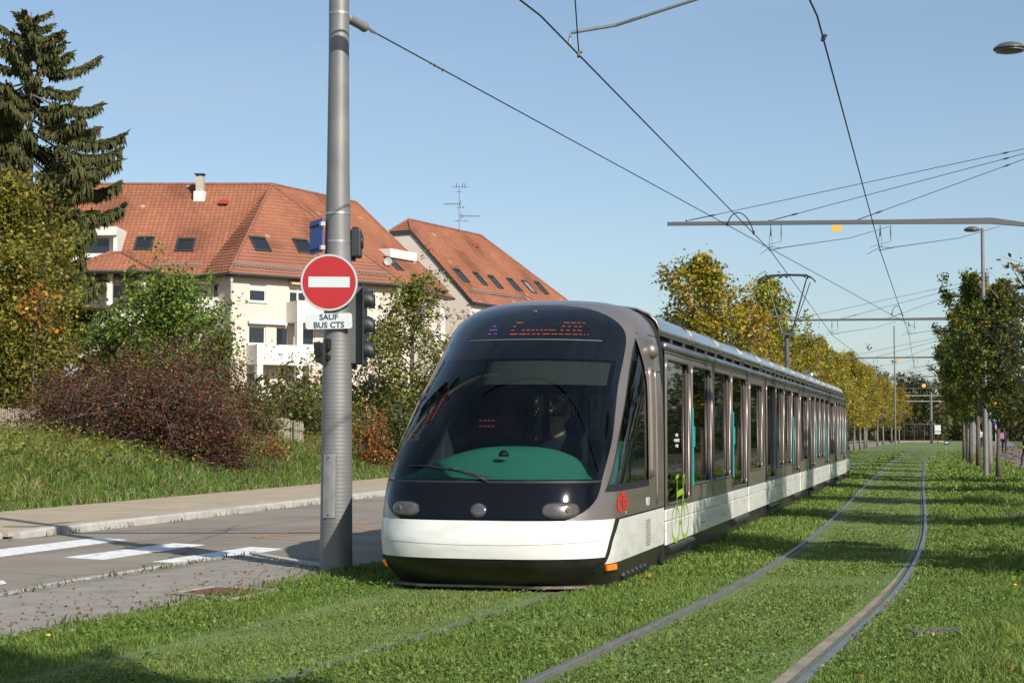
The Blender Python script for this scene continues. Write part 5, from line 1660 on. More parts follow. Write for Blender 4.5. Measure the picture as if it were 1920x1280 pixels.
b = MB(); b.lathe([(.01, .08), (.15, .06), (.24, .02), (.28, 0.0), (.24, .012), (.01, .05)], 18, c=tuple(dsh), axis='y'); b.tube([tuple(dsh + Vector((0, .05, 0))), tuple(dsh + Vector((.1, .4, -.3)))], .03, 6)
b.build('satellite_dish', mat('dish_white', (0.42, 0.41, 0.39), 0.5), roof, True)
# everything of the building was laid out in world coordinates: hang it on the empty
for o in list(bl.children):
    o.location = Vector(o.location) - Vector(bl.location) if o is not roof else -Vector(bl.location)

# second block behind
d2 = Vector((.453, .891, 0)).normalized(); n2 = Vector((d2.y, -d2.x, 0))
Rg = Vector((-8.8, 131, ZR)); E2 = Rg + n2 * 6.6; E2.z = ZE
b2 = empty('apartment_block', (-2, 135, 0)); tag(b2, 'second cream apartment block behind, gable end and red roof with six skylights', 'building')
roof2 = empty('roof', (0, 0, 0)); roof2.parent = b2
RE = Rg + d2 * 13.5; EE = E2 + d2 * 22
hh = 1.0                                    # half-hip at the gable top
k_ = hh / (ZR - ZE)
S0 = Rg.lerp(E2, k_); S0.z = ZR - hh
W2 = Rg - n2 * 6.6; W2.z = ZE; S1 = Rg.lerp(W2, k_); S1.z = ZR - hh
RH = Rg + d2 * 1.3
f2 = tile_plane('tile_field', [tuple(E2), tuple(EE), tuple(RE), tuple(RH), tuple(S0)], roof2, seed=21)
tile_plane('tile_field', [tuple(S1), tuple(S0), tuple(RH)], roof2, seed=22)
b = MB(); b.poly([tuple(EE), tuple(W2 + d2 * 22), tuple(RE)]); b.poly([tuple(W2), tuple(S1), tuple(RH), tuple(RE), tuple(W2 + d2 * 22)]); b.build('rear_slope', M_tile1, roof2)
for a, c in ((RH, RE), (RE, EE), (RH, S0), (RH, S1)): ridge_caps(a + Vector((0, 0, .05)), c + Vector((0, 0, .05)), roof2)
b = MB()
gi = d2 * .10
g0, g1, g2, g3 = E2 + gi - n2 * .35, S0 + gi - n2 * .2, S1 + gi + n2 * .2, W2 + gi + n2 * .35
dn = Vector((0, 0, -.07))
b.poly([(g0.x, g0.y, 0), tuple(g0 + dn), tuple(g1 + dn), tuple(g2 + dn), tuple(g3 + dn), (g3.x, g3.y, 0)])
facade(b, (g0.x, g0.y), tuple((g0 + d2 * 21)[:2]), 0, ZE, [(2 + 3 * k, 3.2 + 3 * k, 8.6, 10.0) for k in range(6)])
b.build('wall', mat('pale_pink_render', (0.72, 0.62, 0.53), 0.9, var=0.06, vscale=0.6, obj=False), b2)
b = MB(); b.add([tuple(E2), tuple(S0), tuple(S0 + Vector((0, 0, -.28))), tuple(E2 + Vector((0, 0, -.28))), tuple(E2 + gi), tuple(S0 + gi), tuple(S0 + gi + Vector((0, 0, -.28))), tuple(E2 + gi + Vector((0, 0, -.28)))], [(0, 1, 2, 3), (3, 2, 6, 7)])
b.add([tuple(S0), tuple(S1), tuple(S1 + Vector((0, 0, -.28))), tuple(S0 + Vector((0, 0, -.28))), tuple(S0 + gi + Vector((0, 0, -.28))), tuple(S1 + gi + Vector((0, 0, -.28)))], [(0, 1, 2, 3), (3, 2, 5, 4)])
b.build('barge_board', M_gutter, b2)
gutter(b2, [tuple(E2 + n2 * .06), tuple(EE + n2 * .06)]); pipe(b2, (E2.x + .2 - n2.x * .3, E2.y + .9), 0, ZE - .5)
for k, (px, py) in enumerate(((864, 518), (899, 524), (928, 530), (963, 535), (991, 539), (1014, 541))): skylight(roof2, f2, px, py, 1.0 if k != 1 else .85, 1.5, pale=k == 4)
vt = on_plane(892, 463, f2[0], f2[3])
b = MB(); b.box((vt.x, vt.y, vt.z + .12), (.5, .6, .35)); b.build('roof_vent', MATS['vent_red'], roof2, bevel=.05)
b = MB()
for off_ in (0,):
    P = [on_plane(px, py, f2[0], f2[3]) + f2[3] * .12 for px, py in ((880, 548), (985, 562))]
    b.tube(P, .03, 5); b.tube([p + Vector((0, 0, .2)) for p in P], .03, 5)
    for k in range(30): p = P[0].lerp(P[1], k / 29); b.tube([p - Vector((0, 0, .05)), p + Vector((0, 0, .2))], .015, 4)
b.build('snow_guard', MATS['snow_guard_grey'], roof2)
for o in list(b2.children):
    o.location = Vector(o.location) - Vector(b2.location)
# television aerial
ab = on_plane(861, 437, f2[0], f2[3])
ta = empty('roof_aerial', ab); tag(ta, 'tall thin television aerial on the ridge of the rear block', 'aerial')
M_al = mat('aerial_grey', (0.20, 0.19, 0.18), 0.5, .5)
hz_ = (437 - 345) / FOC * ab.y
b = MB(); b.tube([(0, 0, -.1), (0, 0, hz_)], .03, 6); b.build('mast_tube', M_al, ta)
for z_, x0, x1, n in ((.95, -.6, .8, 2), (.85, -.25, .2, 1), (.60, -1.3, .15, 7), (.53, -.2, .5, 2), (.35, -.1, 1.7, 10), (.25, -.4, .8, 2)):
    b = MB(); z = hz_ * z_
    b.tube([(x0, 0, z), (x1, 0, z)], .018, 4)
    for k in range(n):
        x = x0 + (x1 - x0) * (k + .5) / n; b.tube([(x, -.22, z + .06), (x, .22, z - .06)], .018, 4)
    if n > 6: b.tube([(x1 if x1 < 1 else x0 + .2, 0, z + .3), (x1 - .15 if x1 < 1 else x0 + .35, 0, z), (x1 if x1 < 1 else x0 + .2, 0, z - .3)], .025, 4)
    b.build('antenna_element', M_al, ta)
b = MB()
for x in (-.25, .25, .45): b.tube([(x, 0, hz_ * .93), (x + .05, 0, hz_ * 1.03)], .03, 4)
b.build('antenna_panel', M_al, ta)
# ------------------------------------------------------------------ vegetation
M_leaf = attr_mat('leaf', 0.55, trans=0.35, spec=0.35)
M_grass = attr_mat('grass_blade', 0.6, trans=0.30, spec=0.3)
M_needle = attr_mat('spruce_needle', 0.7, trans=0.12, spec=0.2)
M_bark = mat('bark', (0.085, 0.066, 0.05), 0.95, var=0.35, vscale=5, col2=(0.15, 0.125, 0.10), bump=0.8, bscale=18, stretch=(1, 1, .3))
M_barkp = mat('pale_bark', (0.19, 0.165, 0.13), 0.95, var=0.3, vscale=5, col2=(0.26, 0.23, 0.19), bump=0.6, bscale=18, stretch=(1, 1, .3))
def pick(pal, n, r, jit=.22):
    pal = np.array(pal, float)
    wgt = pal[:, 3] / pal[:, 3].sum()
    c = pal[r.choice(len(pal), n, p=wgt), :3]
    return c * r.uniform(1 - jit, 1 + jit, (n, 1)) * r.uniform(1 - jit * .4, 1 + jit * .4, (n, 3))
def leaf_quads(P, size, r, up=0.5, asp=0.62, droop=0.0, out_=None):
    """many small folded leaves; returns verts, quads"""
    n = len(P)
    nr = r.normal(size=(n, 3)); nr[:, 2] += up * 1.6
    if out_ is not None: nr += out_ * 0.8
    nr /= np.linalg.norm(nr, axis=1, keepdims=True)
    t = r.normal(size=(n, 3)); t[:, 2] -= droop
    a = t - (t * nr).sum(1, keepdims=True) * nr
    a /= np.linalg.norm(a, axis=1, keepdims=True) + 1e-9
    b_ = np.cross(nr, a)
    L_ = (size * r.uniform(.5, 1.45, n))[:, None]
    V = np.empty((n, 4, 3))
    V[:, 0] = P - a * L_ * .5
    V[:, 1] = P + b_ * L_ * asp * .5 + nr * L_ * .10
    V[:, 2] = P + a * L_ * .5 - nr * L_ * .06
    V[:, 3] = P - b_ * L_ * asp * .5 + nr * L_ * .10
    return V.reshape(-1, 3), np.arange(n * 4).reshape(n, 4)
def crown_obj(name, P, size, pal, r, parent, up=.5, asp=.62, droop=.3, jit=.22, tint=None, m=None):
    V, F_ = leaf_quads(P, size, r, up, asp, droop)
    col = pick(pal, len(P), r, jit)
    if tint is not None: col = col * tint[:, None] if tint.ndim == 1 else tint
    return np_mesh(name, V, F_, 4, m or M_leaf, np.repeat(col, 4, 0), parent)
def tree(name, seed, H, hb, prof, nleaf, leaf, pal, trunk_r=.1, nl=26, bark=None, up_ang=(35, 65), spread=.28, clump=26, tall_tip=True, jit=.22, stems=1):
    """prof(t): crown radius at relative crown height t (0 base .. 1 top)"""
    r = np.random.default_rng(seed)
    root = empty(name)
    b = MB()
    bend = r.normal(0, .05, 2)
    def axis(z): return Vector((bend[0] * z * z / H, bend[1] * z * z / H, z))
    if stems == 1:
        zs = np.linspace(0, H * .96, 9)
        b.tube([axis(z) for z in zs], [max(trunk_r * (1.25 if z == 0 else 1) * (1 - .92 * (z / H)**.9), .008) for z in zs], 8)
    pts = []
    for k in range(nl):
        t = (k + r.uniform(.1, .9)) / nl
        z = hb + (H - hb) * t * .93
        rad_ = max(prof(min(t + .05, 1)), .08) * r.uniform(.72, 1.12)
        az = k * 2.399 + r.uniform(-.5, .5)
        el = rad(r.uniform(*up_ang))
        base = axis(z) if stems == 1 else Vector((r.normal(0, .12), r.normal(0, .12), 0.05))
        start = base
        if stems == 1:
            tip = start + Vector((math.cos(az), math.sin(az), math.tan(el) * .8)) * rad_
        else:
            tip = Vector((math.cos(az) * rad_, math.sin(az) * rad_, z))
        tip.z = min(tip.z, H)
        mid = start.lerp(tip, .5) + Vector((r.normal(0, .06), r.normal(0, .06), (-.08 if stems == 1 else .25) * rad_))
        b.tube([start, mid, tip], [trunk_r * .30 * (1 - .6 * t) + .008, trunk_r * .18 * (1 - .6 * t) + .006, .005], 5)
        ns = clump // 4
        for s_ in range(ns):
            f = r.uniform(.25, 1.08)
            c = start.lerp(mid, f * 2) if f < .5 else mid.lerp(tip, (f - .5) * 2)
            q = c + Vector(r.normal(0, spread * rad_ * .55 + .05, 3))
            pts.append(q)
            if r.random() < .5: b.tube([c, q], [.008, .003], 3)
    tips = np.array([tuple(p) for p in pts])
    idx = r.integers(0, len(tips), nleaf)
    P = tips[idx] + r.normal(0, 1, (nleaf, 3)) * (spread * .42)
    P[:, 2] = np.maximum(P[:, 2], .05)
    b.build('trunk', bark or M_bark, root, True)
    ct = r.uniform(.55, 1.35, len(tips))[idx]
    crown_obj('crown', P, leaf, pal, r, root, tint=ct, jit=jit)
    return root
# ---- rows of young lime trees
PAL_LIME = [(.45, .33, .026, 4), (.31, .30, .03, 4.5), (.55, .35, .03, 1.8), (.29, .14, .03, 1.0), (.13, .17, .025, 3.6)]
PAL_LIMEG = [(.10, .145, .022, 4), (.17, .19, .025, 3), (.06, .095, .018, 4), (.34, .26, .03, 1.1), (.22, .12, .02, .4)]
pear = lambda R: (lambda t: R * max(0, 1 - t)**.72 * min(1.0, .50 + 2.4 * t) + .06)
cone = lambda R: (lambda t: R * (1.0 - t)**.75 * (0.55 + .45 * min(1, t * 6 + .25)))
egg = lambda R: (lambda t: R * math.sin(math.pi * (0.12 + .86 * t)**.8)**.75 + .05)
PALS = [PAL_LIME, [(.48, .31, .026, 4), (.37, .24, .035, 3), (.26, .165, .035, 2.2), (.19, .19, .03, 2.8)], [(.30, .30, .03, 4), (.42, .33, .03, 3), (.16, .21, .03, 4), (.50, .34, .03, 1)]]
limes = [tree('lime_tree', 40 + k, 7.3 + .3 * k, 1.9, pear(2.15 + .1 * k), 9500, .13, PALS[k], .10, 30, M_barkp, (30, 68), .36, 30) for k in range(3)]
limesr = [tree('lime_tree', 60 + k, 7.6 + .3 * k, 1.55, pear(1.62 + .08 * k), 14000, .13, PAL_LIMEG, .10, 30, M_bark, (45, 76), .25, 40) for k in range(3)]
bare = tree('lime_tree', 71, 6.4, 1.9, egg(1.5), 420, .15, [(.30, .17, .03, 3), (.16, .09, .02, 2), (.09, .1, .02, 1)], .085, 34, M_barkp, (30, 65), .35, 22)
used = set()
def put(proto, loc, rz, sc_, label, cat='tree', group=None):
    o = proto if proto.name not in used else copy_tree(proto)
    used.add(proto.name)
    o.location = loc; o.rotation_euler = (0, 0, rz); o.scale = (sc_, sc_, sc_)
    tag(o, label, cat, group)
    return o
left_row = [(51.0, -5.4, .97, 'big golden lime tree rising just behind the front half of the tram'), (61.5, -5.5, .86, 'golden lime tree between the tallest one and the pantograph'), (71.5, -5.4, 1.06, 'brownish-gold lime tree directly behind the pantograph'), (80.5, -5.4, .93, 'golden lime tree just right of the pantograph'), (89.5, -5.4, .90, 'lime tree behind the rear third of the tram'), (98.5, -5.4, .92, 'lime tree above the last tram section'), (107, -5.4, .95, 'lime tree peeking over the tail of the tram'), (114.5, -5.3, .95, 'lime tree right behind the tram tail'),
            (121.7, -5.2, .95, 'first lime tree with a visible trunk right of the tram'), (130.5, -5.3, .92, 'second lime tree with a visible trunk right of the tram'), (139, -5.4, .98, 'third lime tree with a visible trunk right of the tram'), (148, -5.6, .95, 'fourth lime tree with a visible trunk right of the tram'), (157, -6.0, .98, 'fifth lime tree with a visible trunk right of the tram'), (174, -6.0, 1.0, 'sixth lime tree, standing by the far grey mast'), (188, -6.2, 1.0, 'lime tree just right of the far grey mast'), (205, -6.3, 1.0, 'lime tree near the far shelter'), (221, -6.3, 1.0, 'farthest lime tree of the left row')]
for k, (Y, o_, s_, lab) in enumerate(left_row):
    put(limes[k % 3], off(o_, Y), k * 1.7, s_, lab, group='yellowing lime trees left of the tracks')
right_row = [(2.3, 4.7, 1.0, 'lime tree beside the viewer, outside the picture, shading the near grass'), (14.4, 6.4, 1.15, 'lime tree outside the right edge, first of five shading the grass'), (22.2, 7.1, 1.15, 'lime tree outside the right edge, second of five shading the grass'), (30.6, 6.3, 1.12, 'lime tree outside the right edge, third of five shading the grass'), (38.6, 6.2, 1.08, 'lime tree outside the right edge, fourth of five shading the grass'), (46.8, 6.2, 1.0, 'lime tree outside the right edge, last of five shading the grass'),
             (42.0, 3.4, .92, 'nearly bare lime tree at the right edge with a few orange leaves'), (52.97, 3.1, .84, 'dark lime tree next to the bare one at the right edge'), (61.5, 3.1, .92, 'dark lime tree behind the thick mast on the right'), (69.6, 3.0, 1.06, 'green-gold lime tree whose tip reaches the second lamp'), (78.5, 2.9, 1.0, 'right-row lime tree fifth from the right edge'), (86.5, 2.9, .95, 'right-row lime tree sixth from the right edge'), (93.6, 2.8, .95, 'right-row lime tree seventh from the right edge'), (103, 2.9, .95, 'right-row lime tree eighth from the right edge'), (113, 3.0, .95, 'right-row lime tree ninth from the right edge'), (124, 3.0, .95, 'right-row lime tree tenth from the right edge'), (140, 3.2, .95, 'farthest lime tree of the right row')]
for k, (Y, o_, s_, lab) in enumerate(right_row):
    pr = bare if k == 6 else limesr[k % 3]
    put(pr, off(o_, Y), k * 2.1 + .4, s_, lab, group='lime trees along the right footpath')
# ---- garden trees and shrubs in front of the buildings
def verge_z(x, Y):
    d = -15.3 - (x - float(xc2(Y))) * float(cosT(Y))
    t = min(max(d / 7.5, 0), 1)
    return .105 + 1.0 * t * t * (3 - 2 * t)
def ground_pt(px, Y):
    x = (px - 960) / FOC * Y
    return Vector((x, Y, verge_z(x, Y)))
dome = lambda R: (lambda t: R * math.sqrt(max(0, 1 - (t * .97)**2.2)) + .05)
PAL_OLIVE = [(.20, .19, .028, 4), (.27, .23, .032, 3), (.12, .135, .022, 3), (.33, .23, .04, 1)]
PAL_GREEN = [(.16, .24, .035, 4), (.23, .30, .05, 3), (.09, .145, .025, 3)]
PAL_LOOSE = [(.20, .215, .042, 4), (.28, .27, .055, 3), (.11, .135, .03, 3), (.30, .18, .045, .8)]
PAL_PURP = [(.13, .042, .036, 5), (.18, .062, .038, 4), (.085, .032, .03, 3), (.12, .125, .035, 4.2), (.25, .10, .035, 1.4)]
PAL_ORNG = [(.36, .13, .03, 4), (.28, .09, .03, 3), (.16, .13, .035, 3), (.40, .22, .04, 1.2)]
PAL_DARK = [(.08, .115, .025, 4), (.12, .15, .03, 3), (.15, .14, .035, 2)]
def shrub(name, px, Y, top, halfw, n, leaf, pal, lab, seed, nl=34, cat='shrub', stems=2, hb=.25, spread=.42, prof=dome, tr=.06, dz=0.0, clump=30):
    g = ground_pt(px, Y); H = at(px, top, Y).z - g.z
    t = tree(name, seed, H, hb * H, prof(halfw / FOC * Y), n, leaf, pal, tr, nl, None, (25, 65), spread, clump, stems=stems)
    t.location = g - Vector((0, 0, .05 + dz)); tag(t, lab, cat)
    return t
shrub('garden_tree', 52, 60, 325, 88, 26000, .145, PAL_OLIVE, 'broad olive-green leafy tree at the left edge in front of the spruce', 101, 60, 'tree', 1, .10, .62, egg, .2, clump=44)
shrub('garden_tree', 8, 57, 455, 95, 18000, .145, PAL_OLIVE, 'lower olive-green leafy tree cut by the left edge', 102, 46, 'tree', 1, .06, .6, egg, .18, clump=40)
t_ = shrub('garden_tree', 60, 56, 545, 34, 210, .15, [(.55, .20, .03, 3), (.45, .26, .04, 1)], 'spray of bright orange leaves in front of the left-hand tree', 103, 10, 'branch', 1, .72, .42, egg, .05)
shrub('maple_tree', 312, 62, 522, 100, 22000, .14, PAL_GREEN, 'fresh green maple in front of the building left wing', 104, 56, 'tree', 1, .12, .55, egg, .14, clump=44)
shrub('maple_tree', 215, 64, 600, 70, 8500, .14, PAL_GREEN, 'smaller green maple between the olive tree and the big maple', 105, 36, 'tree', 1, .1, .55, egg, .12)
shrub('hawthorn', 402, 58, 620, 46, 4000, .12, PAL_DARK + [(.30, .12, .02, .6)], 'dark berry-flecked hawthorn right of the maple', 106, 34, 'tree', 1, .1, .45, egg, .1)
shrub('walnut_tree', 770, 66, 522, 92, 7000, .145, PAL_LOOSE, 'loose airy tree between the traffic light and the tram roof', 107, 40, 'tree', 1, .16, .40, egg, .11, clump=32)
shrub('walnut_tree', 700, 70, 585, 55, 2400, .145, PAL_LOOSE, 'thin airy tree right behind the mast', 108, 26, 'tree', 1, .15, .42, egg, .09)
shrub('garden_shrub', 560, 64, 655, 55, 1700, .15, PAL_LOOSE + [(.13, .08, .04, 2)], 'thin brownish shrub left of the mast in front of the balconies', 109, 30, 'shrub', 2, .2, .5)
shrub('garden_shrub', 625, 66, 615, 45, 1600, .16, PAL_OLIVE, 'olive shrub hidden behind the mast', 110, 24)
shrub('purple_shrub', 285, 47, 652, 200, 34000, .075, PAL_PURP, 'large dark purple-red shrub arching over the grassy bank', 111, 90, 'shrub', 2, .12, .42, dome, .05, clump=60)
shrub('purple_shrub', 400, 45.5, 735, 78, 11000, .075, PAL_PURP, 'lower right lobe of dark purple-red shrub reaching the grass', 112, 46, 'shrub', 2, .05, .4, dome, .05, clump=50)
shrub('purple_shrub', 120, 49, 690, 90, 10000, .075, PAL_PURP, 'left purple-red shrub covering the end of the reed fence', 113, 44, 'shrub', 2, .1, .42, dome, .05, clump=44)
shrub('orange_shrub', 698, 56, 750, 36, 1900, .11, PAL_ORNG, 'orange autumn shrub between the mast and the tram', 114, 34, 'shrub', 2, .1, .34, dome, .03)
shrub('orange_shrub', 512, 50, 800, 22, 500, .10, PAL_ORNG, 'small rusty-orange shrub on the bank right of the purple one', 115, 18, 'shrub', 2, .2, .3, dome, .03)
shrub('garden_shrub', 745, 60, 730, 55, 3200, .14, PAL_DARK, 'dark green shrub beside the tram windscreen', 116, 34)
shrub('garden_shrub', 470, 56, 712, 55, 3200, .13, PAL_DARK + [(.16, .07, .02, 1)], 'dark green shrub right of the purple one', 117, 34)
shrub('garden_shrub', 560, 62, 735, 70, 3200, .14, PAL_DARK + [(.12, .06, .03, 2)], 'brown-green shrub behind the right piece of reed fence', 118, 36)
shrub('garden_shrub', 640, 62, 745, 50, 2200, .14, PAL_OLIVE, 'olive shrub behind the mast base line', 119, 28)
shrub('garden_shrub', 825, 68, 690, 60, 2600, .16, PAL_DARK, 'dark shrub hidden behind the tram nose', 120, 28)
# ---- spruce
def spruce(px, Y, top):
    r = np.random.default_rng(5)
    g = ground_pt(px, Y); H = at(px, top, Y).z - g.z
    root = empty('spruce_tree', g); tag(root, 'tall dark spruce with hanging cones at the left edge', 'tree')
    b = MB(); b.tube([(0, 0, 0), (0.05, 0, H * .5), (0, 0, H)], [.27, .16, .02], 10)
    P = []; A = []; S = []; CO = []; cones = []
    z = H - .3; k = 0
    while z > 1.5:
        f = (H - z) / H
        n = 5 if f > .1 else 4
        for j in range(n):
            az = j * 2 * math.pi / n + k * .9 + r.uniform(-.35, .35)
            Lb = (3.3 * min(1, f / .2)**.8 + .2) * r.uniform(.6, 1.12)
            dr = np.array([math.cos(az), math.sin(az)])
            rise = (.30 if f < .15 else -.06 - .12 * f) * Lb
            pts = []
            for s_ in np.linspace(0, 1, 9):
                zz = z + rise * s_ - .28 * Lb * math.sin(s_ * math.pi * .75) * min(1, f * 3) + .12 * Lb * s_**3
                pts.append(Vector((dr[0] * Lb * s_, dr[1] * Lb * s_, zz)))
            b.tube(pts, [.045 * (1 - s_) + .008 for s_ in np.linspace(0, 1, 9)], 5)
            m = int(185 * Lb)
            for q in range(m):
                s_ = r.uniform(.18, 1.0)**.8
                i0 = min(int(s_ * 8), 7); c = pts[i0].lerp(pts[i0 + 1], s_ * 8 - i0)
                side = r.choice([-1, 1]); sl = r.uniform(.08, .5) * min(Lb * .3, .75) * (1.1 - .6 * s_)
                px_ = np.array([-dr[1], dr[0]]) * side * sl
                base = np.array([c.x + px_[0] + dr[0] * sl * .4, c.y + px_[1] + dr[1] * sl * .4, c.z - .05 * sl])
                down = r.random() < .74
                if down: a = np.array([r.normal(0, .22), r.normal(0, .22), -1]); ln = r.uniform(.22, .75) * min(1, .4 + f * 1.6)
                else: a = np.array([px_[0] * 1.5 + dr[0] * .7 + r.normal(0, .2), px_[1] * 1.5 + dr[1] * .7 + r.normal(0, .2), r.uniform(-.25, .45)]); ln = r.uniform(.15, .36)
                P.append(base); A.append(a / np.linalg.norm(a)); S.append(ln)
                col = np.array([.075, .085, .032]) * r.uniform(.6, 1.6)
                if r.random() < .16: col = np.array([.12, .10, .035])
                CO.append(col)
            if f < .45:
                for q in range(int(7 * Lb * (1.4 - 2 * f))):
                    s_ = r.uniform(.45, 1.0); i0 = min(int(s_ * 8), 7); c = pts[i0].lerp(pts[i0 + 1], s_ * 8 - i0)
                    cones.append((c.x + r.normal(0, .12), c.y + r.normal(0, .12), c.z - .06))
        z -= .40 + .50 * f; k += 1
    P = np.array(P); A = np.array(A); S = np.array(S)[:, None]; CO = np.array(CO)
    # every spray: two crossed narrow blades
    V = []; F_ = []; COL = []
    n = len(P)
    sd = np.cross(A, np.random.default_rng(3).normal(size=(n, 3))); sd /= np.linalg.norm(sd, axis=1, keepdims=True)
    s2 = np.cross(A, sd)
    for s_ in (sd, s2):
        q = np.empty((n, 4, 3)); wd = .046
        q[:, 0] = P - s_ * wd * .5; q[:, 1] = P + A * S * .45 - s_ * wd; q[:, 2] = P + A * S; q[:, 3] = P + A * S * .45 + s_ * wd
        V.append(q.reshape(-1, 3)); COL.append(np.repeat(CO, 4, 0))
    V = np.concatenate(V); COL = np.concatenate(COL)
    b.build('trunk', M_bark, root, True)
    np_mesh('needles', V, np.arange(len(V)).reshape(-1, 4), 4, M_needle, COL, root)
    t = MB()
    for c in cones:
        x, y, z_ = c; h_ = r.uniform(.13, .2)
        t.add([(x, y, z_), (x + .03, y, z_ - h_ * .5), (x, y + .03, z_ - h_ * .5), (x - .03, y, z_ - h_ * .5), (x, y - .03, z_ - h_ * .5), (x, y, z_ - h_)], [(0, 1, 2), (0, 2, 3), (0, 3, 4), (0, 4, 1), (5, 2, 1), (5, 3, 2), (5, 4, 3), (5, 1, 4)])
    tag(t.build('cones', mat('spruce_cone', (0.24, 0.11, 0.04), 0.8), root), kind='stuff')
spruce(48, 68, 22)
# ---- far woodland that reads as one mass
def mass(name, boxes, n, leaf, pal, seed, up=.5):
    r = np.random.default_rng(seed); PP = []; T = []
    for (x, y, z, rx, ry, rz_, wgt) in boxes:
        m = int(n * wgt)
        v = r.normal(size=(m, 3)); v /= np.linalg.norm(v, axis=1, keepdims=True)
        q = v * (r.uniform(.75, 1.03, (m, 1))) * np.array([rx, ry, rz_]) + np.array([x, y, z])
        PP.append(q); T.append(np.full(m, r.uniform(.7, 1.25)))
    P = np.concatenate(PP); P[:, 2] = np.maximum(P[:, 2], .1)
    o = crown_obj(name, P, leaf, pal, r, None, up, tint=np.concatenate(T))
    tag(o, kind='stuff')
    return o
r = np.random.default_rng(77)
bx = []
for k in range(60):
    px = r.uniform(1560, 1990); Y = r.uniform(255, 330); H = r.uniform(5, 11)
    bx.append(((px - 960) / FOC * Y, Y, H * .45, r.uniform(2.5, 5), 4, H * .55, 1 / 60))
mass('far_woodland', bx, 26000, .8, [(.05, .065, .02, 4), (.085, .085, .025, 3), (.12, .09, .03, 2), (.10, .06, .03, 1)], 5)
bx = []
for k in range(70):
    Y = r.uniform(75, 240); o_ = -13.5 - r.uniform(0, 8); p = off(o_, Y); H = r.uniform(2.5, 5.5)
    bx.append((p.x, p.y, H * .42, r.uniform(1.5, 3), 2.5, H * .55, 1 / 70))
mass('roadside_hedge', bx, 24000, .4, [(.04, .065, .02, 4), (.065, .085, .022, 3), (.10, .09, .03, 1.5)], 6)
bx = []
for k in range(50):
    Y = r.uniform(40, 200); o_ = 13 + r.uniform(0, 5); p = off(o_, Y); H = r.uniform(3, 7)
    bx.append((p.x, p.y, H * .42, r.uniform(1.5, 3), 2.5, H * .55, 1 / 50))
mass('footpath_hedge', bx, 20000, .35, [(.04, .065, .02, 4), (.065, .085, .022, 3), (.10, .09, .03, 1.5)], 7)
bx = []
for k in range(46):
    px = r.uniform(-80, 900); Y = r.uniform(70, 92); H = r.uniform(2.2, 3.8)
    bx.append(((px - 960) / FOC * Y, Y, 1 + H * .4, r.uniform(1.5, 2.6), 2, H * .5, 1 / 46))
mass('garden_hedge', bx, 15000, .3, [(.045, .065, .02, 4), (.07, .085, .022, 3), (.10, .08, .03, 1.5)], 8)
bgt = tree('background_tree', 201, 9.5, 1.5, egg(3.2), 7000, .34, [(.05, .07, .02, 3), (.075, .09, .025, 2)], .2, 40, None, (30, 65), .7, 34)
for k, (px, Y, s_, lab) in enumerate(((1272, 84, .78, 'dark green tree left of the tallest golden lime'), (1725, 262, 1.0, 'bare-topped far tree behind the red signal'), (1640, 250, 1.1, 'far dark tree behind the left row'), (1700, 280, 1.0, 'far dark tree at the end of the tracks'))):
    put(bgt, Vector(((px - 960) / FOC * Y, Y, 0)), k * 1.3, s_, lab)
# ---- reed fence
def reed_fence(p0, p1, lab, h=1.2):
    p0, p1 = Vector(p0), Vector(p1); d = p1 - p0; L_ = d.length; d.normalize()
    root = empty('reed_fence', p0); tag(root, lab, 'fence')
    rr_ = random.Random(3); b = MB()
    n = int(L_ / .035)
    for k in range(n):
        q = d * (k * .035 + rr_.uniform(-.008, .008)); zt = h + rr_.uniform(-.05, .05) + .06 * math.sin(k * .06)
        x, y = q.x, q.y + rr_.uniform(-.01, .01)
        zb = verge_z(p0.x + x, p0.y + y) - p0.z
        b.add([(x - .016, y, zb), (x + .016, y, zb), (x + .013, y, zb + zt), (x - .013, y, zb + zt), (x, y + .02, zb + zt), (x, y + .02, zb)], [(0, 1, 2, 3), (1, 5, 4, 2), (5, 0, 3, 4), (3, 2, 4)])
    tag(b.build('reeds', mat('dry_reed', (0.30, 0.25, 0.19), 0.9, var=.35, vscale=4, col2=(.40, .34, .26), stretch=(8, 8, .6)), root), kind='stuff')
    for k in range(int(L_ / 1.6) + 1):
        q = d * (k * 1.6); zb = verge_z(p0.x + q.x, p0.y + q.y) - p0.z
        b = MB(); b.tube([(q.x, q.y - .05, zb - .1), (q.x, q.y - .05, zb + h)], .03, 6); b.build('post', mat('fence_green', (0.02, 0.07, 0.045), 0.6), root)
    for z_ in (.35, .75):
        b = MB(); b.tube([(0, -.03, verge_z(p0.x, p0.y) - p0.z + z_), (d.x * L_, d.y * L_ - .03, verge_z(p1.x, p1.y) - p0.z + z_)], .008, 4); b.build('tie_wire', MATS['fence_green'], root)
reed_fence(ground_pt(-120, 52), ground_pt(85, 53), 'dry reed fence at the left edge beyond the grassy bank', 1.18)
reed_fence(ground_pt(470, 57), ground_pt(572, 58), 'short piece of dry reed fence right of the purple shrub', 1.05)
p0, p1 = ground_pt(690, 62), ground_pt(790, 64)
root = empty('mesh_fence', p0); tag(root, 'green wire mesh fence behind the orange shrub', 'fence')
for k in range(4):
    q = (p1 - p0) * (k / 3); b = MB(); b.tube([(q.x, q.y, 0), (q.x, q.y, 1.35)], .03, 6); b.build('post', MATS['fence_green'], root)
b = MB()
for k in range(12): b.tube([(0, 0, .1 + k * .11), tuple((p1 - p0) + Vector((0, 0, .1 + k * .11)))], .006, 3)
for k in range(20): q = (p1 - p0) * (k / 19); b.tube([(q.x, q.y, .05), (q.x, q.y, 1.35)], .006, 3)
tag(b.build('mesh', MATS['fence_green'], root), kind='stuff')
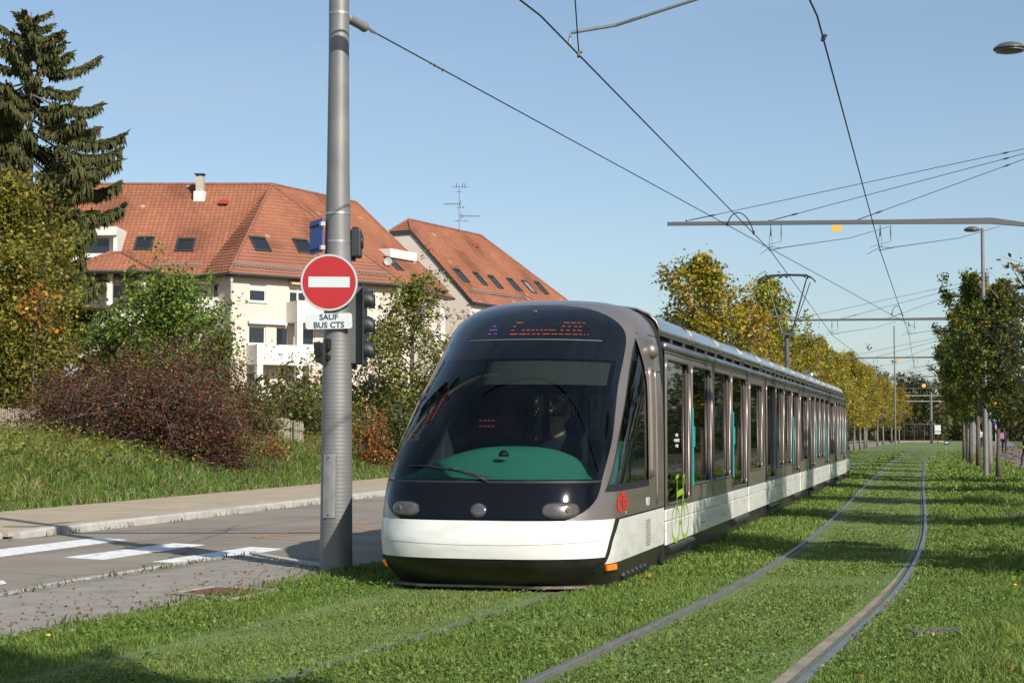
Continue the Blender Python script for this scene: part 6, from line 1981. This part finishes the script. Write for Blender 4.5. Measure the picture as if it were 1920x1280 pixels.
# garden windmill ornament
p = at(133, 695, 50); g = ground_pt(133, 50)
root = empty('garden_windmill', g); tag(root, 'small pale garden windmill in front of the left-hand tree', 'ornament')
b = MB(); b.tube([(0, 0, 0), (0, 0, p.z - g.z)], .02, 6); b.build('pole', M_galv, root)
for k in range(5):
    a = k * 2 * math.pi / 5 + .3; zc = p.z - g.z
    b = MB(); u, v = Vector((math.cos(a), 0, math.sin(a))), Vector((-math.sin(a), 0, math.cos(a)))
    c = Vector((0, -.04, zc)); b.add([c + u * .05 - v * .02, c + u * .05 + v * .02, c + u * .22 + v * .055 + Vector((0, .03, 0)), c + u * .22 - v * .055, c + u * .05 + Vector((0, -.008, 0)), c + u * .22 + Vector((0, .005, 0))], [(0, 1, 2, 3), (0, 4, 5, 3), (4, 1, 2, 5)]); b.build('blade', mat('ornament_grey', (0.24, 0.27, 0.29), 0.5), root)

# ------------------------------------------------------------------ grassy bank
b = MB(); ov = [-15.3, -15.8, -16.5, -17.5, -18.7, -20, -21.5, -22.8, -26, -34, -60]; yv = [20, 24, 27, 30, 34, 38, 43, 48, 54, 60, 68, 80, 95]
def bank(o_, Y):
    d = -15.3 - o_; t = min(max(d / 7.5, 0), 1)
    q = off(o_, Y); q.z = .105 + 1.0 * t * t * (3 - 2 * t); return tuple(q)
b.grid(bank, ov, yv)
tag(b.build('grassy_bank', mat('bank_soil', (0.10, 0.12, 0.03), 0.95, var=.35, vscale=.8, col2=(.15, .16, .04), bump=.5, bscale=12, obj=False), smooth=True), kind='structure')

# ------------------------------------------------------------------ grass blades
def blades(name, P, h, wd, col, lean, seed, mat_=M_grass):
    r = np.random.default_rng(seed); n = len(P)
    az = r.uniform(0, 2 * math.pi, n); dx = np.stack([np.cos(az), np.sin(az), np.zeros(n)], 1)
    la = r.uniform(0, 2 * math.pi, n); ld = np.stack([np.cos(la), np.sin(la), np.zeros(n)], 1) * (lean * r.uniform(.2, 1.3, n) * h)[:, None]
    h = h[:, None]; up = np.array([0, 0, 1.0])
    w_ = (wd * r.uniform(.6, 1.3, n))[:, None]
    V = np.empty((n, 5, 3))
    V[:, 0] = P - dx * w_ * .5; V[:, 1] = P + dx * w_ * .5
    m = P + ld * .35 + up * h * .6
    V[:, 2] = m + dx * w_ * .42; V[:, 3] = m - dx * w_ * .42
    V[:, 4] = P + ld + up * h * (1 - .25 * lean)
    i = np.arange(n)[:, None] * 5
    T = np.concatenate([i + np.array([[0, 1, 2]]), i + np.array([[0, 2, 3]]), i + np.array([[3, 2, 4]])], 1).reshape(-1, 3)
    o = np_mesh(name, V.reshape(-1, 3), T, 3, mat_, np.repeat(col, 5, 0))
    tag(o, kind='stuff')
    return o
def noise2(x, y, s, seed):
    r = np.random.default_rng(seed); v = np.zeros_like(x)
    for k in range(7):
        a, ph, f = r.uniform(0, 2 * math.pi), r.uniform(0, 6.28), s * r.uniform(.5, 2.2)
        v += np.sin((x * math.cos(a) + y * math.sin(a)) * f + ph)
    return v / 4
def lawn(name, n, Y0, Y1, wd, hs, seed, o0=-5.1, o1=8.5, power=2.0, lab=None):
    r = np.random.default_rng(seed)
    # denser near, thinner far
    u = r.random(n); e = 1 - power
    Y = (Y0**e + u * (Y1**e - Y0**e))**(1 / e)
    lo = np.maximum(xc2(Y) + o0 / cosT(Y) - 0.8 * np.clip((Y - 45) / 15, 0, 1), -.335 * Y - 1.5); hi = np.minimum(xc2(Y) + o1 / cosT(Y), .335 * Y + 1.5)
    X = lo + (hi - lo) * r.random(n)
    o_ = (X - xc2(Y)) * cosT(Y)
    d1 = np.abs(np.abs(o_) - .7535); d2_ = np.abs(np.abs(o_ - SEP) - .7535)
    bedd = np.minimum(np.abs(o_) , np.abs(o_ - SEP))
    inbed = bedd < .74
    strip = (o_ > .70 - .085 * np.clip((21.5 - Y) / 9, .12, 1)) & (o_ < .72)
    keep = (d1 > .075) & (d2_ > .035 + .03 * (o_ > SEP)) & ~(strip & (Y < 24))
    # tracks: the rail under the tram is nearly grown over; the bed grass is short
    nz1 = noise2(X, Y, 1.1, 4); nz2 = noise2(X, Y, 4.0, 5)
    keep &= (r.random(n) < np.clip(.86 + .25 * nz2 - .25 * inbed * (nz1 < -.3), .25, 1))
    keep &= (o_ < 4.7) | (o_ > 8.1) | (Y < 52)
    keep &= (r.random(n) < np.where((np.minimum(d1, d2_) < .26) & (nz2 + .5 * nz1 > -.25), .42, 1.0))
    edge = np.exp(-np.minimum(d1, d2_) / .12)
    h = hs * (1 + .35 * nz2 + .25 * nz1) * np.where(inbed, .42, 1.0) * np.where(o_ > 1.6, 1.55 + .5 * nz1, 1.0) * r.uniform(.55, 1.35, n) * (1 - .45 * edge)
    h *= np.where((o_ < -4.3), 1.35, 1.0)
    X, Y, h, nz1, nz2, inbed, o_ = [a[keep] for a in (X, Y, h, nz1, nz2, inbed, o_)]
    m = len(X)
    base = np.array([.138, .222, .034]); alt = np.array([.215, .275, .052]); dry = np.array([.235, .220, .085]); deep = np.array([.075, .145, .025])
    t = np.clip(.5 + .45 * nz1 + .25 * r.normal(size=m), 0, 1)[:, None]
    col = base * (1 - t) + alt * t
    t2 = np.clip(.25 * (nz2 - .2) + (.26 * inbed) + .22 * r.normal(size=m), 0, .8)[:, None]
    col = col * (1 - t2) + dry * t2
    dp = (r.random(m) < .25)[:, None]; col = np.where(dp, deep, col)
    col *= r.uniform(.75, 1.25, (m, 1))
    return blades(name, np.stack([X, Y, np.zeros(m)], 1), np.maximum(h, .012), wd * (1 + 0 * X), col, .75, seed + 1)
lawn('grass', 270000, 9.2, 19, .0078, .060, 11)
lawn('grass', 130000, 18, 42, .016, .065, 12)
lawn('grass', 60000, 40, 130, .045, .075, 13)
# broad clover and dandelion leaves in the lawn
def clover(n, Y0, Y1, size, seed):
    r = np.random.default_rng(seed)
    u = r.random(n); Y = 1 / (1 / Y0 + u * (1 / Y1 - 1 / Y0))
    lo = np.maximum(xc2(Y) - 5.0 / cosT(Y), -.335 * Y - 1); hi = np.minimum(xc2(Y) + 5.5 / cosT(Y), .335 * Y + 1)
    X = lo + (hi - lo) * r.random(n); o_ = (X - xc2(Y)) * cosT(Y)
    nz_ = noise2(X, Y, 2.2, 9)
    k = (nz_ + .35 * r.normal(size=n) + .35 * (o_ > .9) > .15) & (np.abs(np.abs(o_) - .75) > .09) & (np.abs(np.abs(o_ - SEP) - .75) > .08) & ~((o_ > .58) & (o_ < .7))
    X, Y, o_ = X[k], Y[k], o_[k]; m = len(X)
    inb = (np.abs(o_) < .72) | (np.abs(o_ - SEP) < .72)
    P = np.stack([X, Y, np.where(inb, r.uniform(.012, .04, m), r.uniform(.03, .085, m))], 1)
    o = crown_obj('clover', P, size, [(.145, .225, .04, 3), (.21, .28, .07, 2), (.09, .16, .03, 2)], r, None, up=.9, asp=.7)
    tag(o, kind='stuff')
clover(70000, 9.5, 45, .027, 31)
# tall weeds on the bank
r = np.random.default_rng(41); n = 90000
Y = 24 + 40 * r.random(n)**1.25; o_ = -15.2 - 11.5 * r.random(n)**1.1
X = xc2(Y) + o_ / cosT(Y)
k = (X > -.335 * Y - 1.5) & (X < .08 * Y); X, Y, o_ = X[k], Y[k], o_[k]; m = len(X)
d = -15.3 - o_; t = np.clip(d / 7.5, 0, 1); Z = .105 + t * t * (3 - 2 * t)
n1, n2_ = noise2(X, Y, .9, 14), noise2(X, Y, 3.0, 15)
h = (.18 + .42 * np.clip(d / 3.5, 0, 1)) * (1 + .35 * n1 + .2 * n2_) * r.uniform(.5, 1.3, m)
tt = np.clip(.30 * n1 + .45 * (d > 4) + .2 * r.normal(size=m) + .0, 0, 1)[:, None]
col = np.array([.115, .195, .032]) * (1 - tt) + np.array([.24, .225, .045]) * tt
dry = (r.random(m) < .16)[:, None]; col = np.where(dry, np.array([.34, .27, .15]), col) * r.uniform(.7, 1.3, (m, 1))
blades('tall_grass', np.stack([X, Y, Z], 1), np.maximum(h, .05), .022 + 0 * h, col, .9, 42)
# broad weeds on the upper bank
n = 16000; Y = 28 + 34 * r.random(n); o_ = -17.5 - 7 * r.random(n); X = xc2(Y) + o_ / cosT(Y)
k = (X > -.335 * Y - 1.5) & (X < .02 * Y) & (noise2(X, Y, .8, 22) + .3 * r.normal(size=n) > .05); X, Y, o_ = X[k], Y[k], o_[k]
d = -15.3 - o_; t = np.clip(d / 7.5, 0, 1); Z = .105 + t * t * (3 - 2 * t) + r.uniform(.1, .75, len(X))
tag(crown_obj('bank_weeds', np.stack([X, Y, Z], 1), .12, [(.24, .22, .03, 3), (.16, .19, .035, 3), (.28, .24, .05, 1)], r, None, asp=.4, droop=-.6), kind='stuff')
# weeds along the kerb and in the paving joints
P = []; 
for k in range(420):
    y_ = random.uniform(24.5, 48); q = off(-11.72 + random.uniform(-.02, .07), y_)
    if math.sin(y_ * 3.1) + math.sin(y_ * 7.7) > .1: P.append((q.x, q.y, .004))
for k in range(260):
    s_ = random.random(); a = Vector((-3.2, 20.75)).lerp(Vector((-4.9, 15)), s_); P.append((a.x + random.gauss(0, .05), a.y + random.gauss(0, .05), .01))
for k in range(500):
    q = off(LAWN_L + random.gauss(0, .06) - .03, random.uniform(9, 18.3)); P.append((q.x, q.y, .02))
for k in range(160):
    q = Vector((MX, MY, 0)) + Vector((random.gauss(0, .22), random.gauss(-.05, .2), .02)); P.append(tuple(q))
P = np.array(P); r = np.random.default_rng(8); m = len(P)
blades('kerb_weeds', P, r.uniform(.03, .12, m), .014 + np.zeros(m), np.array([.08, .12, .025]) * r.uniform(.6, 1.4, (m, 1)) * np.where(r.random((m, 1)) < .3, np.array([1.9, 1.1, 1.2]), 1), .8, 9)
# fallen leaves
r = np.random.default_rng(51); P = []
for k in range(900):
    q = off(r.uniform(4.6, 8.0), r.uniform(62, 170)); P.append((q.x, q.y, .02))
for k in range(110):
    q = off(r.uniform(-4.8, 5), r.uniform(10, 34)); P.append((q.x, q.y, .055))
for k in range(300):
    s_ = r.uniform(12.5, 20); q = off(-5.25 - abs(r.normal(0, .7)), s_)
    if inside(q.x, q.y, poly): P.append((q.x, q.y, .045))
P = np.array(P)
tag(crown_obj('fallen_leaves', P, np.where(P[:, 1] > 45, .17, .036), [(.24, .105, .03, 3), (.17, .07, .03, 2), (.30, .17, .04, 1)], r, None, up=1.6, asp=.8), kind='stuff')
for k, (px, py, lab) in enumerate(((1214, 1092, 'single orange autumn leaf standing in the grass beside the tram'), (1903, 1109, 'yellow dandelion bloom in the right-hand grass'), (1889, 1273, 'orange leaf in the bottom right grass'), (90, 1208, 'yellow dandelion bloom near the lower left paving'))):
    p = gr(px, py); b = MB()
    if 'leaf' in lab:
        b.add([(-.05, 0, .03), (0, .02, .06), (.05, -.01, .10), (.02, -.02, .05), (0, 0, .085), (-.02, .01, .02)], [(0, 1, 4, 5), (1, 2, 3, 4)]); o = b.build('fallen_leaf', mat('orange_leaf', (0.45, 0.17, 0.03), 0.7)); cat = 'leaf'
    else:
        b.lathe([(.003, 0), (.003, .06), (.02, .068), (.018, .075), (.004, .08)], 10); o = b.build('dandelion', mat('dandelion_yellow', (0.75, 0.48, 0.01), 0.6)); cat = 'flower'
    o.location = p; tag(o, lab, cat)
# earth ring and rough slab in the right lawn
b = MB(); b.lathe([(.9, 0), (.85, .03), (.4, .05), (.01, .055)], 24); o = b.build('soil_patch', mat('bare_soil', (0.05, 0.032, 0.022), 0.95, var=.3, vscale=5, bump=.8, bscale=14)); o.location = gr(1915, 966); tag(o, kind='structure')
b = MB(); b.box((0, 0, .03), (1.5, .32, .04)); o = b.build('drain_cover', mat('drain_slab', (0.13, 0.11, 0.10), 0.9, var=.3, vscale=14, bump=.8, bscale=30), bevel=.01); o.location = gr(1890, 1192); tag(o, 'brown-grey slab sunk in the grass at the lower right edge', 'slab')
# ------------------------------------------------------------------ people
SKIN = mat('skin', (0.42, 0.24, 0.16), 0.6); HAIR = mat('hair_dark', (0.02, 0.014, 0.01), 0.7)
def person(name, joints, cloth, hair=True, scale=1.0):
    """joints: dict of named points; body grown along the skeleton as one skin, then coloured by region"""
    J = {k: Vector(v) for k, v in joints.items()}
    V = []; E_ = []; R_ = []; idx = {}
    def v(k, p, r):
        idx[k] = len(V); V.append(p); R_.append(r); return idx[k]
    v('pelvis', J['pelvis'], .135); v('waist', J['pelvis'].lerp(J['neck'], .4), .125); v('chest', J['pelvis'].lerp(J['neck'], .78), .145); v('neck', J['neck'], .058)
    hd = (J['head'] - J['neck']).normalized()
    v('jaw', J['neck'] + hd * .08, .068); v('skull', J['neck'] + hd * .17, .094); v('crown', J['neck'] + hd * .235, .075)
    for a, c in (('pelvis', 'waist'), ('waist', 'chest'), ('chest', 'neck'), ('neck', 'jaw'), ('jaw', 'skull'), ('skull', 'crown')): E_.append((idx[a], idx[c]))
    face = Vector(joints.get('face', (0, -1, 0))).normalized()
    v('nose', V[idx['jaw']] + hd * .05 + face * .085, .014); E_.append((idx['jaw'], idx['nose']))
    for s_ in 'LR':
        v('sh' + s_, J['sh' + s_], .062); v('el' + s_, J['el' + s_], .046); v('wr' + s_, J['wr' + s_], .031)
        d = (J['wr' + s_] - J['el' + s_]).normalized(); v('palm' + s_, J['wr' + s_] + d * .07, .033)
        E_ += [(idx['chest'], idx['sh' + s_]), (idx['sh' + s_], idx['el' + s_]), (idx['el' + s_], idx['wr' + s_]), (idx['wr' + s_], idx['palm' + s_])]
        sd = d.cross(face); sd = sd.normalized() if sd.length > .1 else Vector((1, 0, 0))
        for k, (o_, ln) in enumerate(((-.03, .07), (-.01, .085), (.01, .08), (.03, .062))):
            a = v('f%d%s' % (k, s_), V[idx['palm' + s_]] + sd * o_ + d * ln * .55, .0095); c = v('g%d%s' % (k, s_), V[idx['palm' + s_]] + sd * o_ + d * ln + face * .02, .008)
            E_ += [(idx['palm' + s_], a), (a, c)]
        a = v('th' + s_, J['wr' + s_] + d * .05 + sd * -.05 + face * .01, .011); E_.append((idx['wr' + s_], a))
        v('hip' + s_, J['pelvis'].lerp(J['kn' + s_], .12) + (J['hip' + s_] - J['pelvis']) * .8, .092); v('kn' + s_, J['kn' + s_], .062); v('an' + s_, J['an' + s_], .042); v('toe' + s_, J['an' + s_] + face * .17 + Vector((0, 0, -.045)), .038)
        E_ += [(idx['pelvis'], idx['hip' + s_]), (idx['hip' + s_], idx['kn' + s_]), (idx['kn' + s_], idx['an' + s_]), (idx['an' + s_], idx['toe' + s_])]
    me = bpy.data.meshes.new(name); me.from_pydata([tuple(p * scale) for p in V], E_, [])
    o = bpy.data.objects.new(name, me); C.objects.link(o)
    md = o.modifiers.new('s', 'SKIN'); sv = me.skin_vertices[0].data
    for i, r_ in enumerate(R_): sv[i].radius = (r_ * scale, r_ * scale)
    sv[0].use_root = True
    sb = o.modifiers.new('d', 'SUBSURF'); sb.levels = 1; sb.render_levels = 1
    dg = bpy.context.evaluated_depsgraph_get()
    m2 = bpy.data.meshes.new_from_object(o.evaluated_get(dg)); bpy.data.objects.remove(o)
    m2.materials.clear()
    for m in (SKIN, cloth[0], cloth[1], HAIR, cloth[2] if len(cloth) > 2 else HAIR): m2.materials.append(m)
    nk, pv_ = J['neck'] * scale, J['pelvis'] * scale
    hc = V[idx['skull']] * scale
    for p in m2.polygons:
        c = p.center; p.use_smooth = True
        i = 1
        if (c - nk).dot(hd) > .0 and (c - hc).length < .24 * scale:
            i = 0
            if (c - hc).dot(hd) > .02 * scale or (c - hc).dot(face) < -.01 * scale: i = 3
            if len(cloth) > 2 and (c - hc).dot(hd) > -.01 * scale: i = 4
        elif c.z < pv_.z + .02 * scale and not any((c - J[k + s_] * scale).length < .14 * scale for k in ('wr',) for s_ in 'LR'): i = 2
        for s_ in 'LR':
            if (c - V[idx['palm' + s_]] * scale).length < .12 * scale: i = 0
            if c.z < .07 * scale: i = 3
        p.material_index = i
    o = bpy.data.objects.new(name, m2); C.objects.link(o)
    # eyes
    b = MB(); sd = hd.cross(face).normalized()
    for q in (-1, 1): b.lathe([(.001, -.008), (.012, 0), (.001, .008)], 6, c=tuple((V[idx['jaw']] + hd * .085 + face * .082 + sd * q * .032) * scale), axis='y')
    b.build('eyes', HAIR, o)
    return o
def walk(ph=1): 
    return dict(pelvis=(0, 0, .93), neck=(0, -.03, 1.46), head=(0, -.05, 1.62), shL=(-.19, 0, 1.38), shR=(.19, 0, 1.38), elL=(-.25, .10 * ph, 1.12), elR=(.25, -.10 * ph, 1.12), wrL=(-.25, -.02 + .10 * ph, .90), wrR=(.25, -.10 - .10 * ph, .92), hipL=(-.1, 0, .88), hipR=(.1, 0, .88), knL=(-.1, -.14 * ph - .03, .50), knR=(.1, .10 * ph - .03, .50), anL=(-.1, -.2 * ph, .08), anR=(.1, .28 * ph, .10))
stand = dict(pelvis=(0, 0, .95), neck=(0, -.01, 1.47), head=(0, -.03, 1.65), shL=(-.19, 0, 1.4), shR=(.19, 0, 1.4), elL=(-.24, .04, 1.13), elR=(.27, -.05, 1.15), wrL=(-.22, -.08, .92), wrR=(.2, -.25, 1.22), hipL=(-.1, 0, .9), hipR=(.1, 0, .9), knL=(-.1, -.02, .5), knR=(.1, -.02, .5), anL=(-.1, 0, .08), anR=(.1, 0, .08))
sit = dict(pelvis=(0, 0, .0), neck=(0, -.02, .55), head=(0, -.06, .74), shL=(-.20, 0, .46), shR=(.20, 0, .46), elL=(-.27, -.16, .22), elR=(.27, -.16, .22), wrL=(-.2, -.42, .26), wrR=(.2, -.42, .26), hipL=(-.1, 0, 0), hipR=(.1, 0, 0), knL=(-.13, -.42, .02), knR=(.13, -.42, .02), anL=(-.13, -.45, -.40), anR=(.13, -.45, -.40))
navy = mat('cloth_navy', (0.015, 0.018, 0.03), 0.85); blackc = mat('cloth_black', (0.012, 0.012, 0.013), 0.85); pink = mat('cloth_pink', (0.45, 0.16, 0.26), 0.85); paleb = mat('cloth_pale', (0.5, 0.47, 0.47), 0.85); brown = mat('cloth_rust', (0.22, 0.085, 0.03), 0.85); helm = mat('helmet_white', (0.75, 0.77, 0.72), 0.4)
Mt = Matrix.Translation(NOSE) @ Matrix.Rotation(-TH, 4, 'Z')
o = person('person', sit, (navy, navy)); o.location = Mt @ Vector((.30, 2.12, .97)); o.rotation_euler = (0, 0, -TH)
tag(o, 'driver in dark clothes seated behind the tram windscreen', 'person')
o = person('person', stand, (brown, blackc)); o.location = Mt @ Vector((.72, LC + .95, .35)); o.rotation_euler = (0, 0, -TH + rad(55))
tag(o, 'passenger in a rust-brown top standing behind the first tram door', 'person')
for (px, Y, ph, cl, lab, rz) in ((1836, 150, 1, (paleb, blackc), 'walker in pale and pink clothes on the far footpath', rad(-15)), (1881, 118, -1, (navy, blackc), 'walker in dark blue clothes on the footpath nearer than the pink one', rad(165))):
    o = person('person', walk(ph), cl, scale=1.03); o.location = ((px - 960) / FOC * Y, Y, .006); o.rotation_euler = (0, 0, rz); tag(o, lab, 'person')
    if 'pink' in lab:
        b = MB(); b.box((.16, .14, 1.2), (.28, .18, .42)); b.build('bag', pink, o, bevel=.05)
o = person('person', walk(1), (blackc, blackc, helm), scale=.80); Y = 72; o.location = ((1921 - 960) / FOC * Y, Y, .006); o.rotation_euler = (0, 0, rad(-70)); tag(o, 'person in black with a white helmet cut off by the right edge', 'person')
b = MB(); b.box((0, -.1, .86), (.3, .22, .10)); b.build('hi_vis_band', mat('hivis', (0.45, 0.6, 0.04), 0.7), o, bevel=.02)
# ------------------------------------------------------------------ parked van and car far behind the left row
def car(p, rz, lab, white=True, van=True):
    t = empty('parked_van' if van else 'parked_car', p, rz); tag(t, lab, 'van' if van else 'car')
    M_ = mat('van_white', (0.68, 0.69, 0.7), 0.35, coat=.5) if white else mat('car_dark', (0.02, 0.022, 0.03), 0.3, coat=.6)
    h = 1.95 if van else 1.42
    pr = [(-2.3, .35), (-2.32, .85), (-2.1, 1.05), (-1.35, 1.15 if van else 1.0), (-.7, h - .03), (-.3, h), (2.1, h - (.03 if van else .15)), (2.28, h - .5), (2.32, .4)] if van else [(-2.1, .32), (-2.12, .7), (-1.9, .85), (-.95, .95), (-.25, h - .03), (.2, h), (1.2, h - .05), (1.85, 1.0), (2.1, .92), (2.12, .4)]
    b = MB(); b.prism(pr, -.85, .85, lambda u, v, d: (u, d, v)); b.build('body', M_, t, bevel=.06)
    for sg in (1, -1):
        b = MB(); w0 = [(-1.2, 1.18), (-.66, h - .14), (.3, h - .13), (.3, 1.18)] if van else [(-.85, .98), (-.25, h - .1), (1.1, h - .12), (1.5, 1.0)]
        b.prism(w0, sg * .84, sg * .857, lambda u, v, d: (u, d, v)); b.build('side_window', M_wglass, t)
        for x in (-1.4, 1.4):
            b = MB(); b.lathe([(.2, -.1), (.31, -.09), (.32, 0), (.31, .09), (.2, .1)], 18, c=(x, sg * .78, .32), axis='y'); wh = b.build('wheel', M_rubber, t, True)
            b = MB(); b.lathe([(.01, sg * .105), (.19, sg * .10), (.2, sg * .09)], 14, c=(x, sg * .78, .32), axis='y'); b.build('rim', M_galv, wh)
    b = MB(); b.prism([(-1.33, 1.2 if van else 1.0), (-.74, h - .1), (-.72, h - .12), (-1.30, 1.17 if van else .98)], -.7, .7, lambda u, v, d: (u - .03, d, v)); b.build('windscreen', M_wglass, t)
    for sg in (1, -1):
        b = MB(); b.box((-2.30 if van else -2.11, sg * .65, .78 if van else .66), (.06, .3, .16)); b.build('headlight', M_lens, t, bevel=.02)
car(off(-9.5, 135), math.pi / 2 - heading(135) + math.pi, 'white van parked beyond the tail of the tram')
car(off(-9.3, 128), math.pi / 2 - heading(128) + math.pi, 'dark car parked in front of the white van', False, False)
